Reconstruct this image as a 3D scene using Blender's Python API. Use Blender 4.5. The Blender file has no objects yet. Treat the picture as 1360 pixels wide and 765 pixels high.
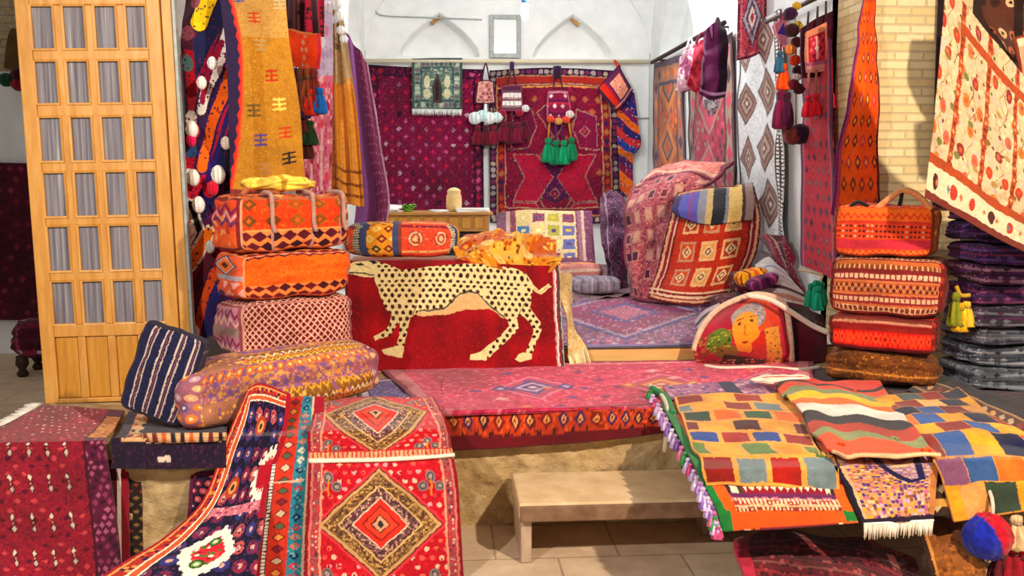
import bpy, math, random
import numpy as np
from mathutils import Vector, Matrix
random.seed(7)
SC = bpy.context.scene
COL = SC.collection
IW, IH, FL = 1360.0, 765.0, 1250.0
EYE = np.array([0.0, 0.0, 1.88])
YAW = math.atan(90 / 1250.0)
PITCH = math.atan(147.5 / 1250.0)
FWD = np.array([math.sin(YAW) * math.cos(PITCH), math.cos(YAW) * math.cos(PITCH), -math.sin(PITCH)])
RGT = np.array([math.cos(YAW), -math.sin(YAW), 0.0])
UPV = np.cross(RGT, FWD)
ZP, ZU = 0.63, 0.73          # heights of the front platform and of the room floor

def ray(px, py):
    return FWD + RGT * ((px - IW / 2) / FL) - UPV * ((py - IH / 2) / FL)
def PY(px, py, Y):
    r = ray(px, py); return EYE + r * ((Y - EYE[1]) / r[1])
def PZ(px, py, z):
    r = ray(px, py); return EYE + r * ((z - EYE[2]) / r[2])
def PX(px, py, X):
    r = ray(px, py); return EYE + r * ((X - EYE[0]) / r[0])
def proj(p):
    v = np.asarray(p) - EYE; z = v @ FWD
    return np.array([IW / 2 + FL * (v @ RGT) / z, IH / 2 - FL * (v @ UPV) / z])
def ry(Y, *pts): return [PY(a, b, Y) for a, b in pts]
def rz(z, *pts): return [PZ(a, b, z) for a, b in pts]
def rx(X, *pts): return [PX(a, b, X) for a, b in pts]
def V(*a): return np.array(a, float)

# ------------------------------------------------------------ colour
_hx = {}
def hx(s):
    if not isinstance(s, str): return np.asarray(s, float)
    if s not in _hx:
        s2 = s.lstrip('#')
        if len(s2) == 3: s2 = ''.join(ch * 2 for ch in s2)
        _hx[s] = np.array([int(s2[i:i + 2], 16) / 255 for i in (0, 2, 4)])
    return _hx[s]
def lin(c):
    c = np.clip(c, 0, 1)
    return np.where(c <= 0.04045, c / 12.92, ((c + 0.055) / 1.055) ** 2.4)
def dye(c):
    """wool dyes: a little deeper and stronger than the swatch"""
    c = np.clip(c, 0, 1); m = c.mean(-1, keepdims=True); c = m + (c - m) * 1.12
    return lin(np.clip(c, 0, 1) ** 1.1)
def rgba(s):
    return tuple(lin(hx(s))) + (1.0,)
def hsh(i, j, k=0.0):
    v = np.sin(np.asarray(i, float) * 127.1 + np.asarray(j, float) * 311.7 + k * 74.7) * 43758.5453
    return v - np.floor(v)
def snoise(x, y, k=0.0):
    xi, yi = np.floor(x), np.floor(y); fx, fy = x - xi, y - yi
    fx = fx * fx * (3 - 2 * fx); fy = fy * fy * (3 - 2 * fy)
    a = hsh(xi, yi, k); b = hsh(xi + 1, yi, k); c = hsh(xi, yi + 1, k); d = hsh(xi + 1, yi + 1, k)
    return (a * (1 - fx) + b * fx) * (1 - fy) + (c * (1 - fx) + d * fx) * fy
def tri(t):
    t = t - np.floor(t); return 1 - np.abs(2 * t - 1)

# ------------------------------------------------------------ woven-pattern canvas
class Cv:
    def __init__(s, U, Vv, w, h, wob=1.0):
        s.x = U * w; s.y = Vv * h
        if wob:         # hand-woven lines are never quite straight
            a = wob * min(w, h); s.x = s.x + a * (.012 * (snoise(U * 5, Vv * 6, 21) - .5) + .009 * (snoise(U * 40 * w / min(w, h), Vv * 40 * h / min(w, h), 22) - .5)); s.y = s.y + a * (.012 * (snoise(U * 5, Vv * 6, 23) - .5) + .009 * (snoise(U * 40 * w / min(w, h), Vv * 40 * h / min(w, h), 24) - .5))
            s.x = np.clip(s.x, 0, w); s.y = np.clip(s.y, 0, h)
        s.w, s.h = float(w), float(h)
        s.c = np.zeros(U.shape + (3,)); s.full = np.ones(U.shape, bool)
    def put(s, m, c): s.c[m] = hx(c)
    def fill(s, c): s.c[...] = hx(c)
    def R(s, x0, y0, x1, y1): return (s.x >= x0) & (s.x <= x1) & (s.y >= y0) & (s.y <= y1)
    def rect(s, x0, y0, x1, y1, c): s.put(s.R(x0, y0, x1, y1), c)
    def edge(s): return np.minimum(np.minimum(s.x, s.w - s.x), np.minimum(s.y, s.h - s.y))
    def frame(s, i0, i1, c): e = s.edge(); s.put((e >= i0) & (e < i1), c)
    def D(s, cx, cy, rx, ry): return np.abs(s.x - cx) / rx + np.abs(s.y - cy) / ry
    def dia(s, cx, cy, rx, ry, c): s.put(s.D(cx, cy, rx, ry) < 1, c)
    def dias(s, cx, cy, rx, ry, steps):
        d = s.D(cx, cy, rx, ry)
        for f, c in steps: s.put(d < f, c)
    def ell(s, cx, cy, rx, ry, c): s.put(((s.x - cx) / rx) ** 2 + ((s.y - cy) / ry) ** 2 < 1, c)
    def ells(s, cx, cy, rx, ry, steps):
        d = np.sqrt(((s.x - cx) / rx) ** 2 + ((s.y - cy) / ry) ** 2)
        for f, c in steps: s.put(d < f, c)
    def P(s, pts):
        m = np.zeros(s.x.shape, bool); n = len(pts)
        for i in range(n):
            x0, y0 = pts[i]; x1, y1 = pts[(i + 1) % n]
            if y0 == y1: continue
            k = ((y0 > s.y) != (y1 > s.y)) & (s.x < (x1 - x0) * (s.y - y0) / (y1 - y0) + x0)
            m ^= k
        return m
    def poly(s, pts, c): s.put(s.P(pts), c)
    def line(s, pts, th, c):
        for (x0, y0), (x1, y1) in zip(pts, pts[1:]):
            dx, dy = x1 - x0, y1 - y0; L = dx * dx + dy * dy + 1e-9
            t = np.clip(((s.x - x0) * dx + (s.y - y0) * dy) / L, 0, 1)
            s.put((s.x - x0 - t * dx) ** 2 + (s.y - y0 - t * dy) ** 2 < th * th / 4, c)
    def hs(s, *bands):
        """horizontal stripes: (y0,y1,colour)"""
        for a, b, c in bands: s.put((s.y >= a) & (s.y < b), c)
    def vs(s, *bands):
        for a, b, c in bands: s.put((s.x >= a) & (s.x < b), c)
    def zig(s, y, amp, per, th, c, m=None, ph=0):
        k = np.abs(s.y - (y + amp * (tri(s.x / per + ph) - .5))) < th / 2
        s.put(k if m is None else k & m, c)
    def zigv(s, x, amp, per, th, c, m=None, ph=0):
        k = np.abs(s.x - (x + amp * (tri(s.y / per + ph) - .5))) < th / 2
        s.put(k if m is None else k & m, c)
    def grid(s, px, py, rx, ry, cols, m=None, off=.5, shape='d', p=1.0, k=0, ox=0, oy=0, rim=None, core=None):
        """repeat of small motifs (diamonds d, ovals o, blocks b) over the cells of a lattice"""
        j = np.floor((s.y - oy) / py); xx = s.x - ox + off * px * np.mod(j, 2)
        i = np.floor(xx / px)
        dx = np.abs(xx - (i + .5) * px) / rx; dy = np.abs(s.y - oy - (j + .5) * py) / ry
        d = dx + dy if shape == 'd' else (np.sqrt(dx * dx + dy * dy) if shape == 'o' else np.maximum(dx, dy))
        r = hsh(i, j, k); on = hsh(i, j, k + 5.3) < p
        if m is not None: on &= m
        n = len(cols); q = np.minimum((r * n).astype(int), n - 1)
        for a in range(n):
            s.put((d < 1) & on & (q == a), cols[a])
        if rim: s.put((d < 1) & (d > .72) & on, rim)
        if core: s.put((d < .38) & on, core)
    def fmotif(s, i0, i1, per, cols, rim=None, core=None, shape='d', k=0, fx=.8):
        """motifs running round the frame band between the insets i0..i1"""
        e = s.edge(); side = np.minimum(s.x, s.w - s.x) <= np.minimum(s.y, s.h - s.y)
        t = np.where(side, s.y, s.x); i = np.floor(t / per)
        dx = np.abs(t - (i + .5) * per) / (per * .5 * fx); dy = np.abs(e - (i0 + i1) / 2) / ((i1 - i0) / 2 * .9)
        d = dx + dy if shape == 'd' else np.sqrt(dx * dx + dy * dy)
        r = hsh(i, np.where(side, 1, 0) + (s.x > s.w / 2) * 2 + (s.y > s.h / 2) * 4, k)
        n = len(cols); q = np.minimum((r * n).astype(int), n - 1)
        for a in range(n): s.put((d < 1) & (q == a), cols[a])
        if rim: s.put((d < 1) & (d > .7), rim)
        if core: s.put(d < .35, core)
    def speck(s, cell, cols, p, m=None, k=0, ay=1.0):
        i = np.floor(s.x / cell); j = np.floor(s.y / (cell * ay)); on = hsh(i, j, k) < p
        if m is not None: on &= m
        r = hsh(i, j, k + 9.1); n = len(cols); q = np.minimum((r * n).astype(int), n - 1)
        jx = .5 + .3 * (hsh(i, j, k + 2.2) - .5); jy = .5 + .3 * (hsh(i, j, k + 3.7) - .5); rr = .34 + .22 * hsh(i, j, k + 1.1)
        fx = (s.x / cell - i - jx); fy = (s.y / (cell * ay) - j - jy); on = on & (fx * fx + fy * fy < rr * rr * (1.25 if p > .7 else 1))
        for a in range(n): s.put(on & (q == a), cols[a])
    def mott(s, size, amt, k=0):
        """abrash: slow uneven dye over the wool"""
        n = snoise(s.x / size, s.y / size, k) - .5 + .5 * (snoise(s.x / size * 2.3, s.y / size * 2.3, k + 3) - .5)
        s.c *= (1 + amt * n)[..., None]
        s.c[...] = np.clip(s.c, 0, 1)
    def lat(s, per, th, c, m=None, ax=1.0):
        """diagonal lattice lines"""
        a = np.abs(((s.x * ax + s.y) / per) % 1 - .5) < th / per / 2; b = np.abs(((s.x * ax - s.y) / per) % 1 - .5) < th / per / 2
        k = a | b
        s.put(k if m is None else k & m, c)

def solid(c, mo=.12):
    def f(cv):
        cv.fill(c); cv.mott(cv.w / 5, mo)
    return f

# ------------------------------------------------------------ materials
MATS = {}
def nmat(name):
    m = bpy.data.materials.new(name); m.use_nodes = True
    nt = m.node_tree; b = nt.nodes['Principled BSDF']; MATS[name] = m
    return m, nt, b
def coord(nt, scale=(1, 1, 1), gen='Object'):
    tc = nt.nodes.new('ShaderNodeTexCoord'); mp = nt.nodes.new('ShaderNodeMapping')
    mp.inputs['Scale'].default_value = scale
    nt.links.new(tc.outputs[gen], mp.inputs['Vector']); return mp.outputs['Vector']
def noise(nt, vec, scale, detail=4, rough=.55):
    n = nt.nodes.new('ShaderNodeTexNoise'); n.inputs['Scale'].default_value = scale
    n.inputs['Detail'].default_value = detail; n.inputs['Roughness'].default_value = rough
    nt.links.new(vec, n.inputs['Vector']); return n.outputs['Fac']
def ramp(nt, fac, stops):
    r = nt.nodes.new('ShaderNodeValToRGB'); e = r.color_ramp.elements
    e[0].position, e[0].color = stops[0][0], rgba(stops[0][1]); e[1].position, e[1].color = stops[-1][0], rgba(stops[-1][1])
    for p, c in stops[1:-1]:
        x = e.new(p); x.color = rgba(c)
    nt.links.new(fac, r.inputs['Fac']); return r.outputs['Color']
def bump(nt, b, h, strength, dist=.01):
    n = nt.nodes.new('ShaderNodeBump'); n.inputs['Strength'].default_value = strength; n.inputs['Distance'].default_value = dist
    nt.links.new(h, n.inputs['Height']); nt.links.new(n.outputs['Normal'], b.inputs['Normal'])
def mixc(nt, fac, a, bb, mode='MIX'):
    m = nt.nodes.new('ShaderNodeMix'); m.data_type = 'RGBA'; m.blend_type = mode
    for sock, v in ((m.inputs[0], fac), (m.inputs[6], a), (m.inputs[7], bb)):
        if hasattr(v, 'default_value'): nt.links.new(v, sock)
        else: sock.default_value = v
    return m.outputs[2]

def woven(name, rough=.9, yarn=260, bs=.5, var=.28, sheen=.15):
    m, nt, b = nmat(name)
    at = nt.nodes.new('ShaderNodeAttribute'); at.attribute_name = 'Col'
    v = coord(nt); n1 = noise(nt, v, yarn, 2); n2 = noise(nt, v, yarn / 7, 3)
    mx = nt.nodes.new('ShaderNodeMath'); mx.operation = 'ADD'; nt.links.new(n1, mx.inputs[0]); nt.links.new(n2, mx.inputs[1])
    g = nt.nodes.new('ShaderNodeMapRange'); g.inputs['From Min'].default_value = .6; g.inputs['From Max'].default_value = 1.4
    g.inputs['To Min'].default_value = 1 - var; g.inputs['To Max'].default_value = 1 + var * .7
    nt.links.new(mx.outputs[0], g.inputs['Value'])
    hs = nt.nodes.new('ShaderNodeVectorMath'); hs.operation = 'SCALE'
    nt.links.new(at.outputs['Color'], hs.inputs[0]); nt.links.new(g.outputs['Result'], hs.inputs['Scale'])
    nt.links.new(hs.outputs['Vector'], b.inputs['Base Color'])
    b.inputs['Roughness'].default_value = rough
    b.inputs['Sheen Weight'].default_value = sheen; b.inputs['Specular IOR Level'].default_value = .2
    bump(nt, b, mx.outputs[0], bs, .006)
    return m
woven('wool'); woven('flatweave', yarn=180, bs=.35, sheen=.05); woven('velvet', rough=.7, bs=.25, sheen=.4)

def plain(name, c1, c2, scale=8, rough=.7, bs=.2, metal=0, stretch=(1, 1, 1), det=5, spec=.3, bd=.01):
    m, nt, b = nmat(name); v = coord(nt, stretch); n = noise(nt, v, scale, det)
    nt.links.new(ramp(nt, n, [(.3, c1), (.7, c2)]), b.inputs['Base Color'])
    b.inputs['Roughness'].default_value = rough; b.inputs['Metallic'].default_value = metal; b.inputs['Specular IOR Level'].default_value = spec
    if bs: bump(nt, b, n, bs, bd)
    return m
plain('plaster', '#dfe2e1', '#eceeed', 5, .85, .25, bd=.02)
plain('pier_plaster', '#8d8a90', '#aaa7a6', 5, .85, .25)
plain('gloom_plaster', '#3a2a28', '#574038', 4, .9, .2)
plain('white_metal', '#dcdcd8', '#f0f0ee', 20, .4, 0)
plain('grey_metal', '#8b9190', '#a9b0ae', 20, .4, .05)
plain('dark_metal', '#3c342f', '#54483e', 20, .5, .05, metal=.3)
plain('white_paper', '#dfe6ee', '#f4f6fa', 8, .7, .05)
plain('clay', '#d8b06a', '#eed9a0', 10, .6, .1)
plain('leaf', '#4d9a2c', '#86cf4a', 15, .6, .1)
plain('blue_plastic', '#3a6fae', '#5a90cc', 10, .4, 0)
plain('white_rope', '#e6d3bd', '#f5ead9', 120, .9, .6)
plain('dark_wood', '#1d120c', '#3a2416', 14, .6, .2, stretch=(1, 1, .15))

def wood(name, cols, sx=(7, 7, .9), rough=.45):
    m, nt, b = nmat(name); v = coord(nt, sx)
    n = noise(nt, v, 5, 8, .65); v2 = coord(nt, (1, 1, 1)); n2 = noise(nt, v2, 3, 3)
    c = ramp(nt, n, [(.28, cols[0]), (.5, cols[1]), (.72, cols[2])])
    c2 = mixc(nt, n2, c, rgba(cols[1])); nt.links.new(c2, b.inputs['Base Color'])
    b.inputs['Roughness'].default_value = rough; bump(nt, b, n, .15, .004)
wood('pine', ['#9c5d18', '#cb9040', '#dfb06a'])
wood('pine_panel', ['#94590f', '#c4872c', '#d9a553'], (9, 9, .7))
wood('table_wood', ['#7a4a1c', '#b07a35', '#cf9d55'], (.9, 7, 7))
wood('plank_wood', ['#c08a44', '#e3b56c', '#f0cd8c'], (.6, 7, 7))
wood('bench_wood', ['#2a180e', '#4a2c18', '#5d3a20'], (.9, 7, 7))

# rough stone of the platform
m, nt, b = nmat('rough_stone'); v = coord(nt)
n = noise(nt, v, 7, 10, .68); n2 = noise(nt, v, 2.2, 3)
c = mixc(nt, n2, ramp(nt, n, [(.25, '#8b6a3c'), (.5, '#c19a5e'), (.75, '#dcbf88')]), ramp(nt, n, [(.25, '#94805e'), (.5, '#b9a27c'), (.75, '#d9c7a2')]))
nt.links.new(c, b.inputs['Base Color']); b.inputs['Roughness'].default_value = .9; bump(nt, b, n, .9, .04)
# dressed stone of the step
plain('step_stone', '#c9a67a', '#e0c299', 9, .75, .2)
plain('step_edge', '#a58a74', '#bda48c', 14, .8, .3)
plain('step_shade', '#6a4c38', '#8a6a50', 14, .8, .3)  # shade of the step's front, put into a darker stone colour
# paving
m, nt, b = nmat('paving'); v = coord(nt)
bt = nt.nodes.new('ShaderNodeTexBrick'); bt.inputs['Scale'].default_value = 1.0
bt.inputs['Brick Width'].default_value = .62; bt.inputs['Row Height'].default_value = .48; bt.inputs['Mortar Size'].default_value = .006
bt.inputs['Color1'].default_value = rgba('#c9a98a'); bt.inputs['Color2'].default_value = rgba('#d8bda0'); bt.inputs['Mortar'].default_value = rgba('#5c4a3c')
nt.links.new(v, bt.inputs['Vector']); n = noise(nt, v, 6, 8, .65)
nt.links.new(mixc(nt, .55, bt.outputs['Color'], ramp(nt, n, [(.3, '#a2886e'), (.7, '#dcc5a8')])), b.inputs['Base Color'])
b.inputs['Roughness'].default_value = .6; bump(nt, b, n, .3, .01)
# brick
def brick(name, c1, c2, mo, bw=.2, rh=.058, rot=None):
    m, nt, b = nmat(name); v = coord(nt)
    mp = nt.nodes.new('ShaderNodeMapping')
    sx = nt.nodes.new('ShaderNodeSeparateXYZ'); cx = nt.nodes.new('ShaderNodeCombineXYZ'); ad = nt.nodes.new('ShaderNodeMath')
    nt.links.new(v, sx.inputs[0]); nt.links.new(sx.outputs[0], ad.inputs[0]); nt.links.new(sx.outputs[1], ad.inputs[1])
    nt.links.new(ad.outputs[0], cx.inputs[0]); nt.links.new(sx.outputs[2], cx.inputs[1])
    bt = nt.nodes.new('ShaderNodeTexBrick'); bt.inputs['Scale'].default_value = 1
    bt.inputs['Brick Width'].default_value = bw; bt.inputs['Row Height'].default_value = rh; bt.inputs['Mortar Size'].default_value = .008
    bt.inputs['Mortar Smooth'].default_value = .3
    bt.inputs['Color1'].default_value = rgba(c1); bt.inputs['Color2'].default_value = rgba(c2); bt.inputs['Mortar'].default_value = rgba(mo)
    nt.links.new(cx.outputs[0], bt.inputs['Vector']); n = noise(nt, v, 25, 6)
    nt.links.new(mixc(nt, .25, bt.outputs['Color'], ramp(nt, n, [(.3, c1), (.7, '#f4e3b8')])), b.inputs['Base Color'])
    b.inputs['Roughness'].default_value = .85
    iv = nt.nodes.new('ShaderNodeMath'); iv.operation = 'SUBTRACT'; iv.inputs[0].default_value = 1; nt.links.new(bt.outputs['Fac'], iv.inputs[1])
    bump(nt, b, iv.outputs[0], .6, .012)
brick('pier_brick', '#dcbd7e', '#f0daa6', '#c2ab82')
brick('street_brick', '#8f7c5a', '#a08c68', '#6f6450', .26, .08)
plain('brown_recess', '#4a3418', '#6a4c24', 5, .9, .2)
plain('rod_wood', '#c9bda0', '#e0d6bc', 12, .6, .1, stretch=(.2, 2, 2))
# frosted door glass: pale streaks, dull reflections
m, nt, b = nmat('door_glass'); v = coord(nt, (38, 38, .8)); n = noise(nt, v, 1.6, 3)
nt.links.new(ramp(nt, n, [(.3, '#615c64'), (.5, '#858089'), (.64, '#98959b'), (.72, '#cbc0b2')]), b.inputs['Base Color'])
b.inputs['Roughness'].default_value = .12; b.inputs['Transmission Weight'].default_value = .12; b.inputs['Specular IOR Level'].default_value = .6
m, nt, b = nmat('lamp_glow'); b.inputs['Emission Color'].default_value = (1, 1, 1, 1); b.inputs['Emission Strength'].default_value = 12
m, nt, b = nmat('mirror_glass'); b.inputs['Base Color'].default_value = rgba('#e8edec'); b.inputs['Roughness'].default_value = .15

# ------------------------------------------------------------ mesh building
def wloc(o):
    v = np.zeros(3)
    while o is not None:
        v = v + np.array(o.location); o = o.parent
    return v
def tag(o, label=None, cat=None, group=None, kind=None):
    if label: o['label'] = label
    if cat: o['category'] = cat
    if group: o['group'] = group
    if kind: o['kind'] = kind
    return o
def mk(name, verts, faces, mat, parent=None, cols=None, corner=None, smooth=True, origin=None, label=None, cat=None, group=None, kind=None):
    """one mesh object; faces: (n,4) array of quads or a list of tuples; the origin sits at the thing's base"""
    verts = np.asarray(verts, float)
    if origin is None:
        origin = wloc(parent) if parent is not None else V((verts[:, 0].min() + verts[:, 0].max()) / 2, (verts[:, 1].min() + verts[:, 1].max()) / 2, verts[:, 2].min())
    loc = origin - (wloc(parent) if parent is not None else 0)
    me = bpy.data.meshes.new(name)
    if isinstance(faces, np.ndarray):
        nf = len(faces); me.vertices.add(len(verts)); me.vertices.foreach_set('co', (verts - origin).astype(np.float32).ravel())
        me.loops.add(nf * 4); me.polygons.add(nf)
        me.polygons.foreach_set('loop_start', np.arange(0, nf * 4, 4, dtype=np.int32))
        me.loops.foreach_set('vertex_index', faces.astype(np.int32).ravel())
        me.update(calc_edges=True); me.validate()
    else:
        me.from_pydata([tuple(p) for p in verts - origin], [], [tuple(int(i) for i in f) for f in faces]); me.update()
    me.polygons.foreach_set('use_smooth', np.full(len(me.polygons), smooth, bool))
    if cols is not None:
        a = me.color_attributes.new('Col', 'FLOAT_COLOR', 'POINT')
        a.data.foreach_set('color', np.concatenate([dye(cols), np.ones((len(cols), 1))], 1).astype(np.float32).ravel())
    if corner is not None:
        a = me.color_attributes.new('Col', 'FLOAT_COLOR', 'CORNER')
        a.data.foreach_set('color', np.concatenate([dye(corner), np.ones((len(corner), 1))], 1).astype(np.float32).ravel())
    me.materials.append(MATS[mat])
    o = bpy.data.objects.new(name, me); o.location = loc
    if parent is not None: o.parent = parent
    COL.objects.link(o)
    return tag(o, label, cat, group, kind)
def empty(name, loc, label, cat, group=None, kind=None):
    o = bpy.data.objects.new(name, None); o.empty_display_size = .1; o.location = loc; COL.objects.link(o)
    return tag(o, label, cat, group, kind)

def crm(n, k):
    """Catmull-Rom weights from k control points to n samples"""
    W = np.zeros((n, k)); t = np.linspace(0, k - 1, n)
    for a, tt in enumerate(t):
        i = min(int(tt), k - 2); f = tt - i
        w = [-.5 * f + f * f - .5 * f ** 3, 1 - 2.5 * f * f + 1.5 * f ** 3, .5 * f + 2 * f * f - 1.5 * f ** 3, -.5 * f * f + .5 * f ** 3]
        for b in range(4):
            j = i - 1 + b
            if j < 0: W[a, 0] += 2 * w[b]; W[a, 1] -= w[b]
            elif j > k - 1: W[a, k - 1] += 2 * w[b]; W[a, k - 2] -= w[b]
            else: W[a, j] += w[b]
    return W
def spans(ctrl):
    """chord-length share of control rows, averaged"""
    d = np.linalg.norm(np.diff(ctrl, axis=0), axis=2).mean(1)
    return d
def resample(W_k, n, d):
    """spread n samples so that equal steps of v are equal lengths of cloth"""
    k = len(d) + 1; cum = np.concatenate([[0], np.cumsum(d)]); cum /= cum[-1]
    return np.interp(np.linspace(0, 1, n), cum, np.arange(k))
def crm_at(t, k):
    W = np.zeros((len(t), k))
    for a, tt in enumerate(t):
        i = min(int(tt), k - 2); f = tt - i
        w = [-.5 * f + f * f - .5 * f ** 3, 1 - 2.5 * f * f + 1.5 * f ** 3, .5 * f + 2 * f * f - 1.5 * f ** 3, -.5 * f * f + .5 * f ** 3]
        for b in range(4):
            j = i - 1 + b
            if j < 0: W[a, 0] += 2 * w[b]; W[a, 1] -= w[b]
            elif j > k - 1: W[a, k - 1] += 2 * w[b]; W[a, k - 2] -= w[b]
            else: W[a, j] += w[b]
    return W
def net(ctrl, q=1.0, uniform=False):
    ctrl = np.array(ctrl, float); kv, ku = ctrl.shape[:2]
    pj = np.array([[proj(p) for p in r] for r in ctrl])
    lu = np.linalg.norm(np.diff(pj, axis=1), axis=2).sum(1).max(); lv = np.linalg.norm(np.diff(pj, axis=0), axis=2).sum(0).max()
    nu = int(np.clip(lu * q * .95, 6, 420)); nv = int(np.clip(lv * q * .95, 6, 420))
    if uniform: tv = np.linspace(0, kv - 1, nv + 1); tu = np.linspace(0, ku - 1, nu + 1)
    else:
        tv = resample(None, nv + 1, np.linalg.norm(np.diff(ctrl, axis=0), axis=2).mean(1) + 1e-6)
        tu = resample(None, nu + 1, np.linalg.norm(np.diff(ctrl, axis=1), axis=2).mean(0) + 1e-6)
    A = crm_at(tv, kv); B = crm_at(tu, ku)
    return np.einsum('vi,ijc,uj->vuc', A, ctrl, B)
def gnormal(G):
    n = np.cross(np.gradient(G, axis=1), np.gradient(G, axis=0))
    return n / (np.linalg.norm(n, axis=2, keepdims=True) + 1e-12)
def sheet(name, G, cols, mat, th=.008, parent=None, face=None, **kw):
    """a grid of points thickened to a closed sheet with woven colours"""
    N = gnormal(G)
    ref = (EYE - G.reshape(-1, 3).mean(0)) if face is None else np.asarray(face, float)
    if (N.reshape(-1, 3) @ ref).sum() < 0:
        G = G[:, ::-1]; cols = cols[:, ::-1]; N = gnormal(G)
    nv, nu = G.shape[:2]; n = nv * nu
    v = np.concatenate([G.reshape(-1, 3), (G - N * th).reshape(-1, 3)]); c = np.concatenate([cols.reshape(-1, 3)] * 2)
    idx = np.arange(n).reshape(nv, nu)
    q = np.stack([idx[:-1, :-1], idx[1:, :-1], idx[1:, 1:], idx[:-1, 1:]], -1).reshape(-1, 4)
    test = np.cross(v[q[0, 1]] - v[q[0, 0]], v[q[0, 2]] - v[q[0, 0]])
    qb = q[:, ::-1] + n
    loop = np.concatenate([idx[0, :], idx[1:, -1], idx[-1, -2::-1], idx[-2:0:-1, 0]])
    l2 = np.roll(loop, -1); rim = np.stack([loop, l2, l2 + n, loop + n], -1)
    return mk(name, v, np.concatenate([q, qb, rim]), mat, parent, cols=c, **kw)
def wrinkle(G, amp, freq, seed=0, pin=0.0):
    """soft folds along the normal"""
    N = gnormal(G); nv, nu = G.shape[:2]
    L = np.linalg.norm(G[0, -1] - G[0, 0]) + 1e-6; Hh = np.linalg.norm(G[-1, 0] - G[0, 0]) + 1e-6
    u = np.linspace(0, L * freq, nu)[None, :]; v = np.linspace(0, Hh * freq, nv)[:, None]
    u, v = u + 0 * v, v + 0 * u
    d = (snoise(u, v, seed) - .5) + .5 * (snoise(u * 2.1, v * 2.1, seed + 2) - .5)
    return G + N * (d * amp * 2)[..., None]
SOLIDS = {'block': (-3, -.02, 4.41, ZP), 'platform': (-.02, 4.6, 4.865, ZP), 'bench': (1.1, 3.34, 3.825, .61), 'chest': (-.8, 1.0, 6.28, 1.312)}
LANE = np.array([0.0, 0.0, 1.9])
def unclip(G, off, which):
    """cloth that would dip into a solid is pushed straight out, up and towards the middle of the lane, until it lies on its top or front"""
    d = LANE - G.reshape(-1, 3).mean(0); d /= np.linalg.norm(d)
    for nm in which:
        x0, x1, yf, zt = SOLIDS[nm]
        ins = (G[..., 0] > x0) & (G[..., 0] < x1) & (G[..., 1] > yf - off) & (G[..., 2] < zt + off)
        sy = (yf - off - G[..., 1]) / d[1]; sz = (zt + off - G[..., 2]) / d[2]
        t = np.where(ins, np.maximum(np.minimum(sy, sz), 0), 0.0)
        for _ in range(2):
            p = np.pad(t, 1, mode='edge'); sm = (p[:-2, 1:-1] + p[2:, 1:-1] + p[1:-1, :-2] + p[1:-1, 2:] + t) / 5; t = np.maximum(t, sm)
        G = G + d * t[..., None]
    return G
def cloth(name, ctrl, pat, w=None, h=None, mat='wool', th=.008, wr=None, q=1.0, parent=None, face=None, uniform=False, warp=None, on=None, off=.02, **kw):
    G = net(ctrl, q, uniform)
    if wr: G = wrinkle(G, *wr)
    if warp: G = warp(G)
    if on: G = unclip(G, off, on)
    nv, nu = G.shape[:2]
    U, Vv = np.meshgrid(np.linspace(0, 1, nu), np.linspace(0, 1, nv))
    if w is None: w = np.linalg.norm(np.diff(G[nv // 2], axis=0), axis=1).sum()
    if h is None: h = np.linalg.norm(np.diff(G[:, nu // 2], axis=0), axis=1).sum()
    cv = Cv(U, Vv, w, h); pat(cv)
    return sheet(name, G, cv.c, mat, th, parent, face, **kw)

def boxv(x0, x1, y0, y1, z0, z1):
    v = [(x, y, z) for z in (z0, z1) for y in (y0, y1) for x in (x0, x1)]
    f = [(0, 2, 3, 1), (4, 5, 7, 6), (0, 1, 5, 4), (2, 6, 7, 3), (0, 4, 6, 2), (1, 3, 7, 5)]
    return np.array(v, float), f
def box(name, x0, x1, y0, y1, z0, z1, mat, parent=None, bev=0.0, xf=None, **kw):
    v, f = boxv(x0, x1, y0, y1, z0, z1)
    if xf is not None: v = np.array([xf(p) for p in v])
    o = mk(name, v, f, mat, parent, smooth=False, **kw)
    if bev:
        md = o.modifiers.new('Bevel', 'BEVEL'); md.width = bev; md.segments = 2
    return o
def tubev(pts, r, seg=8, closed=False):
    pts = np.array(pts, float); n = len(pts); rr = np.full(n, r) if np.isscalar(r) else np.asarray(r, float)
    T = np.gradient(pts, axis=0); T /= np.linalg.norm(T, axis=1, keepdims=True) + 1e-12
    up = V(0, 0, 1) if abs(T[0][2]) < .9 else V(1, 0, 0)
    vs = []
    A = np.cross(T[0], up); A /= np.linalg.norm(A)
    for i in range(n):
        A = A - T[i] * (A @ T[i]); A /= np.linalg.norm(A) + 1e-12; B = np.cross(T[i], A)
        for k in range(seg):
            a = 2 * math.pi * k / seg; vs.append(pts[i] + rr[i] * (A * math.cos(a) + B * math.sin(a)))
    f = []
    for i in range(n - 1):
        for k in range(seg):
            k2 = (k + 1) % seg; f.append((i * seg + k, i * seg + k2, (i + 1) * seg + k2, (i + 1) * seg + k))
    f.append(tuple(range(seg - 1, -1, -1))); f.append(tuple((n - 1) * seg + k for k in range(seg)))
    return np.array(vs), f
def spline(pts, n=24):
    pts = np.array(pts, float); d = np.linalg.norm(np.diff(pts, axis=0), axis=1) + 1e-6
    return crm_at(resample(None, n, d), len(pts)) @ pts
def tube(name, pts, r, mat, parent=None, n=None, seg=8, color=None, **kw):
    p = spline(pts, n or max(8, len(pts) * 8)) if len(pts) > 2 else np.array(pts, float)
    v, f = tubev(p, r, seg)
    cols = None if color is None else np.tile(hx(color), (len(v), 1)) * (1 + .12 * (hsh(np.arange(len(v)), 3)[:, None] - .5))
    return mk(name, v, f, mat, parent, cols=cols, **kw)
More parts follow.
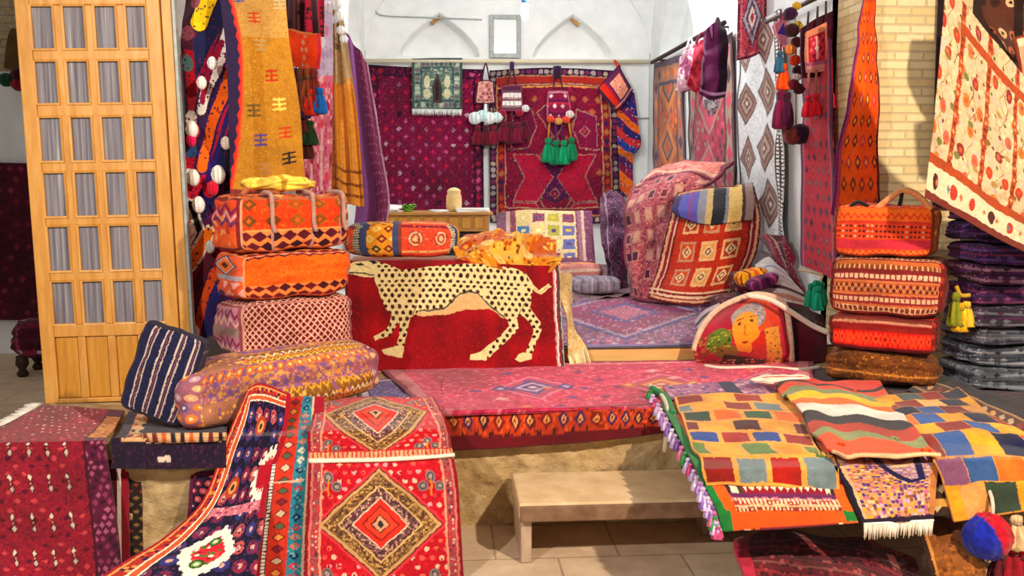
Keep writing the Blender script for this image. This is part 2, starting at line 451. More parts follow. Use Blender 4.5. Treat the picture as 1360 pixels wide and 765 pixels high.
def lathev(prof, seg, ridge=0.0, nr=14):
    vs, f = [], []
    for j, (r, z) in enumerate(prof):
        for k in range(seg):
            a = 2 * math.pi * k / seg; q = r * (1 + ridge * (math.sin(a * nr + j) * .5 + hsh(k, j // 2) - .5))
            vs.append((q * math.cos(a), q * math.sin(a), z))
    n = len(prof)
    for j in range(n - 1):
        for k in range(seg):
            k2 = (k + 1) % seg; f.append((j * seg + k, j * seg + k2, (j + 1) * seg + k2, (j + 1) * seg + k))
    f.append(tuple(range(seg - 1, -1, -1))); f.append(tuple((n - 1) * seg + k for k in range(seg)))
    return np.array(vs, float), f
def lathe(name, loc, prof, mat, parent=None, seg=24, color=None, ridge=0.0, **kw):
    v, f = lathev(prof, seg, ridge); v = v + np.asarray(loc)
    cols = None if color is None else np.clip(np.tile(hx(color), (len(v), 1)) * (1 + .3 * (hsh(np.arange(len(v)) % seg, 3)[:, None] - .5)), 0, 1)
    return mk(name, v, f, mat, parent, cols=cols, **kw)
def tassel(loc, L, r, color, parent=None, name='tassel', neck=None, **kw):
    """hanging yarn tassel, its top at loc"""
    prof = [(r * .12, 0), (r * .42, -.02 * L), (r * .5, -.12 * L), (r * .42, -.2 * L), (r * .36, -.24 * L), (r * .55, -.34 * L), (r * .8, -.6 * L), (r * .95, -.85 * L), (r, -.96 * L), (r * .7, -L)]
    o = lathe(name, loc, prof, 'wool', parent, 20, color, .35, **kw)
    if parent is not None and L > .1:       # yarn wound round the neck
        lathe('binding', np.asarray(loc) + V(0, 0, -.27 * L), [(r * .38, 0), (r * .5, .01 * L), (r * .52, .04 * L), (r * .48, .07 * L), (r * .38, .08 * L)], 'wool', o, 16, hx(color) * .6 + .08)
    return o
def pompom(loc, r, color, parent=None, name='pompom', seg=22, sq=1.0, **kw):
    prof = [(max(.02 * r, r * math.sin(math.pi * j / 12)), -r * sq * math.cos(math.pi * j / 12)) for j in range(13)]
    return lathe(name, np.asarray(loc), prof, 'wool', parent, seg, color, .22, **kw)
def fringe(parent, p0, p1, drop, n, color, name='fringe', band=.01, jit=.25, r=.0035, label=None):
    """threads hanging off an edge p0-p1, joined along a thin band so that it is one piece"""
    p0, p1, drop = np.asarray(p0), np.asarray(p1), np.asarray(drop, float)
    vs, f, cl = [], [], []
    def addtube(pts, rad, sg=4):
        v, ff = tubev(pts, rad, sg); b = sum(len(x) for x in vs)
        vs.append(v); f.extend([tuple(i + b for i in q) for q in ff])
        cl.append(np.tile(hx(color), (len(v), 1)) * (1 + .25 * (random.random() - .5)))
    addtube(np.array([p0 + (p1 - p0) * t for t in np.linspace(0, 1, 6)]), r * 1.3)
    side = (p1 - p0) / n
    for i in range(n):
        a = p0 + (p1 - p0) * ((i + .5) / n); k = 1 + jit * (random.random() - .5); s = side * (random.random() - .5) * 1.6
        addtube(np.array([a, a + drop * .5 * k + s * .5, a + drop * k + s]), np.array([r, r * .9, r * .5]))
    return mk(name, np.concatenate(vs), f, 'wool', parent, cols=np.clip(np.concatenate(cl), 0, 1), label=label)

def softbox(name, corner, w, h, d, yaw, pats, k=7.0, sag=0.0, roll=0.0, pitch=0.0, q=1.0, bulge=0.0, lump=.006, mat='flatweave', parent=None, seed=0, dfm=None, **kw):
    """a stuffed bag: rounded box, its front-left-bottom corner at `corner`, front turned by yaw; one pattern per face"""
    dist = np.linalg.norm(np.asarray(corner) - EYE); ppm = FL / dist * q
    n = [max(6, int(s * ppm * .95)) for s in (w, d, h)]
    n = [min(x, 260) for x in n]
    key, vid, quads, cols = {}, [], [], []
    allv = []; base = 0
    names = {'front': (0, 2, 1, -1), 'back': (0, 2, 1, 1), 'left': (1, 2, 0, -1), 'right': (1, 2, 0, 1), 'bottom': (0, 1, 2, -1), 'top': (0, 1, 2, 1)}
    dims = (w, d, h)
    for nm, (iu, iv, iw, sg) in names.items():
        nu, nv = n[iu], n[iv]
        U, T = np.meshgrid(np.linspace(0, 1, nu + 1), np.linspace(0, 1, nv + 1))
        p = np.zeros(U.shape + (3,)); p[..., iu] = U * 2 - 1; p[..., iv] = 1 - T * 2; p[..., iw] = sg
        Ux = U
        if nm == 'left': Ux = 1 - U
        if nm == 'back': Ux = 1 - U
        cv = Cv(Ux, T, dims[iu], dims[iv]); (pats.get(nm) or pats['all'])(cv)
        allv.append(p.reshape(-1, 3)); idx = base + np.arange(U.size).reshape(U.shape); base += U.size
        qd = np.stack([idx[:-1, :-1], idx[1:, :-1], idx[1:, 1:], idx[:-1, 1:]], -1).reshape(-1, 4)
        if nm in ('back', 'left', 'bottom'): qd = qd[:, ::-1]
        if nm in ('left', 'right'): pass
        quads.append(qd); cols.append(cv.c.reshape(-1, 3))
    P = np.concatenate(allv); C = np.concatenate(cols); Q = np.concatenate(quads)
    uq, first, inv = np.unique(np.round(P, 5), axis=0, return_index=True, return_inverse=True)
    inv = inv.ravel(); corner_cols = C[Q.ravel()]; Q = inv[Q]; p = uq
    nrm = (np.abs(p) ** k).sum(1) ** (1 / k); s = p / nrm[:, None]
    x, y, z = s.T
    if bulge:
        e = 1 - bulge * (1 - (1 - np.abs(x) ** 2.2) * (1 - np.abs(z) ** 2.2)) ; y = y * e
    lm = lump * ((snoise(x * 2.3 + seed, z * 2.3 + y, seed) - .5) * 2 + (snoise(x * 5 + seed, z * 5 + y * 3, seed + 4) - .5))
    L = np.stack([x * w / 2, y * d / 2, z * h / 2], 1)
    L += s / np.linalg.norm(s, axis=1, keepdims=True) * lm[:, None]
    L[:, 2] -= sag * (1 - x ** 2) * (z + 1) / 2
    if dfm: L = dfm(L, x, y, z)
    L += V(w / 2, d / 2, h / 2)
    cr, sr = math.cos(roll), math.sin(roll); L[:, [0, 2]] = np.stack([L[:, 0] * cr - L[:, 2] * sr, L[:, 0] * sr + L[:, 2] * cr], 1)
    cp, sp = math.cos(pitch), math.sin(pitch); L[:, [1, 2]] = np.stack([L[:, 1] * cp - L[:, 2] * sp, L[:, 1] * sp + L[:, 2] * cp], 1)
    cy, sy = math.cos(yaw), math.sin(yaw)
    Wd = np.stack([L[:, 0] * cy - L[:, 1] * sy, L[:, 0] * sy + L[:, 1] * cy, L[:, 2]], 1) + np.asarray(corner)
    # make the faces look outward
    ctr = Wd.mean(0); a = Wd[Q]; fn = np.cross(a[:, 2] - a[:, 0], a[:, 3] - a[:, 1]); bad = (fn * (a.mean(1) - ctr)).sum(1) < 0
    Qf = Q.copy(); Qf[bad] = Q[bad][:, ::-1]
    cc = corner_cols.reshape(-1, 4, 3).copy(); cc[bad] = cc[bad][:, ::-1]
    o = mk(name, Wd, Qf, mat, parent, corner=cc.reshape(-1, 3), **kw)
    def at(u, v, wd):       # point on the bag: u across, v up, wd depth, 0..1
        l = V(u * w, wd * d, v * h)
        l = V(l[0] * cr - l[2] * sr, l[1], l[0] * sr + l[2] * cr); l = V(l[0], l[1] * cp - l[2] * sp, l[1] * sp + l[2] * cp)
        return V(l[0] * cy - l[1] * sy, l[0] * sy + l[1] * cy, l[2]) + np.asarray(corner)
    return o, at
# ============================================================ camera, world, lamps
cam = bpy.data.cameras.new('camera'); cam.sensor_width = 36; cam.lens = FL * 36 / IW; cam.clip_start = .05
co = bpy.data.objects.new('camera', cam); COL.objects.link(co)
M = Matrix(((RGT[0], UPV[0], -FWD[0]), (RGT[1], UPV[1], -FWD[1]), (RGT[2], UPV[2], -FWD[2]))).to_4x4()
M.translation = Vector(EYE); co.matrix_world = M; SC.camera = co
SC.view_settings.view_transform = 'Standard'; SC.view_settings.look = 'None'; SC.view_settings.gamma = 1; SC.view_settings.use_curve_mapping = False
SC.view_settings.exposure = 0.0
wd = bpy.data.worlds.new('bazaar_daylight'); SC.world = wd; wd.use_nodes = True
wd.node_tree.nodes['Background'].inputs[0].default_value = (1.0, .93, .86, 1); wd.node_tree.nodes['Background'].inputs[1].default_value = .36

def lamp(name, kind, loc, energy, color, size=.3, aim=None, **k):
    l = bpy.data.lights.new(name, kind); l.energy = energy; l.color = color
    if kind == 'AREA': l.size = size
    elif kind in ('POINT', 'SPOT'): l.shadow_soft_size = size
    elif kind == 'SUN': l.angle = size
    for a, b in k.items(): setattr(l, a, b)
    o = bpy.data.objects.new(name, l); o.location = loc; COL.objects.link(o)
    if aim is not None: o.rotation_euler = (Vector(aim) - Vector(loc)).to_track_quat('-Z', 'Y').to_euler()
    return o
lamp('lane_floodlight', 'SPOT', (3.0, .2, 4.4), 1650, (1, .84, .64), .08, (1.0, 5.0, .6), spot_size=1.5, spot_blend=.6)
lamp('lane_lantern', 'SPOT', (-2.2, .6, 3.8), 700, (1, .92, .82), .08, (.3, 5.2, .8), spot_size=1.6, spot_blend=.7)
lamp('vault_bulb', 'POINT', (.9, 9.6, 3.75), 105, (.97, 1, 1), .12)
lamp('alcove_bulb', 'POINT', (2.1, 9.4, 4.15), 75, (1, .97, .94), .12)

# ============================================================ the setting
XL, XR, YB, YF = -1.04, 2.83, 13.0, 6.25
def st(o): o['kind'] = 'structure'; return o
# street paving
box('floor', -9, 7, -3, 5.2, -.1, 0, 'paving', kind='structure')
box('floor_street', -9, -2.19, 5.2, 13.6, -.1, 0, 'paving', kind='structure')
# platform with a rough, irregular stone face
def rough_face(name, x0, x1, z0, z1, Y, dep, seed, mat='rough_stone'):
    nu, nv = int((x1 - x0) * 90), int((z1 - z0) * 90) + 2
    U, T = np.meshgrid(np.linspace(0, 1, nu), np.linspace(0, 1, nv))
    X = x0 + U * (x1 - x0); Z = z0 + (1 - T) * (z1 - z0)
    d = .05 * (snoise(X * 4, Z * 6, seed) - .5) + .02 * (snoise(X * 17, Z * 19, seed + 2) - .5) + .008 * (snoise(X * 45, Z * 45, seed + 3) - .5)
    lip = np.clip(1 - np.abs(Z - (z1 - .055 + .02 * (snoise(X * 5, X * 0, seed) - .5))) / .035, 0, 1) * .045 + np.clip(1 - np.abs(Z - (z1 - .125 + .03 * (snoise(X * 4, X * 0, seed + 5) - .5))) / .03, 0, 1) * .02
    d = d + lip
    G = np.stack([X, Y - .02 - d, Z], -1)
    return sheet(name, G, np.ones(G.shape) * .5, mat, dep, face=(0, -1, 0), kind='structure')
box('floor_platform', -2.19, 4.6, 4.93, YF, 0, ZP, 'rough_stone', kind='structure')
rough_face('wall_platform', -.05, 4.6, 0, ZP - .005, 4.93, .05, 3)
box('floor_block', -2.19, -.06, 4.5, 4.95, 0, ZP - .002, 'rough_stone', kind='structure')
rough_face('wall_block', -2.19, -.04, 0, ZP - .005, 4.5, .05, 9)
box('floor_room', XL - .3, XR + .3, YF, YB + .1, 0, ZU - .012, 'plaster', kind='structure')
box('trim_1', XL - .2, XR, YF - .05, YF, ZP, ZU - .002, 'plank_wood', kind='structure', bev=.006)
box('trim_4', XL - .2, XR, YF - .056, YF - .02, ZU - .004, ZU + .004, 'dark_metal', kind='structure')
# back wall with two shallow pointed niches
def pointed(x, z, cx, z0, hw, hh):
    u = np.abs(x - cx) / hw; t = np.clip((z - z0) / hh, 0, None)
    lim = np.where(t < 1, (1 - t ** 1.55) , -1); return (lim - u) * hw
def relief_wall(name, to3, a0, a1, z0, z1, niches, dep, face):
    nu, nv = int((a1 - a0) * 55), int((z1 - z0) * 55)
    A, Z = np.meshgrid(np.linspace(a0, a1, nu), np.linspace(z1, z0, nv)); D = np.zeros(A.shape)
    for cx, zb, hw, hh in niches:
        s = pointed(A, Z, cx, zb, hw, hh); D = np.maximum(D, np.clip(s / .04, 0, 1) * .24 * (Z > zb))
    return sheet(name, to3(A, Z, D), np.ones(A.shape + (3,)), 'plaster', dep, face=face, kind='structure')
na = PY(583, 28, YB); nb = PY(761, 28, YB)
relief_wall('wall_back', lambda A, Z, D: np.stack([A, YB + D, Z], -1), XL, XR, ZU - .1, 4.75, [(na[0], 3.5, .54, .56), (nb[0], 3.5, .54, .56)], .3, (0, -1, 0))
relief_wall('wall_right', lambda A, Z, D: np.stack([XR + D, A, Z], -1), YF + .5, YB, ZU - .1, 4.75, [(11.6, 3.45, .85, .85), (8.9, 3.45, .95, .85)], .3, (-1, 0, 0))
relief_wall('wall_left', lambda A, Z, D: np.stack([XL - D, A, Z], -1), YF + .65, YB, ZU - .1, 4.75, [(11.6, 3.45, .85, .85), (8.9, 3.45, .95, .85)], .3, (1, 0, 0))
# domed vault springing from the three walls
nx, ny = 90, 150
A, B = np.meshgrid(np.linspace(XL - .05, XR + .05, nx), np.linspace(YB + .05, YF - .1, ny)); R = (XR - XL) / 2 + .05
dd = np.minimum(np.minimum(A - XL + .05, XR + .05 - A), YB + .05 - B)
ds = np.clip(dd, 0, R); Zv = 4.35 + np.sqrt(np.maximum(R * R - (R - ds) ** 2, 0)) * .8
sheet('ceiling', np.stack([A, B, Zv], -1), np.ones(A.shape + (3,)), 'plaster', .15, face=(0, 0, -1), kind='structure')
# curved plaster squinches filling the back corners
for k, (xc, sgn) in enumerate(((XR, -1), (XL, 1))):
    U, T = np.meshgrid(np.linspace(0, 1, 24), np.linspace(0.02, 1, 40)); o_ = 1.25 * (1 - np.cos(T * math.pi / 2)) + .015; z_ = 3.5 + 1.2 * np.sin(T * math.pi / 2)
    G = np.stack([xc + sgn * o_ * (1 - U), YB - .01 - o_ * U, z_], -1)
    sheet('trim_%d' % (2 + k), G, np.ones(G.shape), 'plaster', .02, face=(sgn, -1, -.3), kind='structure')
# front piers left and right of the shop opening
box('wall_pier_right', XR, 3.52, YF - .05, YF + .6, ZP - .3, 4.7, 'pier_brick', kind='structure')
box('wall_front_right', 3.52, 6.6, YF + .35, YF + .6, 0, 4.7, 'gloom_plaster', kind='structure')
box('wall_pier_left', -2.05, XL, YF + .05, YF + .7, 0, 4.7, 'pier_plaster', kind='structure')
# lane wall far left: brick over whitewash, an arched opening
zl = lambda y: 1.88 + (235 - y) * 9.95 / 1250
box('wall_street', -9, XL - .3, 10.3, 10.5, 0, zl(98), 'plaster', kind='structure')
box('wall_street_brick', -9, XL - .3, 10.28, 10.5, zl(98), 4.9, 'street_brick', kind='structure')
a0 = PY(4, 90, 10.2); a1 = PY(34, 90, 10.2); zt = zl(45)
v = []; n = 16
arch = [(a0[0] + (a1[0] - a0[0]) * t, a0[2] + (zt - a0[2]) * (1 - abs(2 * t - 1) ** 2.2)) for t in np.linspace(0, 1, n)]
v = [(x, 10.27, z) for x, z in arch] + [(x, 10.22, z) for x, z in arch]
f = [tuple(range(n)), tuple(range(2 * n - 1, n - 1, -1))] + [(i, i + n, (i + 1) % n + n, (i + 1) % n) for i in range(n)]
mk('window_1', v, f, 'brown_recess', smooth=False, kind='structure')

# rods along the walls
rodz = PY(600, 81, YB - .12)[2]
def rod(name, a, b, r, label, mat='rod_wood', brackets=True, wallv=(0, 1, 0)):
    t = tube(name, [a, b], r, mat, n=2, seg=12, label=label, cat='rod', group='hanging rods')
    for q in (.08, .92):
        p = np.asarray(a) * (1 - q) + np.asarray(b) * q
        tube('bracket', [p + V(0, 0, -.0), p + np.asarray(wallv) * .13], .012, 'dark_metal', parent=t, n=2)
    return t
rod('hanging_rod', PY(478, 81, YB - .12), PY(862, 82, YB - .12), .028, 'pale wooden rod along the back wall under the arches')
rA = PX(866, 80, XR - .12); rB = PX(962, 34, XR - .12); rA[2] = (rA[2] + rB[2]) / 2; rB[2] = rA[2]
rod('hanging_rod', rA, rB, .025, 'slanting wooden rod on the right wall carrying the purple garments', 'dark_wood', wallv=(1, 0, 0))
rC = PX(1018, 24, XR - .12); rD = PX(1108, -8, XR - .12); zz = (rC[2] + rD[2]) / 2; rC[2] = rD[2] = zz
rod('hanging_rod', rC, rD, .018, 'thin dark metal rod above the white diamond rug and the red bag', 'dark_metal', wallv=(1, 0, 0))
# framed white panel between the two arches
fr = empty('picture_frame', PY(671, 76, YB - .03), 'grey framed white panel on the wall between the two pointed niches', 'picture frame')
p0 = PY(650, 77, YB - .03); p1 = PY(692, 20, YB - .03); t = .06
for nm, (xa, xb, za, zb) in {'stile': (p0[0], p0[0] + t, p0[2], p1[2]), 'stile ': (p1[0] - t, p1[0], p0[2], p1[2]), 'rail': (p0[0] + t, p1[0] - t, p1[2] - t, p1[2]), 'rail ': (p0[0] + t, p1[0] - t, p0[2], p0[2] + t)}.items():
    box(nm.strip(), xa, xb, YB - .05, YB, za, zb, 'grey_metal', fr, bev=.008)
box('panel', p0[0] + t, p1[0] - t, YB - .03, YB - .01, p0[2] + t, p1[2] - t, 'mirror_glass', fr)
for k, nx_ in enumerate((na, nb)):
    s_ = -1 if k == 0 else 1
    v_, f_ = boxv(-.075, .075, -.04, .04, -.03, .03); a_ = s_ * -.75
    v_ = np.stack([v_[:, 0] * math.cos(a_) - v_[:, 2] * math.sin(a_), v_[:, 1], v_[:, 0] * math.sin(a_) + v_[:, 2] * math.cos(a_)], 1) + V(nx_[0] + s_ * .05, YB + .16, 4.0)
    mk('trim_%d' % (5 + k), v_, f_, 'table_wood', smooth=False, kind='structure')
# wire running along the plaster
tube('wall_cable', [PY(484, -12, YB - .02), PY(497, 8, YB - .02), PY(506, 20, YB - .02), PY(560, 23, YB - .02), PY(640, 26, YB - .02)], .009, 'grey_metal', n=40, label='thin grey cable running across the white plaster above the left niche', cat='cable')
tube('wall_cable', [PX(864, 157, XR - .02) * 0 + PY(838, 157, YB - .02), PY(862, 157, YB - .02)], .01, 'grey_metal', n=2, label='short grey cable crossing the white strip beside the diamond cushion', cat='cable')
# hanging energy-saving bulb
hl = empty('hanging_lamp', PY(697, 28, 9.6), 'hanging white tube bulb with a blue socket in front of the framed panel', 'lamp')
pb = PY(697, 28, 9.6)
lathe('bulb', pb, [(.004, 0), (.03, .02), (.036, .05), (.036, .15), (.028, .17)], 'lamp_glow', hl, 20)
lathe('socket', pb + V(0, 0, .17), [(.03, 0), (.034, .03), (.026, .08), (.01, .11)], 'blue_plastic', hl, 20)
tube('cord', [pb + V(0, 0, .27), V(pb[0], pb[1], 5.9)], .006, 'grey_metal', hl, n=2)

# ============================================================ door leaf, far left
YD = 5.3
dl = PY(31, 0, YD)[0]; dr = PY(229, 0, YD)[0]
bz = ZP; Wd = dr - dl; Ht = PY(130, -32, YD)[2] - bz
bc = PY(62, 535, YD); TILT = math.radians(1.0)
def dxf(p):
    x, y, z = p; x, z = x * math.cos(TILT) - z * math.sin(TILT), x * math.sin(TILT) + z * math.cos(TILT)
    return V(bc[0] + x, y, bz + z)
Wd = PY(236, 430, YD)[0] - PY(52, 430, YD)[0]
door = empty('door_1', dxf((0, YD, 0)), 'tall pine door leaf glazed with small panes above four wooden panels', 'door', kind='structure')
def zrow(py): return PY(140, py, YD)[2] - bz
colf = [(.10, .262), (.32, .478), (.538, .697), (.755, .908)]
rows_ = [(9, 68), (82, 140), (156, 216), (229, 289), (300, 361), (373, 431)]
rz_ = [(zrow(b), zrow(a)) for a, b in rows_]; pz_ = (zrow(528), zrow(447))
th = .022
def dbox(nm, x0, x1, z0, z1, y0=YD - th, y1=YD + th, mat='pine', bev=.006, **k): return box(nm, x0, x1, y0, y1, z0, z1, mat, door, bev, dxf, **k)
dbox('stile', 0, colf[0][0] * Wd, 0, Ht); dbox('stile', colf[3][1] * Wd, Wd, 0, Ht)
xa, xb = colf[0][0] * Wd, colf[3][1] * Wd
dbox('rail', xa, xb, rz_[0][1], Ht); dbox('rail', xa, xb, pz_[1], rz_[5][0]); dbox('rail', xa, xb, 0, pz_[0])
for a in range(5): dbox('muntin', xa, xb, rz_[a + 1][1], rz_[a][0], YD - .017, YD + .017)
for a in range(3):
    x0, x1 = colf[a][1] * Wd, colf[a + 1][0] * Wd
    dbox('muntin', x0, x1, rz_[5][0], rz_[0][1], YD - .0165, YD + .0165); dbox('muntin', x0, x1, pz_[0], pz_[1], YD - .0165, YD + .0165)
for (z0, z1) in rz_:
    for (c0, c1) in colf:
        xa_, xb_, t_ = c0 * Wd, c1 * Wd, .007; yo, yi = YD - .023, YD - .006
        q_ = [(xa_ - .004, z0 - .004), (xb_ + .004, z0 - .004), (xb_ + .004, z1 + .004), (xa_ - .004, z1 + .004)]; q2 = [(xa_ + t_, z0 + t_), (xb_ - t_, z0 + t_), (xb_ - t_, z1 - t_), (xa_ + t_, z1 - t_)]
        vv = [(x, yo, z) for x, z in q_] + [(x, yo + .004, z) for x, z in q2] + [(x, yi, z) for x, z in q_] + [(x, yi, z) for x, z in q2]
        ff = []
        for i in range(4):
            j = (i + 1) % 4; ff += [(i, j, 4 + j, 4 + i), (4 + i, 4 + j, 12 + j, 12 + i), (8 + j, 8 + i, 12 + i, 12 + j), (j, i, 8 + i, 8 + j)]
        mk('glazing_bead', [dxf(p) for p in vv], ff, 'pine', door, smooth=False)
    for (c0, c1) in colf: dbox('pane', c0 * Wd + .001, c1 * Wd - .001, z0 + .001, z1 - .001, YD - .002, YD + .003, 'door_glass', 0)
for (c0, c1) in colf: dbox('panel', c0 * Wd + .001, c1 * Wd - .001, pz_[0] + .001, pz_[1] - .001, YD - .009, YD + .009, 'pine_panel', .008)
# post that the leaf hangs on
jx0 = Wd + .006
box('post', jx0, jx0 + .055, YD - .01, YD + .07, 0, Ht, 'pine', door, .005, dxf)
box('post', jx0 + .058, jx0 + .075, YD - .02, YD + .03, 0, Ht, 'grey_metal', door, .003, dxf, label='grey metal edge strip')
# ============================================================ textiles of the back wall
def pat_bukhara(field='#6d0a3c', dark='#2c0a2e', lite='#b8577f', red='#b5203f', nx=7, ny=9, bd=.09):
    """rows of octagonal guls on a dark field"""
    def f(cv):
        cv.fill(field); w, h = cv.w, cv.h; b = bd * w
        px, py = (w - 2 * b) / nx, (h - 2 * b) / ny
        m = cv.edge() > b
        cv.grid(px, py, px * .42, py * .40, [dark, '#4d0c36'], m, 0, 'd', 1, 1, b, b, rim='#7d1238')
        cv.grid(px, py, px * .2, py * .2, ['#9a5a78', red, '#b890a0', '#8a2a50'], m, 0, 'd', .9, 2, b, b)
        cv.grid(px, py, px * .16, py * .16, [red, lite], m, 0, 'd', 1, 3, b + px / 2, b + py / 2)
        cv.frame(0, b * .25, dark); cv.frame(b * .25, b * .8, '#5a0a38'); cv.fmotif(b * .25, b * .8, b * .8, [red, lite, dark]); cv.frame(b * .8, b, dark)
        cv.speck(w / 110, ['#3a0a30', '#8e1a4a', '#a03060'], .22, None, 4); cv.mott(w / 4, .35)
    return f
back1 = [ry(YB - .05, (489, 86), (565, 90), (642, 92)), ry(YB - .06, (490, 185), (565, 186), (642, 187)), ry(YB - .05, (491, 292), (566, 293), (643, 294))]
cloth('hanging_carpet', back1, pat_bukhara(), wr=(.02, 2, 1), label='dark wine red carpet with rows of small motifs hung behind the wooden table', cat='carpet')

def pat_magenta(cv):
    w, h = cv.w, cv.h; X = lambda p: p / 170 * w; Y = lambda p: p / 215 * h
    cv.fill('#a31346'); cv.speck(w / 75, ['#c21f4a', '#7d1350', '#b82a62', '#8b0f3a'], .4)
    cv.grid(X(17), Y(17), X(5), Y(5), ['#d03a4e', '#5d2464', '#e07a55', '#6c1748'], None, .5, 'd', .6, 3, core='#e6a26a')
    cv.c *= .9
    P_ = lambda L: [(X(a), Y(b)) for a, b in L]
    for sg in (-1, 1):
        m_ = lambda L: P_([(86 + sg * (a - 86), b) for a, b in L])
        for L, c in (([(32, 118), (62, 118), (84, 150), (62, 184), (32, 184), (46, 150)], '#c01c46'), ([(32, 186), (60, 186), (78, 205), (70, 215), (30, 215)], '#b81a44'), ([(30, 66), (56, 56), (62, 82), (52, 108), (30, 112)], '#8e1550')):
            cv.poly(m_(L), c); cv.line(m_(L + L[:1]), X(1.3), '#c79a8c')
        cv.line(m_([(86, 42), (62, 62), (84, 92), (66, 120), (86, 150), (66, 182), (84, 210)]), X(1.2), '#cfa48e'); cv.line(m_([(86, 48), (68, 62), (88, 92), (72, 120)]), X(1.0), '#5b2a6a')
    cv.poly(P_([(86, 118), (104, 128), (88, 150), (104, 176), (86, 186), (68, 176), (84, 150), (68, 128)]), '#5a1c58')
    for cx_, cy_ in ((86, 128), (86, 172), (86, 70), (46, 86), (126, 86)): cv.dias(X(cx_), Y(cy_), X(8), Y(8), [(1, '#c98a86'), (.75, '#7a1850'), (.35, '#d84a52')])
    cv.speck(w / 95, ['#7c1150', '#ce3a52', '#5d2a66'], .16, None, 8)
    e = cv.edge()
    cv.frame(0, X(9), '#3a1a44'); cv.fmotif(X(1), X(8), X(8), ['#c9b6b6', '#8c3a6a', '#d8c2a8'], shape='o')
    cv.frame(X(9), X(11), '#d4a07c'); cv.frame(X(11), X(20), '#98203a'); cv.fmotif(X(11), X(20), X(11), ['#d6522e', '#4e2260', '#c77f4a'], k=3); cv.frame(X(20), X(21.5), '#d9b08f')
    m = (cv.y < Y(28)) & (e > X(9)); cv.hs()
    cv.c *= .86; cv.put(m & (cv.y > Y(11)) & (cv.y < Y(20)), '#a8342a'); cv.put(m & (cv.y > Y(24)) & (cv.y < Y(26)), '#e0a05c')
    cv.mott(w / 4, .3)
back2 = [ry(YB - .06, (650, 94), (735, 90), (817, 94)), ry(YB - .09, (650, 190), (735, 190), (821, 190)), ry(YB - .07, (651, 296), (736, 298), (824, 296))]
cloth('hanging_carpet', back2, pat_magenta, wr=(.025, 2, 3), label='magenta carpet with stepped diamond medallions hung in the middle of the back wall', cat='carpet')

def pat_prayer(cv):
    w, h = cv.w, cv.h
    cv.fill('#64756f'); cv.frame(0, w * .05, '#42544f'); cv.frame(w * .05, w * .17, '#84948a'); cv.fmotif(w * .05, w * .17, w * .09, ['#b4bda8', '#4a5c58', '#7a6a70'], shape='o')
    cv.frame(w * .17, w * .2, '#3f565e')
    m = cv.edge() > w * .2; cv.speck(w / 32, ['#c2c3a8', '#8f9d8a', '#6b827a', '#4d625c'], .55, m)
    cv.poly([(w * .42, h * .85), (w * .4, h * .55), (w * .45, h * .42), (w * .5, h * .28), (w * .55, h * .42), (w * .6, h * .55), (w * .6, h * .85)], '#4a3c38')
    cv.poly([(w * .47, h * .8), (w * .47, h * .5), (w * .5, h * .4), (w * .53, h * .5), (w * .53, h * .8)], '#2e2426')
    for s in (.3, .7):
        cv.ell(w * s, h * .45, w * .06, h * .12, '#d2cfb0'); cv.ell(w * s, h * .68, w * .07, h * .1, '#c6c6a6')
    cv.mott(w / 4, .2)
pr = cloth('hanging_prayer_rug', [ry(YB - .14, (547, 78), (581, 77), (614, 77)), ry(YB - .14, (547, 112), (581, 112), (614, 112)), ry(YB - .14, (547, 146), (581, 147), (614, 146))], pat_prayer, q=1.5, label='small grey green prayer rug with a dark niche hung over the wine red carpet', cat='rug')
fringe(pr, PY(547, 145, YB - .145), PY(614, 146, YB - .145), (0, 0, -.075), 60, '#e6e9e6', r=.006)

# hanging bags with tassels on the back rod
def hang_bag(pts, Y, pat, label, group=None, cat='bag', tass=(), poms=(), loop=None, strips=()):
    """pts: outline rows of the woven panel in order top to bottom"""
    o = cloth('hanging_bag', [ry(Y, *r) for r in pts], pat, th=.035, q=1.5, label=label, cat=cat, group=group)
    if loop: tube('loop', [PY(a, b, Y) for a, b in loop], .010, 'wool', o, n=16, color='#4a2038')
    for (px, py, L, r, c) in tass:
        tassel(PY(px, py, Y - .04), L, r, c, o)
    for (px, py, r, c) in poms: pompom(PY(px, py, Y - .05), r, c, o)
    for (pp, c, r) in strips: tube('cord', [PY(a, b, Y - .03) for a, b in pp], r, 'wool', o, n=10, color=c)
    return o
def pat_small(c0, c1, c2, n=5):
    def f(cv):
        cv.fill(c0); w = cv.w; cv.grid(w / n, w / n, w / n * .45, w / n * .45, [c1, c2], None, .5, 'd', .9, 2, core=c0); cv.frame(0, w * .08, c1); cv.frame(w * .08, w * .12, c2)
    return f
hang_bag([[(634, 108), (645, 106), (656, 108)], [(632, 122), (645, 122), (657, 122)], [(630, 137), (645, 138), (659, 137)]], YB - .2, pat_small('#c98a86', '#5b2340', '#e3b9a4'),
         'pink lattice bag with white pompoms and wine red tassels hung on the back wall', tass=[(634, 166, .26, .07, '#6d0f28'), (645, 166, .27, .07, '#5d0c24'), (655, 166, .26, .07, '#7a1530')],
         poms=[(631, 157, .085, '#dfe8ea'), (641, 154, .08, '#c8e2e4'), (650, 157, .085, '#e9efef'), (660, 156, .075, '#d5e6e8')], loop=[(640, 106), (645, 84), (650, 106)], strips=[([(645, 138), (645, 166)], '#eef2f2', .02), ([(635, 140), (634, 166)], '#5a1830', .012), ([(655, 140), (656, 166)], '#5a1830', .012)])
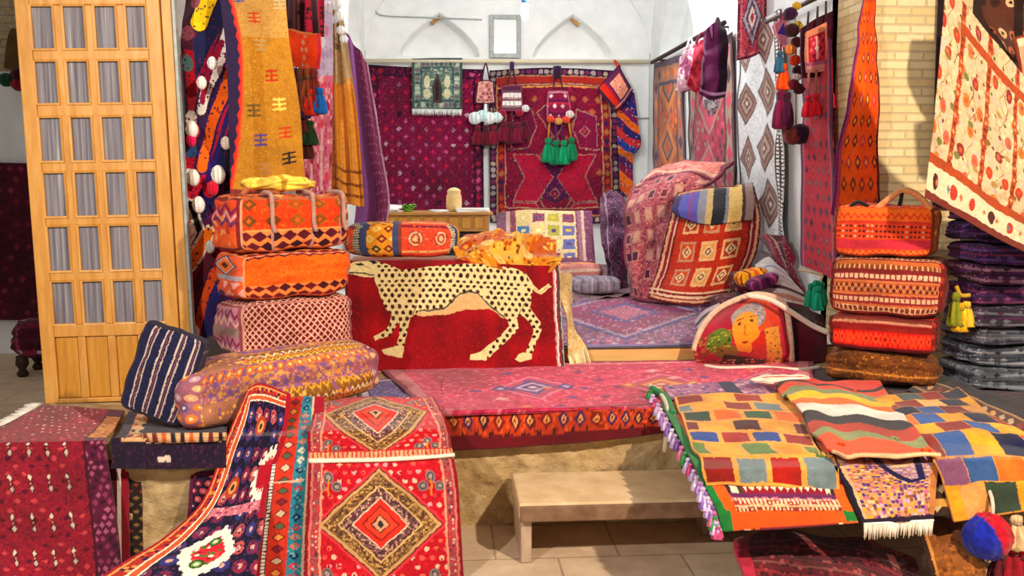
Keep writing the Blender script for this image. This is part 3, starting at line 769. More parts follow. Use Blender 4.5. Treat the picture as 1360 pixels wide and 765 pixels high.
def pat_bw(cv):
    w, h = cv.w, cv.h; cv.fill('#6a4a5a'); cv.rect(0, 0, w, h * .2, '#5a2a48')
    for a in (.38, .7): cv.grid(w / 5, h, w / 11, h * .09, ['#ece6e2'], cv.R(0, h * (a - .12), w, h * (a + .12)), 0, 'b', 1, 0, 0, h * (a - .5)); cv.rect(0, h * (a + .12), w, h * (a + .15), '#c9a5a0')
    cv.frame(0, w * .07, '#8a3a5a')
hang_bag([[(666, 114), (680, 113), (693, 113)], [(666, 130), (680, 130), (694, 130)], [(665, 147), (680, 148), (695, 147)]], YB - .2, pat_bw,
         'grey bag with white blocks and a wide wine red tassel hung on the back wall', tass=[(668, 160, .28, .085, '#6d1030'), (678, 162, .29, .085, '#5c0d2a'), (688, 162, .28, .085, '#731636'), (697, 160, .26, .075, '#5c0d2a')],
         poms=[(698, 144, .05, '#e8e3e4'), (667, 150, .05, '#9a2040'), (690, 150, .05, '#9a2040')], loop=[(674, 113), (680, 92), (686, 113)], strips=[([(680, 92), (680, 82)], '#4a2a5a', .03), ([(668, 148), (668, 162)], '#6d1030', .012), ([(680, 149), (679, 163)], '#6d1030', .012), ([(692, 148), (692, 162)], '#6d1030', .012)])
def pat_mag(cv):
    w, h = cv.w, cv.h; cv.fill('#8a1a4c'); cv.hs((0, h * .08, '#d39aa4'), (h * .3, h * .36, '#5a1a50'), (h * .36, h * .46, '#b52a50'), (h * .7, h * .76, '#5a1a50'), (h * .86, h, '#c4432f'))
    cv.grid(w / 3, h * .33, w * .09, h * .08, ['#f0e6de', '#e0c2b8'], cv.R(0, h * .1, w, h * .8), .5, 'd', .8, 3); cv.frame(0, w * .06, '#b56a86')
hang_bag([[(728, 121), (741, 120), (754, 121)], [(726, 142), (742, 142), (758, 142)], [(727, 160), (742, 164), (758, 160)]], YB - .2, pat_mag,
         'magenta bag with white flecks and bright green tassels hung on the big carpet', tass=[(728, 183, .33, .085, '#0b8a5e'), (738, 186, .33, .085, '#0a7d55'), (749, 186, .33, .085, '#0c9466'), (759, 182, .32, .08, '#0a7d55')],
         poms=[(731, 158, .05, '#e2573a'), (742, 161, .05, '#d9a05a'), (752, 159, .05, '#e2573a'), (757, 152, .055, '#eadfda')], loop=[(734, 120), (740, 94), (748, 120)],
         strips=[([(740, 104), (740, 88)], '#3a1a40', .055), ([(730, 160), (728, 186)], '#b8913e', .012), ([(738, 163), (738, 187)], '#53246a', .014), ([(746, 163), (748, 187)], '#53246a', .014), ([(755, 160), (759, 184)], '#c09a44', .012)])
# diamond hung cushion
def pat_dcush(cv):
    w, h = cv.w, cv.h; cv.fill('#6b2a55'); cv.rect(0, 0, w * .3, h, '#d8341f'); cv.rect(w * .24, 0, w * .3, h, '#b8203a')
    cv.rect(w * .38, h * .2, w * .86, h * .82, '#f0a890'); cv.speck(w / 22, ['#e8745a', '#f6cdb4', '#d85a6a'], .4, cv.R(w * .38, h * .2, w * .86, h * .82)); cv.frame(0, w * .05, '#3c1c40')
    cv.put(cv.R(0, h * .88, w * 1, h * .92), '#e6b6b0')
q = [[(793, 117), (808, 101), (822, 86)], [(806, 132), (820, 117), (831, 103)], [(820, 147), (831, 136), (841, 120)]]
dc = cloth('hanging_cushion', [ry(YB - .22, *q[0]), ry(YB - .30, *q[1]), ry(YB - .22, *q[2])], pat_dcush, th=.09, q=1.6, label='small red and pink cushion hung by its corner at the right of the back rod', cat='cushion')
tube('loop', [PY(820, 90, YB - .22), PY(816, 80, YB - .13), PY(824, 88, YB - .22)], .012, 'wool', dc, n=12, color='#c83a1e')
# multicoloured narrow textile right of the magenta carpet
def pat_multi(cv):
    w, h = cv.w, cv.h; cv.fill('#4a2a70')
    for i, c in enumerate(['#2d2f7a', '#7a2464', '#e2701e', '#3a2a6a', '#c23a3a', '#2d4a9a', '#e27a20', '#5a2a70', '#8a2050', '#e8771c', '#d9641c', '#3a2a5a']):
        t = cv.y - cv.x * .55 * h / w * .25; cv.put((t > h * i / 12) & (t < h * (i + 1) / 12), c)
    cv.speck(w / 14, ['#b8b0b8', '#26244a', '#d94a2a'], .18)
cloth('hanging_textile', [ry(YB - .12, (820, 122), (832, 118), (842, 124)), ry(YB - .16, (820, 160), (834, 165), (848, 168)), ry(YB - .2, (820, 195), (836, 196), (851, 192)), ry(YB - .14, (822, 215), (834, 214), (842, 212)), ry(YB - .12, (823, 262), (832, 262), (841, 258))],
      pat_multi, q=1.3, wr=(.03, 4, 5), label='narrow blue, purple and orange striped textile hanging right of the magenta carpet', cat='textile')

# ============================================================ wooden table with its things
TY = 9.7; tz = PY(560, 282, TY)[2]
tb = empty('table', (PY(567, 300, TY)[0], TY, ZU), 'long carved brown wooden table below the wine red carpet', 'table')
tx0, tx1 = PY(482, 290, TY)[0], PY(655, 290, TY)[0]
box('tabletop', tx0, tx1, TY - .02, TY + .62, tz - .03, tz, 'table_wood', tb, .008)
ap_ = box('apron', tx0 + .04, tx1 - .04, TY + .03, TY + .57, tz - .20, tz - .03, 'table_wood', tb, .006)
box('front_panel', tx0 + .1, tx1 - .1, TY + .10, TY + .12, ZU + .04, tz - .2, 'dark_wood', tb, .004)
for i in range(9):
    x = tx0 + .08 + (tx1 - tx0 - .16) * (i + .5) / 9
    box('carved_boss', x - .05, x + .05, TY + .012, TY + .034, tz - .17, tz - .05, 'pine_panel', ap_, .012)
for sx in (tx0 + .08, tx1 - .08):
    for sy in (TY + .08, TY + .52):
        lathe('leg', (sx, sy, ZU), [(.03, 0), (.035, .05), (.025, .12), (.055, .3), (.03, .38), (.05, .42), (.05, tz - .2 - ZU)], 'table_wood', tb, 14)
# things on the table
pj = PY(603, 275, TY + .25); pj[2] = tz
jr = lathe('jar', pj, [(.05, 0), (.078, .01), (.082, .08), (.080, .15), (.068, .19), (.072, .20)], 'clay', None, 24, label='round cream clay jar standing on the wooden table', cat='jar')
lathe('lid', pj + V(0, 0, .20), [(.072, 0), (.07, .02), (.045, .04), (.012, .05)], 'clay', jr, 20)
def paper(x, y, w, d, h, rot, mat, label, name='papers', cat='papers'):
    c, s = math.cos(rot), math.sin(rot)
    v = []; f = []
    nl = 4
    for k in range(nl):
        a = rot + (hsh(k, x * 7) - .5) * .5; c, s = math.cos(a), math.sin(a); b = len(v)
        for zz in (0, h / nl):
            for (p, q_) in ((-w / 2, -d / 2), (w / 2, -d / 2), (w / 2, d / 2), (-w / 2, d / 2)):
                v.append((x + p * c - q_ * s, y + p * s + q_ * c, tz + k * h / nl + zz))
        f += [(b, b + 3, b + 2, b + 1), (b + 4, b + 5, b + 6, b + 7)] + [(b + i, b + (i + 1) % 4, b + 4 + (i + 1) % 4, b + 4 + i) for i in range(4)]
    return mk(name, v, f, mat, smooth=False, label=label, cat=cat)
pp = PY(506, 280, TY + .2); paper(pp[0], pp[1], .36, .28, .07, .3, 'white_paper', 'heap of pale blue white papers at the left end of the table')
pp = PY(628, 278, TY + .2); paper(pp[0], pp[1], .34, .26, .035, -.1, 'white_paper', 'flat white papers right of the clay jar')
pp = PY(583, 278, TY + .15); paper(pp[0], pp[1], .16, .2, .02, .2, 'white_paper', 'small white sheet lying left of the clay jar')
# leafy green bundle
pp = PY(542, 277, TY + .2); pp[2] = tz
v, f = [], []
for k in range(26):
    a = hsh(k, 1) * 6.28; rr = .02 + .05 * hsh(k, 2); L = .05 + .04 * hsh(k, 3); hgt = .02 + .05 * hsh(k, 4); b = len(v)
    d = V(math.cos(a), math.sin(a), .3); s = V(-math.sin(a), math.cos(a), 0) * .018
    c0 = pp + V(math.cos(a) * rr * .3, math.sin(a) * rr * .3, .004); t = V(0, 0, .003)
    m1 = c0 + d * L * .5 + V(0, 0, hgt); e1 = c0 + d * L + V(0, 0, hgt * .6)
    v += [c0, m1 - s, m1 + s, e1, c0 + t, m1 - s + t, m1 + s + t, e1 + t]
    f += [(b, b + 2, b + 3, b + 1), (b + 4, b + 5, b + 7, b + 6), (b, b + 1, b + 5, b + 4), (b + 1, b + 3, b + 7, b + 5), (b + 3, b + 2, b + 6, b + 7), (b + 2, b, b + 4, b + 6)]
v += list(lathev([(.03, 0), (.045, .02), (.04, .04)], 12)[0] + pp); b2 = len(v) - 36
f += [tuple(i + b2 for i in q_) for q_ in lathev([(.03, 0), (.045, .02), (.04, .04)], 12)[1]]
mk('leafy_bundle', v, f, 'leaf', label='small bright green leafy bunch beside the papers on the table', cat='plant')

# patchwork rug leaning below the magenta carpet
def pat_squares(cv):
    w, h = cv.w, cv.h; cv.fill('#7a4f66')
    cv.vs((0, w * .1, '#7e5a70'), (w * .1, w * .14, '#c9a9a0'), (w * .14, w * .19, '#8a4a5c'), (w * .84, w * .88, '#9c7080'), (w * .88, w * .91, '#d2b8ac'), (w * .91, w, '#7a4866'))
    cv.rect(w * .2, 0, w * .82, h, '#d8c39a'); m = cv.R(w * .2, 0, w * .82, h)
    cv.grid(w * .62 / 4, h / 3.6, w * .06, h * .1, ['#8a4a62', '#6a6fa0', '#b3524c', '#a9a04e', '#4f7ba4', '#d9c58a'], m, 0, 'b', .95, 2, w * .2, h * .03)
    cv.grid(w * .62 / 4, h / 3.6, w * .025, h * .03, ['#e6d3a6', '#5a4a7a', '#d9b04a'], m, 0, 'b', .9, 6, w * .2, h * .03)
    cv.mott(w / 4, .2); cv.speck(w / 90, ['#a58a80'], .1)
sq = cloth('rug', [ry(10.0, (659, 281), (722, 279), (786, 281)), ry(9.8, (660, 310), (722, 309), (788, 312)), ry(9.55, (662, 352), (724, 354), (792, 356)), [PY(663, 352, 9.5) * [1, 1, 0] + V(0, 0, ZU + .01), PY(724, 352, 9.5) * [1, 1, 0] + V(0, 0, ZU + .01), PY(792, 352, 9.5) * [1, 1, 0] + V(0, 0, ZU + .01)]],
           lambda cv: pat_squares(type('o', (Cv,), {})(cv.x / cv.w, cv.y / cv.h, 1, 1)) , label='cream rug with rows of coloured squares leaning below the magenta carpet', cat='rug') if False else None
def pat_sq2(cv):
    H = cv.h; cv.h = H * .62; pat_squares(cv); cv.h = H; cv.hs((H * .66, H, '#7a4f66'))
bx = lambda px, Y: V(PY(px, 352, Y)[0], Y, ZU + .012)
cloth('rug', [ry(10.05, (659, 281), (722, 279), (786, 281)), ry(9.85, (660, 312), (722, 311), (788, 313)), ry(9.6, (662, 350), (724, 352), (791, 354)), [bx(663, 9.5), bx(724, 9.5), bx(792, 9.5)]], pat_sq2, q=1.2, wr=(.02, 3, 2), label='cream rug with rows of coloured squares leaning below the magenta carpet', cat='rug')
# the pile that the rug leans on
def pat_plum(cv):
    cv.fill('#5e3a58'); cv.speck(cv.w / 30, ['#7d5a78', '#3c2440', '#8e4a66', '#a88aa0'], .5); cv.vs((cv.w * .2, cv.w * .24, '#b59aac'), (cv.w * .7, cv.w * .76, '#8a2a50')); cv.mott(cv.w / 3, .4)
c = PY(664, 330, 10.2); c[2] = ZU + .002
softbox('crate', c, .92, .54, .5, 0, {'all': pat_plum}, k=14, q=.4, lump=.002, label='plum covered crate that the cream squares rug leans on', cat='crate')
# purple grey cloth bunch between squares rug and the draped pile
cloth('crumpled_cloth', [ry(9.9, (800, 268), (815, 258), (838, 268)), ry(9.6, (797, 295), (818, 290), (842, 300)), ry(9.4, (800, 325), (816, 330), (838, 335)), ry(9.5, (806, 352), (818, 362), (834, 360)), [bx(808, 9.5), bx(820, 9.45), bx(834, 9.5)]],
      pat_plum, wr=(.09, 5, 6), th=.02, label='crumpled plum and grey cloth hanging between the squares rug and the draped pile', cat='cloth')
# ============================================================ right wall of the room
WX = XR - .035
def pat_heriz(field, f2, dk, lt, n=3):
    def f(cv):
        w, h = cv.w, cv.h; cv.fill(field); cv.speck(w / 26, [f2, dk, lt, field], .45, None, 3)
        for i in range(n):
            cy = h * (i + .5) / n
            cv.dias(w / 2, cy, w * .34, h / n * .46, [(1, lt), (.9, f2), (.6, dk), (.45, lt), (.3, field)])
        cv.frame(0, w * .05, dk); cv.frame(w * .05, w * .17, lt); cv.fmotif(w * .05, w * .17, w * .14, [dk, field, f2]); cv.frame(w * .17, w * .2, dk)
        cv.mott(w / 3, .3)
    return f
cloth('hanging_carpet', [rx(WX, (868, 84), (888, 78), (907, 71)), rx(WX, (868, 190), (888, 192), (908, 196)), rx(WX, (868, 300), (888, 312), (908, 325))], pat_heriz('#c4622a', '#d98a3c', '#5d4a5c', '#b0806a'),
      wr=(.02, 2, 4), q=1.4, label='orange brown carpet hung at the far end of the right wall', cat='carpet')
cloth('hanging_carpet', [rx(WX, (912, 69), (940, 58), (973, 42)), rx(WX, (912, 180), (942, 182), (974, 186)), rx(WX, (912, 300), (942, 312), (976, 330))], pat_heriz('#a23c52', '#c2506a', '#4d3238', '#a08a7c', 2),
      wr=(.03, 2, 8), q=1.3, label='dusky pink medallion carpet hung behind the purple garments', cat='carpet')
# black edge panel between them
def pat_diamonds(cv):
    w, h = cv.w, cv.h; X = lambda p: (p - 978) / 68 * w; Y = lambda p: (p - 40) / 300 * h
    cv.fill('#e2e5e8'); cv.speck(w / 60, ['#cfd5da', '#f0f2f3'], .5)
    for cx, cy, rx_, ry_ in ((1019, 70, 17, 34), (1020, 138, 17, 32), (1022, 208, 17, 32), (1024, 278, 16, 32), (988, 82, 11, 28), (990, 152, 12, 30), (993, 224, 12, 30), (996, 292, 12, 28)):
        cv.dias(X(cx), Y(cy), w * rx_ / 68, h * ry_ / 300, [(1, '#6f5a58'), (.84, '#a08078'), (.68, '#7a5552'), (.5, '#b0a090'), (.3, '#7a4a4c'), (.14, '#d8cfc6')])
    cv.vs((w * .85, w, '#2a2628')); cv.grid(w * .08, h / 62, w * .024, h / 200, ['#efeae6'], cv.x > w * .86, 0, 'b', 1, 0, w * .86); cv.vs((w * .84, w * .855, '#efeae6'))
    cv.vs((0, w * .04, '#6a6a70'))
    cv.mott(w / 3, .12)
cloth('hanging_carpet', [rx(WX - .02, (980, 38), (1008, 26), (1038, 12)), rx(WX - .05, (981, 130), (1010, 128), (1041, 126)), rx(WX - .03, (982, 230), (1012, 234), (1043, 240)), rx(WX - .04, (985, 320), (1013, 332), (1045, 345))],
      pat_diamonds, wr=(.03, 2.5, 2), q=1.4, label='white carpet with tall brown diamonds and a black dotted edge on the right wall', cat='carpet')
# its folded-out lower corner
def pat_plumstripe(cv):
    cv.fill('#6d4a54'); cv.vs((cv.w * .3, cv.w * .45, '#a8455c'), (cv.w * .5, cv.w * .55, '#d8b0a8'), (cv.w * .75, cv.w, '#8a2a44')); cv.speck(cv.w / 18, ['#4d343e', '#b08a86'], .3)
cloth('rug', [rx(WX - .12, (1016, 316), (1030, 310), (1044, 318)), [PY(1024, 345, 7.4), PY(1040, 342, 7.3), PY(1054, 352, 7.2)], [PY(1036, 378, 7.3), PY(1050, 374, 7.2), PY(1066, 386, 7.1)], [V(*(PY(1044, 400, 7.25)[:2]), ZU + .01), V(*(PY(1056, 400, 7.15)[:2]), ZU + .01), V(*(PY(1070, 400, 7.05)[:2]), ZU + .01)]],
      pat_plumstripe, wr=(.05, 5, 3), q=1.4, label='crumpled plum rug leaning under the white diamond carpet', cat='rug')
# small red rug high on the wall
def pat_redmed(cv):
    w, h = cv.w, cv.h; cv.fill('#b04a5c'); cv.frame(0, w * .08, '#6a2a48'); cv.frame(w * .08, w * .16, '#c8707a'); cv.dias(w / 2, h / 2, w * .36, h * .4, [(1, '#4e3a5c'), (.85, '#a9a8b8'), (.6, '#5a4a66'), (.4, '#d8d2d2'), (.2, '#a83a50')]); cv.speck(w / 18, ['#8a2a48', '#d08088'], .22)
cloth('hanging_rug', [ry(8.3, (981, -22), (998, -28), (1018, -34)), ry(8.28, (980, 30), (998, 26), (1018, 22)), ry(8.25, (979, 80), (998, 76), (1017, 66))], pat_redmed, q=1.4, th=.02, label='small red rug with a grey diamond hung above the white diamond carpet', cat='rug')
# garments on the slanting rod
def garment(name, pts, Y, pat, label, cat='garment', th=.06, extra=None):
    return cloth(name, [ry(Y - .08 * math.sin(math.pi * i / (len(pts) - 1)), *r) for i, r in enumerate(pts)], pat, wr=(.06, 6, len(label)), th=th, q=1.5, label=label, cat=cat)
def pat_blotch(base, *cs):
    def f(cv):
        cv.fill(base); n = snoise(cv.x / cv.w * 3, cv.y / cv.w * 3, len(cs)) ; m2 = snoise(cv.x / cv.w * 6 + 4, cv.y / cv.w * 6, 2)
        for i, c in enumerate(cs): cv.put((n * .6 + m2 * .4 > .42 + .12 * i), c)
        cv.mott(cv.w / 3, .2)
    return f
g1 = garment('hanging_bag', [[(908, 64), (916, 58), (924, 56)], [(902, 92), (912, 90), (922, 90)], [(899, 118), (908, 122), (918, 118)]], 10.2, pat_blotch('#c8a4b4', '#e0d4d8', '#b87a94', '#8a4a6a'), 'small pink and white patterned bag hung on the slanting rod, farthest from the viewer', 'bag')
tube('loop', [PY(912, 64, 10.2), PY(917, 50, 10.25), PY(921, 60, 10.2)], .012, 'wool', g1, color='#e6dce2', n=12)
g2 = garment('hanging_bag', [[(922, 60), (930, 52), (938, 52)], [(918, 90), (928, 92), (938, 92)], [(912, 112), (924, 124), (936, 118)]], 9.6, pat_blotch('#a3203c', '#b83450', '#c8485c'), 'rounded red bag hung between the white patterned bag and the purple garment', 'bag')  # lighter red blotches paint highlights into the bag's colour
tube('loop', [PY(924, 58, 9.6), PY(932, 44, 9.6), PY(937, 54, 9.6)], .012, 'wool', g2, color='#7a2a4a', n=12)
def pat_purple(cv):
    cv.fill('#4a1440'); cv.put(snoise(cv.x / cv.w * 4, cv.y / cv.w * .8, 2) > .55, '#6d2a5c'); cv.put(snoise(cv.x / cv.w * 7, cv.y / cv.w * .7, 6) > .72, '#9a6a92'); cv.put(cv.x > cv.w * .66, '#260a24'); cv.hs((cv.h * .9, cv.h * .94, '#b08ab0'))
g3 = garment('hanging_garment', [[(938, 44), (950, 32), (961, 34)], [(939, 66), (951, 64), (965, 62)], [(935, 100), (950, 100), (965, 100)], [(928, 124), (944, 132), (961, 128)]], 9.0, pat_purple, 'long dark purple garment hung on the slanting rod', th=.08)
tube('hook', [PY(950, 34, 9.0), PY(953, 24, 9.03), PY(957, 34, 9.0)], .014, 'dark_metal', g3, n=12)
g4 = garment('hanging_bag', [[(934, 128), (944, 130), (954, 128)], [(934, 142), (945, 146), (954, 140)], [(940, 152), (945, 155), (951, 150)]], 9.05, pat_blotch('#b9b2bc', '#5a4a5e', '#e2dce2'), 'small grey and white scrap hanging below the purple garment', 'bag', th=.03)
for i, (px, py, r, c, Y, w_) in enumerate(((921, 30, .05, '#e3d4e0', 10.0, 'pale lilac'), (931, 52, .05, '#d8c4d4', 9.7, 'lilac'))):
    pass
# string ornaments near the pier
OY = 7.05
orn = empty('hanging_ornament', PY(1038, 120, OY), 'string of purple triangle, orange tassel and coloured yarn hung beside the white diamond carpet', 'ornament')
tube('cord', [PY(1037, 12, OY), PY(1037, 60, OY), PY(1040, 90, OY)], .008, 'wool', orn, n=20, color='#6a2a4a')
v = [PY(1026, 30, OY), PY(1047, 16, OY), PY(1046, 60, OY), PY(1036, 60, OY)]
cloth('woven_triangle', [[PY(1026, 34, OY), PY(1036, 24, OY), PY(1047, 16, OY)], [PY(1030, 46, OY - .02), PY(1038, 44, OY - .03), PY(1047, 42, OY - .02)], [PY(1037, 62, OY), PY(1042, 63, OY), PY(1047, 62, OY)]],
      lambda cv: (cv.fill('#8a5a70'), cv.frame(0, cv.w * .14, '#c07a8a'), cv.poly([(cv.w * .15, cv.h * .5), (cv.w * .7, cv.h * .2), (cv.w * .75, cv.h * .6)], '#2d1464')), th=.04, q=1.5, parent=orn)
tassel(PY(1041, 84, OY), .2, .05, '#ef5a14', orn); tassel(PY(1036, 68, OY), .16, .04, '#3a6a86', orn)
tassel(PY(1038, 118, OY), .3, .06, '#7a1a4a', orn); tassel(PY(1046, 122, OY - .03), .26, .05, '#4a1238', orn)
orn2 = empty('hanging_ornament', PY(1056, 120, OY), 'string of dark and orange woolly balls ending in a brown and purple pompom pair', 'ornament')
tube('cord', [PY(1056, 8, OY), PY(1057, 80, OY), PY(1057, 170, OY)], .008, 'wool', orn2, n=20, color='#b9a9a4')
for px, py, r, c in ((1050, 18, .07, '#3a143a'), (1058, 8, .045, '#c8a030'), (1060, 34, .05, '#b89a3a'), (1052, 40, .075, '#3a1018'), (1058, 56, .06, '#5a1a20'), (1050, 66, .06, '#d8894a'), (1056, 80, .06, '#c43a1e'), (1057, 78, .035, '#f0b830'), (1060, 94, .06, '#3a1222'), (1058, 102, .05, '#d9d0cf'), (1054, 112, .06, '#6a1228'), (1061, 118, .06, '#4a0f1e')):
    pompom(PY(px, py, OY - .04), r * .68, c, orn2)
pompom(PY(1053, 180, OY), .07, '#7a3a3a', orn2); pompom(PY(1062, 178, OY), .078, '#2e1030', orn2)
# red bag with three red tassels
def pat_redbag(cv):
    w, h = cv.w, cv.h; cv.fill('#a02238'); cv.frame(0, w * .1, '#d98a72'); cv.hs((0, h * .16, '#d08a70'), (h * .84, h, '#c88a8a'), (h * .76, h * .84, '#a05a7a'))
    m = cv.R(w * .18, h * .2, w * .82, h * .74); cv.put(m, '#b83048'); cv.grid(w * .22, h * .14, w * .09, h * .06, ['#6a1028', '#e0707a'], m, .5, 'd', 1, 2); cv.line([(w * .5, h * .24), (w * .5, h * .7)], w * .1, '#eab8b4'); cv.dia(w * .5, h * .48, w * .1, h * .1, '#f4dcd6')
rb = cloth('hanging_bag', [ry(6.75, (1071, 42), (1084, 36), (1098, 29)), ry(6.72, (1071, 70), (1085, 66), (1099, 62)), ry(6.75, (1073, 97), (1085, 96), (1098, 94))], pat_redbag, th=.04, q=1.6, label='red woven bag with red tassels hung in front of the long red runner', cat='bag')
for px, py in ((1074, 128), (1084, 126), (1102, 116)): tube('cord', [PY(px, 92, 6.74), PY(px, py, 6.74)], .009, 'wool', rb, n=2, color='#9a6a5a'); tassel(PY(px, py - 2, 6.73), .16, .045, '#c01a34', rb)
for a, b in (((1072, 40), (1074, 16)), ((1085, 36), (1086, 9)), ((1097, 30), (1097, 2))): tube('strap', [PY(*a, 6.76), PY(*b, 6.85)], .008, 'wool', rb, n=2, color='#3a1a24')
cloth('hanging_cloth', [ry(6.82, (1064, 38), (1085, 24), (1107, 14)), ry(6.82, (1064, 70), (1085, 62), (1107, 60)), ry(6.82, (1066, 104), (1085, 102), (1107, 98))], lambda cv: (cv.fill('#4a1028'), cv.speck(cv.w / 14, ['#2a0a1c', '#6a1a38'], .3)), th=.02, label='dark wine cloth hung right behind the red woven bag', cat='cloth')
# long red runner
def pat_runner(cv):
    w, h = cv.w, cv.h; cv.fill('#c0243f'); cv.grid(w / 6, w / 6, w / 18, w / 16, ['#5a4a6a', '#5a1a3a', '#c8505a', '#7a2a4a', '#8a6a6a'], None, .5, 'd', .95, 3, rim='#7a1a40'); cv.vs((0, w * .07, '#6a2a5a'), (w * .07, w * .12, '#c05a78'), (w * .88, w * .93, '#c05a78'), (w * .93, w, '#5a2450')); cv.mott(w, .25)
cloth('hanging_runner', [rx(WX - .02, (1066, 66), (1086, 60), (1108, 52)), rx(WX - .04, (1066, 200), (1086, 200), (1108, 200)), rx(WX - .02, (1066, 352), (1086, 362), (1109, 374))], pat_runner, wr=(.02, 2, 3), q=1.4, label='long red runner hung on the right wall behind the stacked bags', cat='runner')
# orange kilim over the pier edge
def pat_okilim(cv):
    w, h = cv.w, cv.h; cv.fill('#ee6414'); cv.put(cv.x > w * .5, '#e8590f')
    cv.grid(w / 5, h / 11, w * .07, h * .033, ['#8a2a3a', '#5a2a2a', '#c23a50', '#7a3a10'], cv.R(w * .14, 0, w * .95, h), .5, 'd', .9, 1, core='#ee7a20'); cv.grid(w / 5, h / 11, w * .035, h * .016, ['#ef7a1c', '#f0a03c'], cv.R(w * .14, 0, w * .95, h), .5, 'd', 1, 4)
    cv.vs((0, w * .06, '#7a2a6a'), (w * .06, w * .13, '#b84a5a'), (w * .95, w, '#4a1c18')); cv.mott(w / 2, .18)
cloth('hanging_kilim', [ry(6.1, (1147, -14), (1152, -16), (1159, -14)), ry(6.06, (1136, 60), (1149, 58), (1163, 60)), ry(6.04, (1121, 150), (1144, 148), (1167, 150)), ry(6.06, (1104, 285), (1136, 288), (1170, 285))], pat_okilim, wr=(.035, 4, 3), q=1.3, label='orange kilim with dark diamonds gathered at the top, hung at the brick pier', cat='kilim')

# ============================================================ heaps on the room floor
def zf(px, py): return PZ(px, py, ZU + .006)
def pat_floor(cv):
    w, h = cv.w, cv.h; cv.fill('#9a6a8a'); cv.speck(w / 50, ['#b884a0', '#7d5a8a', '#b85a7a', '#c9a4b4'], .5)
    for s, c in ((.46, '#6a5a92'), (.42, '#c0a4bc'), (.38, '#a04a72'), (.2, '#6a5a92'), (.15, '#c27a90')): cv.dia(w * .5, h * .5, w * s, h * s * .95, c)
    cv.speck(w / 70, ['#c9a8b8', '#8a4a78', '#6a5a8c'], .3, None, 4)
    cv.frame(0, w * .03, '#8a7aa0'); cv.frame(w * .03, w * .09, '#a65a80'); cv.fmotif(w * .03, w * .09, w * .06, ['#c9b0bf', '#5d4a80']); cv.frame(w * .09, w * .1, '#cdb9c9'); cv.mott(w / 3, .3)
cloth('floor_carpet', [[zf(712, 384), zf(830, 384), zf(945, 384)], [zf(705, 420), zf(830, 420), zf(955, 420)], [zf(690, 461), zf(830, 459), zf(970, 456)]], pat_floor, q=1.0, face=(0, 0, 1), label='faded purple and pink carpet laid on the room floor behind the wooden sill', cat='carpet')
# grey seam strip at the sill
def pat_dim(cv):
    cv.fill('#8a7078'); cv.speck(cv.w / 40, ['#a88a94', '#6a5a74', '#a05a70'], .5)
z2 = lambda px, py: PZ(px, py, ZU + .02)
cloth('floor_carpet', [[z2(745, 352), z2(800, 350), z2(850, 350)], [z2(742, 372), z2(800, 370), z2(862, 372)], [z2(735, 402), z2(800, 396), z2(840, 392)]], pat_dim, face=(0, 0, 1), wr=(.03, 3, 2), label='greyish folded carpet lying at the back of the room floor', cat='carpet')
def pat_gstripe(cv):
    w, h = cv.w, cv.h; cv.fill('#8f8796')
    for i in range(9): cv.vs((w * i / 9, w * (i + .35) / 9, ['#b9b2bc', '#6f6678', '#a898a8'][i % 3]))
    cv.speck(w / 40, ['#a09aa8'], .2)
c = PZ(762, 394, ZU + .025); softbox('cushion', c, .52, .17, .42, .15, {'all': pat_gstripe}, k=3.2, seed=2, label='flat grey striped cushion lying on the floor beside the leopard rug', cat='cushion')
def pat_pinkstripe(cv):
    cv.fill('#c88a86'); cv.hs((cv.h * .2, cv.h * .35, '#e6c9be'), (cv.h * .5, cv.h * .62, '#a0486a'), (cv.h * .75, cv.h * .85, '#d9a04a')); cv.mott(cv.w / 3, .2)
c = PZ(742, 386, ZU + .03) + V(0, .12, 0); softbox('folded_blanket', c, .55, .25, .3, .3, {'all': pat_pinkstripe}, k=4, seed=5, label='folded pink striped blanket between the golden cloth and the grey striped cushion', cat='blanket')

# the tall pile under two rugs
def pat_pinkdrape(cv):
    w, h = cv.w, cv.h; cv.fill('#b0606a'); cv.speck(w / 40, ['#c97a7c', '#8a3a54', '#d89a8c', '#6a3050'], .5)
    cv.grid(w / 6, h / 10, w * .05, h * .03, ['#7a2a44', '#5a2a48', '#d9a898'], cv.y > h * .3, 0, 'b', .8, 3, rim='#c9908a')
    cv.put(cv.y < h * .24, '#d88a7e'); cv.speck(w / 24, ['#b84a5a', '#e8b09c', '#c4646a'], .4, cv.y < h * .24, 6); cv.hs((h * .24, h * .27, '#e0b49c'), (h * .29, h * .31, '#6a2a40')); cv.put((cv.y > h * .3), cv.c[cv.y > h * .3] * .85 if False else cv.c[cv.y > h * .3])
    cv.frame(0, w * .04, '#8a4a5a'); cv.mott(w / 3, .3)
fl = lambda px, Y: V(PY(px, 390, Y)[0], Y, ZU + .022)
cloth('draped_rug', [[PY(856, 236, 9.5), PY(895, 216, 9.5), PY(938, 206, 9.1), PY(974, 210, 8.75)], [PY(842, 242, 9.15), PY(876, 228, 9.0), PY(918, 222, 8.8), PY(960, 226, 8.6)], [PY(835, 265, 8.9), PY(862, 252, 8.7), PY(898, 246, 8.55), PY(935, 244, 8.5)],
      [PY(832, 315, 8.8), PY(856, 308, 8.55), PY(886, 300, 8.4), PY(918, 296, 8.35)], [PY(833, 365, 8.75), PY(853, 365, 8.5), PY(880, 362, 8.35), PY(905, 360, 8.3)], [fl(834, 8.7), fl(852, 8.45), fl(875, 8.3), fl(900, 8.25)]],
      pat_pinkdrape, wr=(.05, 4, 9), th=.03, label='faded pink rug draped over a tall pile against the right wall', cat='rug')
def pat_dark(cv):
    cv.fill('#2a1a20'); cv.speck(cv.w / 20, ['#4a2430', '#1c1218', '#5a3a40'], .4)
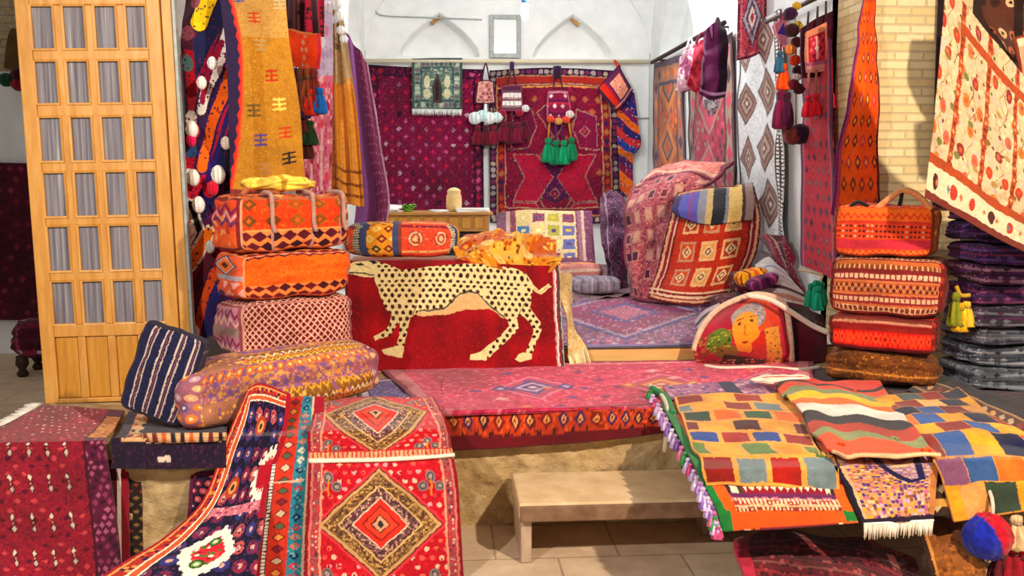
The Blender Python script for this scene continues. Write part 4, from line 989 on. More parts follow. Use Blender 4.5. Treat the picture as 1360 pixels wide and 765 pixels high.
c = V(PY(868, 300, 9.0)[0] - .02, 8.78, ZU + .02)
softbox('crate', c, .62, 1.02, .42, 0, {'all': pat_dark}, k=14, q=.35, lump=.002, label='tall dark crate that the faded pink rug is draped over', cat='crate')
def pat_redsquares(cv):
    w, h = cv.w, cv.h; cv.fill('#b3341c'); cv.speck(w / 70, ['#c44a22', '#9a2418'], .4)
    bw = w * .16
    cv.frame(0, w * .02, '#6a1a20'); cv.frame(w * .02, w * .05, '#d8a888'); cv.frame(w * .05, w * .085, '#8a2030'); cv.frame(w * .085, w * .1, '#e0b8a0'); cv.frame(w * .1, w * .125, '#7a1a22')
    x0, y0 = w * .17, h * .05; cw, ch = (w * .66) / 3, (h * .83) / 4
    for i in range(3):
        for j in range(4):
            cx, cy = x0 + cw * (i + .5), y0 + ch * (j + .5); s = cw * .37; t = ch * .36; k = hsh(i, j, 3)
            cv.rect(cx - s, cy - t, cx + s, cy + t, '#e2b584' if k > .25 else '#c89478'); cv.rect(cx - s * .75, cy - t * .75, cx + s * .75, cy + t * .75, ['#c8542a', '#a8402a', '#d8a060', '#d9885a'][int(k * 4)])
            cv.dias(cx, cy, s * .66, t * .66, [(1, '#e9cfa4'), (.66, '#7a4a3a'), (.36, '#efc79a')])
    cv.hs((h * .9, h * .915, '#e6c4a8'), (h * .94, h * .955, '#e6c4a8')); cv.mott(w / 3, .15)
cloth('draped_rug', [[PY(900, 256, 8.3), PY(950, 250, 8.25), PY(1002, 249, 8.1)], [PY(886, 300, 8.05), PY(945, 298, 7.9), PY(1010, 292, 7.85)], [PY(873, 350, 7.95), PY(935, 352, 7.75), PY(1002, 342, 7.75)], [PY(863, 398, 7.85), PY(915, 406, 7.6), PY(966, 398, 7.7)]],
      pat_redsquares, wr=(.03, 3, 5), th=.02, q=1.2, label='red rug with rows of cream squares draped over the front of the pile', cat='rug')
def pat_blanket(cv):
    w = cv.w; cv.fill('#5a4a86')
    cv.vs((0, w * .08, '#3a3060'), (w * .08, w * .32, '#5a5aa8'), (w * .2, w * .26, '#7a4a90'), (w * .32, w * .42, '#8a8a96'), (w * .42, w * .5, '#c2a878'), (w * .5, w * .66, '#23232e'), (w * .66, w * .7, '#8a8a90'), (w * .7, w * .86, '#ecc880'), (w * .86, w * .9, '#5a3a3a'), (w * .9, w, '#a08a84'))
cloth('striped_blanket', [[PY(893, 259, 8.32), PY(945, 249, 8.35), PY(1000, 243, 8.15)], [PY(897, 262, 8.18), PY(945, 254, 8.16), PY(1000, 250, 8.0)], [PY(892, 276, 8.02), PY(943, 276, 7.93), PY(1002, 266, 7.9)], [PY(897, 286, 7.97), PY(941, 296, 7.84), PY(1000, 292, 7.8)]], pat_blanket, wr=(.015, 4, 2), th=.015, q=1.3, label='blue, black and yellow striped blanket laid over the top of the red squares rug', cat='blanket')
# heap at the right wall: white striped cloth, yellow and purple rolls
def pat_wstripe(cv):
    w, h = cv.w, cv.h; cv.fill('#d9d3d0'); cv.hs((h * .3, h * .36, '#9aa0c0'), (h * .5, h * .54, '#b0a8b8'), (h * .72, h * .78, '#5a3a48'), (h * .84, h * .9, '#c08a80'), (h * .93, h, '#6a3a44')); cv.mott(w / 3, .12)
cloth('striped_cloth', [[PY(1003, 350, 7.2), PY(1020, 340, 7.3), PY(1036, 352, 7.2)], [PY(1006, 366, 7.0), PY(1030, 362, 6.95), PY(1056, 374, 6.95)], [PY(1012, 384, 6.9), PY(1040, 386, 6.8), PY(1072, 396, 6.8)], [PY(1012, 404, 6.85), PY(1040, 408, 6.75), PY(1076, 412, 6.75)]], pat_wstripe, wr=(.03, 5, 4), th=.03, q=1.3, label='white cloth with dark stripes heaped behind the portrait cushion', cat='cloth')
def pat_roll(c1, c2, c3):
    def f(cv):
        cv.fill(c1); cv.vs((cv.w * .2, cv.w * .3, c2), (cv.w * .45, cv.w * .6, c3), (cv.w * .75, cv.w * .85, c2)); cv.mott(cv.w / 3, .2)
    return f
c = PY(988, 386, 6.9); softbox('rolled_textile', c, .26, .13, .2, .2, {'all': pat_roll('#dba024', '#8a3a20', '#c8602a')}, k=2.6, roll=.2, label='yellow rolled textile at the right foot of the red squares rug', cat='textile')
c = PY(1002, 392, 6.7); softbox('rolled_textile', c, .25, .1, .18, .15, {'all': pat_roll('#6a2a58', '#a04a7a', '#4a1a40')}, k=2.6, roll=.3, label='purple rolled textile in front of the yellow roll', cat='textile')
def pat_heapdark(cv):
    cv.fill('#5a2a38'); cv.speck(cv.w / 14, ['#8a4a50', '#32182a', '#b08a84', '#7a2030'], .5)
c = PZ(955, 430, ZU + .01); softbox('folded_rug', c, .72, .2, .4, -.05, {'all': pat_heapdark}, k=5, seed=8, label='low dark folded rug on the floor behind the portrait cushion', cat='rug')
c = PZ(1000, 425, ZU + .01) + V(-.12, .02, .2); softbox('folded_rug', c, .5, .17, .34, .0, {'all': pat_heapdark}, k=5, seed=9, label='dark folded rug under the white striped cloth', cat='rug')
def pat_curl(cv):
    cv.fill('#b8a4ae'); cv.hs((cv.h * .3, cv.h * .5, '#3a2430'), (cv.h * .7, cv.h * .85, '#c4506a'))
cloth('cloth', [[PY(922, 426, 6.9), PY(935, 412, 6.95), PY(955, 402, 7.0)], [PY(926, 436, 6.7), PY(940, 422, 6.7), PY(962, 412, 6.75)], [PY(930, 446, 6.6), PY(944, 432, 6.6), PY(966, 420, 6.6)]], pat_curl, th=.02, q=1.4, label='curled pale cloth edge left of the portrait cushion', cat='cloth')

# portrait cushion with white cord
def pat_portrait(cv):
    w, h = cv.w, cv.h; X = lambda p: (p - 920) / 130 * w; Y = lambda p: (p - 392) / 95 * h
    cv.fill('#b5173c'); cv.mott(w / 3, .25)
    cv.speck(w / 24, ['#c8603a', '#7a5a24', '#a08a3a', '#d99a5a'], .55, cv.R(0, Y(440), X(968), h), 3)
    cv.ell(X(952), Y(452), w * .13, h * .16, '#6a7a2a'); cv.ell(X(962), Y(466), w * .12, h * .1, '#8a6a24'); cv.speck(w / 30, ['#a8a440', '#4a4a1c'], .4, ((cv.x - X(952)) / (w * .12)) ** 2 + ((cv.y - Y(454)) / (h * .15)) ** 2 < 1)
    cv.ell(X(1000), Y(420), w * .26, h * .27, '#d8542c'); cv.ell(X(990), Y(424), w * .2, h * .2, '#a89a9a'); cv.speck(w / 34, ['#8a7a80', '#c4b4ae', '#d8a080'], .45, ((cv.x - X(990)) / (w * .2)) ** 2 + ((cv.y - Y(424)) / (h * .2)) ** 2 < 1, 4)
    cv.poly([(X(1012), Y(404)), (X(1042), Y(408)), (X(1040), Y(436)), (X(1016), Y(430))], '#d8401c')
    cv.ell(X(986), Y(440), w * .13, h * .2, '#e89a34'); cv.poly([(X(970), Y(446)), (X(1006), Y(444)), (X(990), Y(470)), (X(976), Y(466))], '#e8952e')
    for x, y in ((978, 436), (994, 434)): cv.ell(X(x), Y(y), w * .018, h * .018, '#6a3418'); cv.line([(X(x - 4), Y(y - 4)), (X(x + 4), Y(y - 5))], w * .012, '#7a3c1a')
    cv.line([(X(986), Y(438)), (X(984), Y(448)), (X(988), Y(449))], w * .012, '#b8641c'); cv.ell(X(985), Y(456), w * .03, h * .015, '#9a3020')
    cv.poly([(X(992), Y(458)), (X(1012), Y(444)), (X(1012), Y(478)), (X(996), Y(474))], '#c8301c'); cv.poly([(X(1012), Y(442)), (X(1036), Y(434)), (X(1038), h), (X(1014), h)], '#e29a3a'); cv.speck(w / 32, ['#c8742a', '#7a4418'], .25, cv.R(X(1012), Y(440), X(1038), h))
    cv.poly([(X(960), Y(470)), (X(1012), Y(480)), (X(1012), h), (X(950), h)], '#3a1c14'); cv.speck(w / 22, ['#b85a4a', '#d8a08a', '#7a2a20'], .6, cv.y > Y(478), 5)
pz = lambda px, Y: V(PY(px, 484, Y)[0], Y, ZP + .012)
po = cloth('portrait_cushion', [[PY(950, 414, 6.16), PY(982, 398, 6.16), PY(1010, 393, 6.16), PY(1038, 402, 6.16)], [PY(931, 438, 6.04), PY(968, 426, 5.95), PY(1008, 420, 5.95), PY(1043, 432, 6.02)], [PY(921, 464, 6.0), PY(964, 458, 5.86), PY(1010, 454, 5.86), PY(1048, 460, 5.98)], [pz(926, 6.06), pz(966, 6.0), pz(1010, 6.0), pz(1050, 6.05)]],
           pat_portrait, th=.08, q=1.5, label='crimson cushion woven with a turbaned face, propped against the wooden sill', cat='cushion')
tube('piping', [PY(921, 466, 6.0), PY(931, 438, 6.02), PY(952, 412, 6.12), PY(984, 396, 6.12), PY(1010, 391, 6.12), PY(1040, 402, 6.12), PY(1049, 440, 6.0), PY(1052, 480, 6.02)], .02, 'wool', po, n=60, color='#e2c4ac')
def pat_sack(cv):
    cv.fill('#5c0f26'); cv.put(cv.y < cv.h * .34, '#2a1214'); cv.speck(cv.w / 14, ['#4a2a1c', '#7a3420'], .2, cv.y < cv.h * .34); cv.put((cv.x < cv.w * .22) & (cv.y > cv.h * .4), '#3a3440'); cv.mott(cv.w / 3, .2)
sk = cloth('sack', [[PY(1040, 408, 6.2), PY(1068, 414, 6.3), PY(1094, 420, 6.2)], [PY(1046, 440, 6.1), PY(1072, 442, 6.1), PY(1098, 446, 6.1)], [pz(1052, 6.1), pz(1074, 6.06), pz(1098, 6.1)]], pat_sack, th=.06, q=1.3, wr=(.02, 5, 3), label='dark wine red sack standing between the portrait cushion and the stacked bags', cat='sack')
tube('rope', [PY(992, 392, 6.02), PY(1022, 398, 5.98), PY(1050, 414, 5.97), PY(1078, 432, 5.96), PY(1100, 442, 5.92)], .018, 'white_rope', None, n=40, label='pale rope running from the portrait cushion across the dark sack', cat='rope')
tube('rope', [PZ(936, 486, ZP + .02), PZ(960, 489, ZP + .02), PZ(1010, 488, ZP + .02), PZ(1060, 491, ZP + .02), PZ(1088, 488, ZP + .02)], .014, 'white_rope', None, n=40, label='pale rope lying along the foot of the portrait cushion', cat='rope')
tt = empty('tassel_bunch', PY(1086, 405, 6.42), 'bunch of bright green tassels beside the stacked bags on the right', 'tassel')
for i, (px, py) in enumerate(((1078, 376), (1084, 372), (1091, 374), (1087, 380))): tassel(PY(px, py, 6.4 - .015 * i), .17, .045, ['#128a66', '#1a9a78', '#0d7a58', '#22a080'][i], tt)
tube('cord', [PY(1060, 358, 6.46), PY(1080, 362, 6.42), PY(1092, 366, 6.42), PY(1086, 376, 6.4)], .01, 'wool', tt, n=16, color='#d8c4a8')
# ============================================================ leopard rug on its chest
CZ = 1.31
cx0, cx1 = PY(462, 400, 6.3)[0], PY(738, 400, 6.3)[0]
ch = empty('storage_chest', ((cx0 + cx1) / 2, 6.55, ZU), 'wooden chest hidden under the leopard rug', 'chest')
box('body', cx0, cx1, 6.30, 6.86, ZU, CZ - .04, 'bench_wood', ch, .008); box('lid', cx0 - .01, cx1 + .01, 6.285, 6.87, CZ - .04, CZ, 'table_wood', ch, .008)
for k in range(3): box('strap', cx0 + .2 + k * .4, cx0 + .24 + k * .4, 6.292, 6.3, ZU + .05, CZ - .06, 'dark_metal', ch.children[0])
Z3 = lambda zx, zy: ((zx / 2.638 + 440) - 458, (zy / 2.638 + 230) - 345)
def pat_leopard(cv):
    cv.x = cv.x / cv.w * 292; cv.y = (cv.y / cv.h * 1.13 - .13) * 153; w, h = 292., 153.
    Pz = lambda L: [Z3(*p) for p in L]
    cv.fill('#960d1b'); n = snoise(cv.x / 14, cv.y / 90, 3); cv.c *= (1 + .35 * (n - .5))[..., None]; n = snoise(cv.x / 60, cv.y / 25, 5); cv.c *= (1 + .3 * (n - .5))[..., None]
    cv.speck(2.2, ['#ab1822', '#820a18'], .14)
    body = cv.P(Pz([(150, 400), (158, 345), (180, 340), (215, 362), (250, 380), (300, 376), (400, 362), (500, 355), (600, 362), (660, 368), (692, 382), (708, 405), (716, 432), (706, 478), (690, 512), (652, 520), (640, 540), (600, 515), (560, 492), (520, 452), (490, 448), (455, 460), (420, 495), (395, 508), (312, 510), (285, 525), (255, 530), (215, 525), (190, 500), (168, 450)]))
    cream = '#f0dba6'; dk = '#5d4a38'
    legs = [[(278, 520), (262, 580), (248, 652), (185, 642), (176, 630), (228, 615), (236, 580), (240, 530)], [(245, 530), (205, 585), (150, 600), (145, 588), (192, 562), (215, 520)],
            [(655, 512), (662, 552), (640, 582), (560, 642), (540, 658), (483, 656), (486, 640), (520, 630), (600, 580), (628, 550), (622, 528), (596, 500)], [(704, 488), (738, 530), (744, 560), (720, 605), (700, 655), (660, 664), (642, 656), (655, 643), (685, 630), (705, 590), (716, 560), (700, 535), (668, 510)]]
    belly = Pz([(290, 518), (312, 505), (398, 500), (430, 478), (458, 455), (490, 446), (522, 450), (562, 486), (600, 512), (560, 500), (480, 504), (440, 512), (400, 522), (320, 526)])
    tail = Pz([(692, 380), (715, 405), (738, 428), (772, 402), (784, 410), (745, 444), (722, 434), (700, 408)])
    head = Pz([(50, 366), (62, 350), (88, 330), (130, 322), (160, 326), (182, 345), (178, 385), (150, 402), (110, 398), (80, 392), (56, 386)])
    cv.poly(belly, '#e2b884')
    for L in legs: cv.poly(Pz(L), cream)
    cv.poly(tail, cream); cv.put(body, cream); cv.poly(head, cream)
    bl = Pz([(312, 510), (398, 503), (430, 480), (458, 456), (490, 447), (520, 452), (560, 488), (610, 522)]); cv.line(bl, 2.4, '#6a5a48'); cv.line([(a, b + 1.8) for a, b in bl], 1.2, '#d8c094')
    cv.line(Pz([(690, 470), (668, 498), (662, 515)]), 1.2, '#8a7452'); cv.line(Pz([(300, 495), (285, 522)]), 1.4, '#8a7452')
    spotm = body.copy()
    for L in legs: spotm |= cv.P(Pz(L))
    low = cv.y > Z3(0, 612)[1]; spotm &= ~(cv.P(Pz([(170, 615), (260, 615), (260, 660), (170, 660)])) | cv.P(Pz([(470, 628), (545, 628), (545, 662), (470, 662)])) | cv.P(Pz([(630, 636), (700, 636), (700, 668), (630, 668)])))
    cv.grid(9.2, 6.4, 2.5, 2.3, ['#4a2a22', '#3a1f1c', '#5a3628'], spotm & (cv.x > Z3(165, 0)[0]), .5, 'o', .97, 2)
    cv.line(Pz([(720, 425), (745, 436), (775, 408)]), 1.2, '#b89a6a')
    # face
    cv.poly(Pz([(85, 345), (108, 340), (118, 352), (98, 358)]), '#3a2a28'); cv.poly(Pz([(132, 324), (152, 320), (168, 340), (150, 352)]), '#2e2430'); cv.line(Pz([(60, 384), (100, 386), (150, 396)]), 1.8, '#4a3a38'); cv.line(Pz([(48, 364), (60, 372)]), 2.4, '#4a3034'); cv.line(Pz([(110, 352), (140, 372)]), 1.2, '#8a7a6a')
    # edges
    cv.put(cv.y < 2.5, '#c9a8a8'); cv.put(cv.y < -2, '#b01424'); b = h - cv.y
    cv.put(b < 7, '#d8a0a0'); cv.put(b < 5.2, '#4a2038'); cv.put(b < 2.2, '#8a8aa4')
    r = w - cv.x; cv.put(r < 10, '#c89a98'); cv.put(r < 8, '#ece0d8'); cv.put(r < 6, '#a31a2c'); cv.put(r < 4, '#4a4a4c'); cv.put(r < 1.2, '#c0b0a0')
    cv.put(cv.x < 3, '#5a1a2a')
e = lambda py, Y, *xs: [PY(x, py + (x - 600) * s_, Y) for x, s_ in xs]
lp = cloth('leopard_rug', [[V(PY(457, 345, 6.45)[0], 6.45, CZ + .016), V(PY(600, 345, 6.45)[0], 6.45, CZ + .016), V(PY(741, 345, 6.45)[0], 6.45, CZ + .016)], [V(PY(457, 345, 6.27)[0], 6.27, CZ + .012), V(PY(600, 345, 6.27)[0], 6.27, CZ + .014), V(PY(742, 345, 6.27)[0], 6.27, CZ + .004)],
      [PY(458, 372, 6.2), PY(600, 372, 6.2), PY(744, 380, 6.2)], [PY(459, 430, 6.1), PY(602, 430, 6.08), PY(747, 435, 6.1)], [PY(460, 501, 5.98), PY(604, 501, 5.98), PY(751, 498, 5.98)]], pat_leopard, q=1.6, wr=(.008, 3, 2), th=.012, on=('chest',), off=.016, label='red rug woven with a cream spotted leopard, hanging over the chest', cat='rug')
def pat_cream(cv):
    cv.fill('#e2c78e'); cv.speck(cv.w / 8, ['#d2b070', '#efdcae'], .4); cv.mott(cv.w, .2)
cr_ = cloth('fringed_cloth', [[PY(743, 366, 6.26), PY(750, 362, 6.35), PY(757, 366, 6.42)], [PY(748, 400, 6.2), PY(756, 398, 6.25), PY(764, 400, 6.35)], [PY(752, 440, 6.16), PY(760, 440, 6.18), PY(769, 438, 6.24)], [PY(755, 476, 6.10), PY(766, 472, 6.12), PY(779, 464, 6.16)]], pat_cream, wr=(.03, 6, 2), th=.012, q=1.3, label='cream cloth with a knotted fringe hanging at the right side of the leopard rug', cat='cloth')
fringe(cr_, PY(754, 473, 6.10), PY(779, 462, 6.15), (.03, -.04, -.13), 14, '#ecd9ac', r=.007)
# bolster and golden cloth on the chest
def pat_bolster(cv):
    w, h = cv.w, cv.h; cv.fill('#d5543a'); cv.mott(w / 4, .2)
    cv.vs((0, w * .1, '#e8dcc0'), (w * .1, w * .19, '#4a5578'), (w * .19, w * .42, '#e09c34'), (w * .42, w * .47, '#4a5578'), (w * .47, w * .5, '#8a4a3a'))
    cv.grid(w * .03, h * .08, w * .012, h * .032, ['#3a3036'], cv.x < w * .1, .5, 'b', 1)
    cv.grid(w * .11, h * .3, w * .05, h * .13, ['#8a3a24', '#f0cf7a', '#4a4a3a'], cv.R(w * .19, 0, w * .42, h), .5, 'd', 1, 2, core='#e8b04a')
    for x in (.62, .86): cv.ells(w * x, h * .45, w * .07, h * .24, [(1, '#b8442e'), (.85, '#dcc3a0'), (.6, '#b8482e'), (.35, '#e0c090')])
    cv.hs(); m = cv.x > w * .5; cv.put(m & (cv.y > h * .8) & (cv.y < h * .88), '#e8b070'); cv.put(m & (cv.y < h * .12), '#8a3040'); cv.speck(w / 60, ['#e88a5a', '#a8342a'], .15, m)
c = PY(456, 349, 6.36); c[2] = CZ + .025
softbox('bolster', c, .78, .24, .3, .02, {'all': pat_bolster}, k=4.2, seed=3, label='round red and yellow kilim bolster lying on top of the leopard rug', cat='bolster', q=1.2)
def pat_gold(cv):
    cv.fill('#d8922c'); n = snoise(cv.x / cv.w * 5, cv.y / cv.w * 5, 2); cv.put(n > .6, '#c8641c'); cv.put(n < .25, '#e8b850'); cv.speck(cv.w / 26, ['#b85a1c', '#f0c860', '#8a3a14', '#e8a03c'], .4); cv.grid(cv.w / 5, cv.w / 5, cv.w / 16, cv.w / 16, ['#b8481c', '#f2d080', '#7a3a1a'], None, .5, 'o', .6, 3, core='#e8a848')
cloth('golden_cloth', [[PY(622, 312, 6.75), PY(655, 304, 6.75), PY(690, 310, 6.75), PY(725, 326, 6.75)], [PY(612, 326, 6.5), PY(650, 312, 6.48), PY(690, 318, 6.5), PY(738, 334, 6.5)], [PY(606, 340, 6.38), PY(645, 330, 6.34), PY(690, 334, 6.34), PY(744, 345, 6.36)], [PY(628, 352, 6.26), PY(655, 354, 6.22), PY(695, 356, 6.2), PY(744, 356, 6.22)]], pat_gold, wr=(.075, 7, 4), th=.02, q=1.2, on=('chest',), off=.035, label='crumpled golden patterned cloth heaped on the right end of the leopard rug', cat='cloth')

# ============================================================ left wall hangings
def pat_wave(cv):
    w, h = cv.w, cv.h; X = lambda p: (p - 243) / 87 * w; Y = lambda p: p / 430 * h
    cv.fill('#3a1c4c'); t = cv.y + cv.x * 1.9
    cols = ['#2d1a3a', '#7a1834', '#20204a', '#a01440', '#3a1c4c', '#c01a3c', '#1e2250', '#5a1848', '#8a1638', '#26285a', '#44204e', '#b01840']
    for i, c in enumerate(cols): cv.put((t > h * i / 9) & (t < h * (i + 1) / 9), c)
    cv.vs((0, w * .05, '#3a1830'), (w * .05, w * .2, '#b3142e')); cv.put((cv.x < w * .2) & (cv.y < Y(80)), '#4a1a34')
    def band(pts, th, c, c2=None):
        P = [(X(a), Y(b)) for a, b in pts]
        if c2: cv.line(P, (th + 7) / 87 * w, c2)
        cv.line(P, th / 87 * w, c)
    band([(296, -14), (268, 46)], 24, '#f4c81c', '#241638'); band([(318, 30), (300, 75), (282, 110), (268, 150)], 15, '#f3e8e2', '#3a1c3a')
    band([(306, 100), (296, 140), (280, 175), (270, 220)], 15, '#f0701a', '#3a2064'); band([(322, 70), (318, 130), (300, 180), (284, 220), (268, 260)], 8, '#3a2470'); band([(298, 70), (280, 100), (270, 140)], 9, '#9a1440')
    band([(325, 150), (312, 200)], 14, '#0e0c14'); band([(312, 205), (308, 250)], 18, '#16101a')
    band([(252, 265), (268, 300), (250, 340)], 8, '#1a1a20', '#e8d8cc'); band([(246, 350), (262, 330), (278, 300)], 14, '#ef7a1c', '#f0d9bc'); band([(252, 390), (285, 330)], 14, '#5a1c2c'); band([(268, 420), (290, 350)], 14, '#d0541c', '#3a1a3a'); band([(282, 430), (298, 370)], 16, '#31307c')
    for cx, cy, c in ((252, 160, '#f0e4dc'), (256, 175, '#d81c60'), (254, 200, '#3a5a8a'), (252, 232, '#e8dcd8'), (256, 250, '#d02050'), (278, 248, '#d01c3c'), (252, 60, '#8a4a5a'), (250, 95, '#5a7a7a'), (262, 20, '#a05a6a')): cv.ell(X(cx), Y(cy), w * .1, h * .022, c)
    cv.speck(w / 26, ['#2a1638', '#6a1c3c'], .12); cv.mott(w / 2, .25)
km = cloth('hanging_kilim', [ry(5.55, (243, -20), (262, -24), (287, -20), (318, -18)), ry(5.5, (243, 90), (265, 92), (292, 90), (326, 88)), ry(5.48, (243, 200), (266, 202), (292, 200), (328, 198)), ry(5.46, (243, 320), (264, 322), (290, 320), (318, 316)), ry(5.45, (243, 448), (262, 452), (282, 446), (308, 440))], pat_wave, wr=(.06, 4, 7), th=.012, q=1.3,
           label='wavy multicoloured kilim with white wool tufts hung beside the pine door', cat='kilim')
for px, py, r, c in ((290, 232, .05, '#efe8e0'), (255, 172, .045, '#f2e6e0'), (254, 186, .035, '#d41c5c'), (257, 236, .045, '#eee4dc'), (300, 190, .035, '#ece0d0'), (264, 272, .045, '#f0e8e0'), (283, 250, .04, '#c81c3c'), (252, 305, .035, '#f0dcc0'), (248, 315, .03, '#d81c70'), (279, 328, .035, '#c8c8c4'), (258, 440, .04, '#d8cfc6'), (268, 110, .035, '#f4e8e2'), (282, 84, .035, '#e8e4e4')):
    pompom(PY(px, py, 5.42), r * .72, c, km, 'wool_tuft', sq=1.5)
# tan gabbeh with comb motifs
def pat_tan(cv):
    w, h = cv.w, cv.h; X = lambda p: (p - 300) / 100 * w; Y = lambda p: (p + 10) / 270 * h
    cv.fill('#b8822c'); cv.vs((w * .34, w * .52, '#ab741c')); cv.put((cv.y < Y(60)), '#c29656'); cv.mott(w / 2, .2); cv.speck(w / 60, ['#ab761e', '#c49440'], .3)
    def comb(x, y, c, s=1):
        for q in (-6, 0, 6): cv.line([(X(x - 8), Y(y + q)), (X(x + 8), Y(y + q))], 2.8 / 100 * w, c)
        cv.line([(X(x), Y(y - 7)), (X(x), Y(y + 7))], 2.8 / 100 * w, c)
    for x, y, c in ((347, 33, '#b8401c'), (352, 70, '#b09060'), (364, 110, '#b8381c'), (336, 152, '#6a5428'), (372, 146, '#ecd070'), (344, 190, '#5a4a80'), (378, 184, '#c04a20'), (382, 218, '#3a2a28'), (350, 226, '#b08050'), (327, 2, '#5a5a8a'), (390, 12, '#c8b890')): comb(x, y, c)
    lim = X(302) + w * .2 * (1 - ((cv.y - h * .35) / (h * .6)) ** 2).clip(-1, 1); cv.put(cv.x < lim + w * .03, '#e0603a'); cv.put(cv.x < lim, '#d23a2c')
    cv.put((cv.x < lim - w * .05 + w * .03 * tri(cv.y / (h / 16))), '#342448'); cv.put(cv.y > Y(250), '#8a3a3a')
cloth('gabbeh_rug', [ry(5.42, (290, -14), (320, -16), (350, -15), (378, -14)), ry(5.32, (300, 60), (330, 58), (360, 58), (384, 56)), ry(5.3, (304, 150), (335, 152), (368, 150), (398, 148)), ry(5.32, (306, 262), (338, 262), (372, 256), (406, 246))], pat_tan, wr=(.03, 3, 4), th=.015, q=1.3, label='tan rug with small comb motifs and a red edge hung above the left bag stack', cat='rug')
# bags, runner and drapes deeper on the left wall
def pat_obag(cv):
    w, h = cv.w, cv.h; cv.fill('#d8461a'); cv.mott(w / 2, .2); cv.grid(w * .16, h * .2, w * .07, h * .09, ['#c8846a', '#8a3a2a', '#b8a08a'], cv.R(w * .4, h * .1, w * .62, h * .95), .5, 'd', 1, 2); cv.hs((0, h * .06, '#c07a4a')); cv.vs((w * .9, w, '#c83a50'))
ob = cloth('hanging_bag', [ry(5.9, (382, 36), (402, 42), (425, 44)), ry(5.86, (383, 64), (404, 68), (426, 68)), ry(5.9, (385, 86), (405, 92), (424, 92))], pat_obag, th=.05, q=1.4, label='orange red woven bag hung right of the tan rug', cat='bag')
for px, L, c in ((390, .24, '#4a1a24'), (398, .28, '#6a3a2a'), (408, .26, '#8a4a2a'), (416, .25, '#7a2a24')): tassel(PY(px, 90, 5.86), L, .05, c, ob)
for a, b in (((386, 38), (388, -10)), ((420, 44), (416, -10))): tube('strap', [PY(*a, 5.9), PY(*b, 5.95)], .02, 'wool', ob, n=2, color='#3a1420')
def pat_dkbag(cv):
    cv.fill('#3a1420'); cv.vs((cv.w * .1, cv.w * .16, '#7a4a2a'), (cv.w * .3, cv.w * .36, '#6a3a2a'), (cv.w * .5, cv.w * .98, '#a01a3c')); cv.speck(cv.w / 8, ['#2a0e18', '#5a1a2a'], .35)
cloth('hanging_cloth', [ry(6.1, (379, -12), (405, -12), (430, -12)), ry(6.1, (380, 20), (405, 22), (430, 22)), ry(6.1, (381, 46), (405, 48), (430, 48))], pat_dkbag, th=.03, label='dark red cloth hung above and behind the orange red bag', cat='cloth')
oc = empty('hanging_ornament', PY(405, 170, 5.9), 'string of red, blue and green tassels dangling below the orange red bag', 'ornament')
tube('cord', [PY(398, 96, 5.96), PY(400, 140, 5.9), PY(402, 185, 5.9)], .008, 'wool', oc, n=12, color='#5a2a2a')
for px, py, L, r, c in ((412, 118, .16, .05, '#c0301c'), (424, 116, .16, .045, '#1c6ab8'), (401, 140, .08, .05, '#26184a'), (411, 160, .15, .05, '#1c3a1c'), (404, 150, .12, .04, '#5a2018'), (408, 178, .15, .04, '#4a1812'), (404, 128, .12, .05, '#8a2a20')): tassel(PY(px, py, 5.84), L, r, c, oc)
def pat_pink(cv):
    w, h = cv.w, cv.h; cv.fill('#d87a94'); cv.speck(w / 12, ['#e8a8b4', '#c85a7a', '#b84a6a', '#f0c4c8'], .6, None, 0, 2.2); cv.vs((w * .28, w * .36, '#eec8cc'), (w * .62, w * .7, '#eebcc4'), (0, w * .06, '#ead8d0')); cv.grid(w / 3, h / 12, w / 12, h / 34, ['#a83a5c', '#e0586a'], None, .5, 'd', .9); cv.hs((0, h * .4, '#c9bcd8')); cv.speck(w / 8, ['#e4e0ee', '#b8a4cc', '#d890b0'], .6, cv.y < h * .4, 3, 3)
cloth('hanging_runner', [ry(6.35, (400, -14), (420, -14), (441, -14)), ry(6.3, (400, 120), (420, 122), (442, 120)), ry(6.25, (402, 270), (420, 272), (440, 270))], pat_pink, wr=(.03, 4, 2), q=1.3, label='pale pink runner hung between the tan rug and the golden drape', cat='runner')
# pleated drapes on the inner left wall
def pleat(amp, n, k=0):
    def f(G):
        nv, nu = G.shape[:2]; u = np.linspace(0, n * 2 * math.pi, nu)[None, :]; t = np.linspace(.35, 1, nv)[:, None]
        d = amp * t * np.sin(u + k + .6 * np.sin(t * 5)); N = gnormal(G); return G + N * d[..., None]
    return f
def pat_golddrape(cv):
    w, h = cv.w, cv.h; cv.fill('#d08a2c'); n = snoise(cv.x / w * 6, cv.y / h * 1.2, 3)
    cv.put(cv.y < h * .42, '#9a7a52'); cv.put((cv.y < h * .42) & (n > .55), '#c8b89a'); cv.put((cv.y < h * .42) & (n < .25), '#4a4034'); cv.put((cv.y > h * .38) & (n > .62), '#e8ac50'); cv.put((cv.y > h * .38) & (n < .22), '#9a5a18')
    for a in (.84, .9, .95): cv.put((cv.y > h * a) & (cv.y < h * (a + .014)), '#8a4e1a')
    cv.speck(w / 50, ['#b8741c', '#e0a040'], .2)
cloth('drape', [ry(7.9, (440, 12), (448, 14), (454, 20)), ry(7.7, (438, 80), (452, 82), (464, 84)), ry(7.55, (436, 160), (456, 164), (474, 164)), ry(7.45, (438, 255), (460, 270), (482, 274))], pat_golddrape, warp=pleat(.035, 2.6), th=.012, q=1.5, label='golden brown pleated drape hung on the left wall', cat='drape')
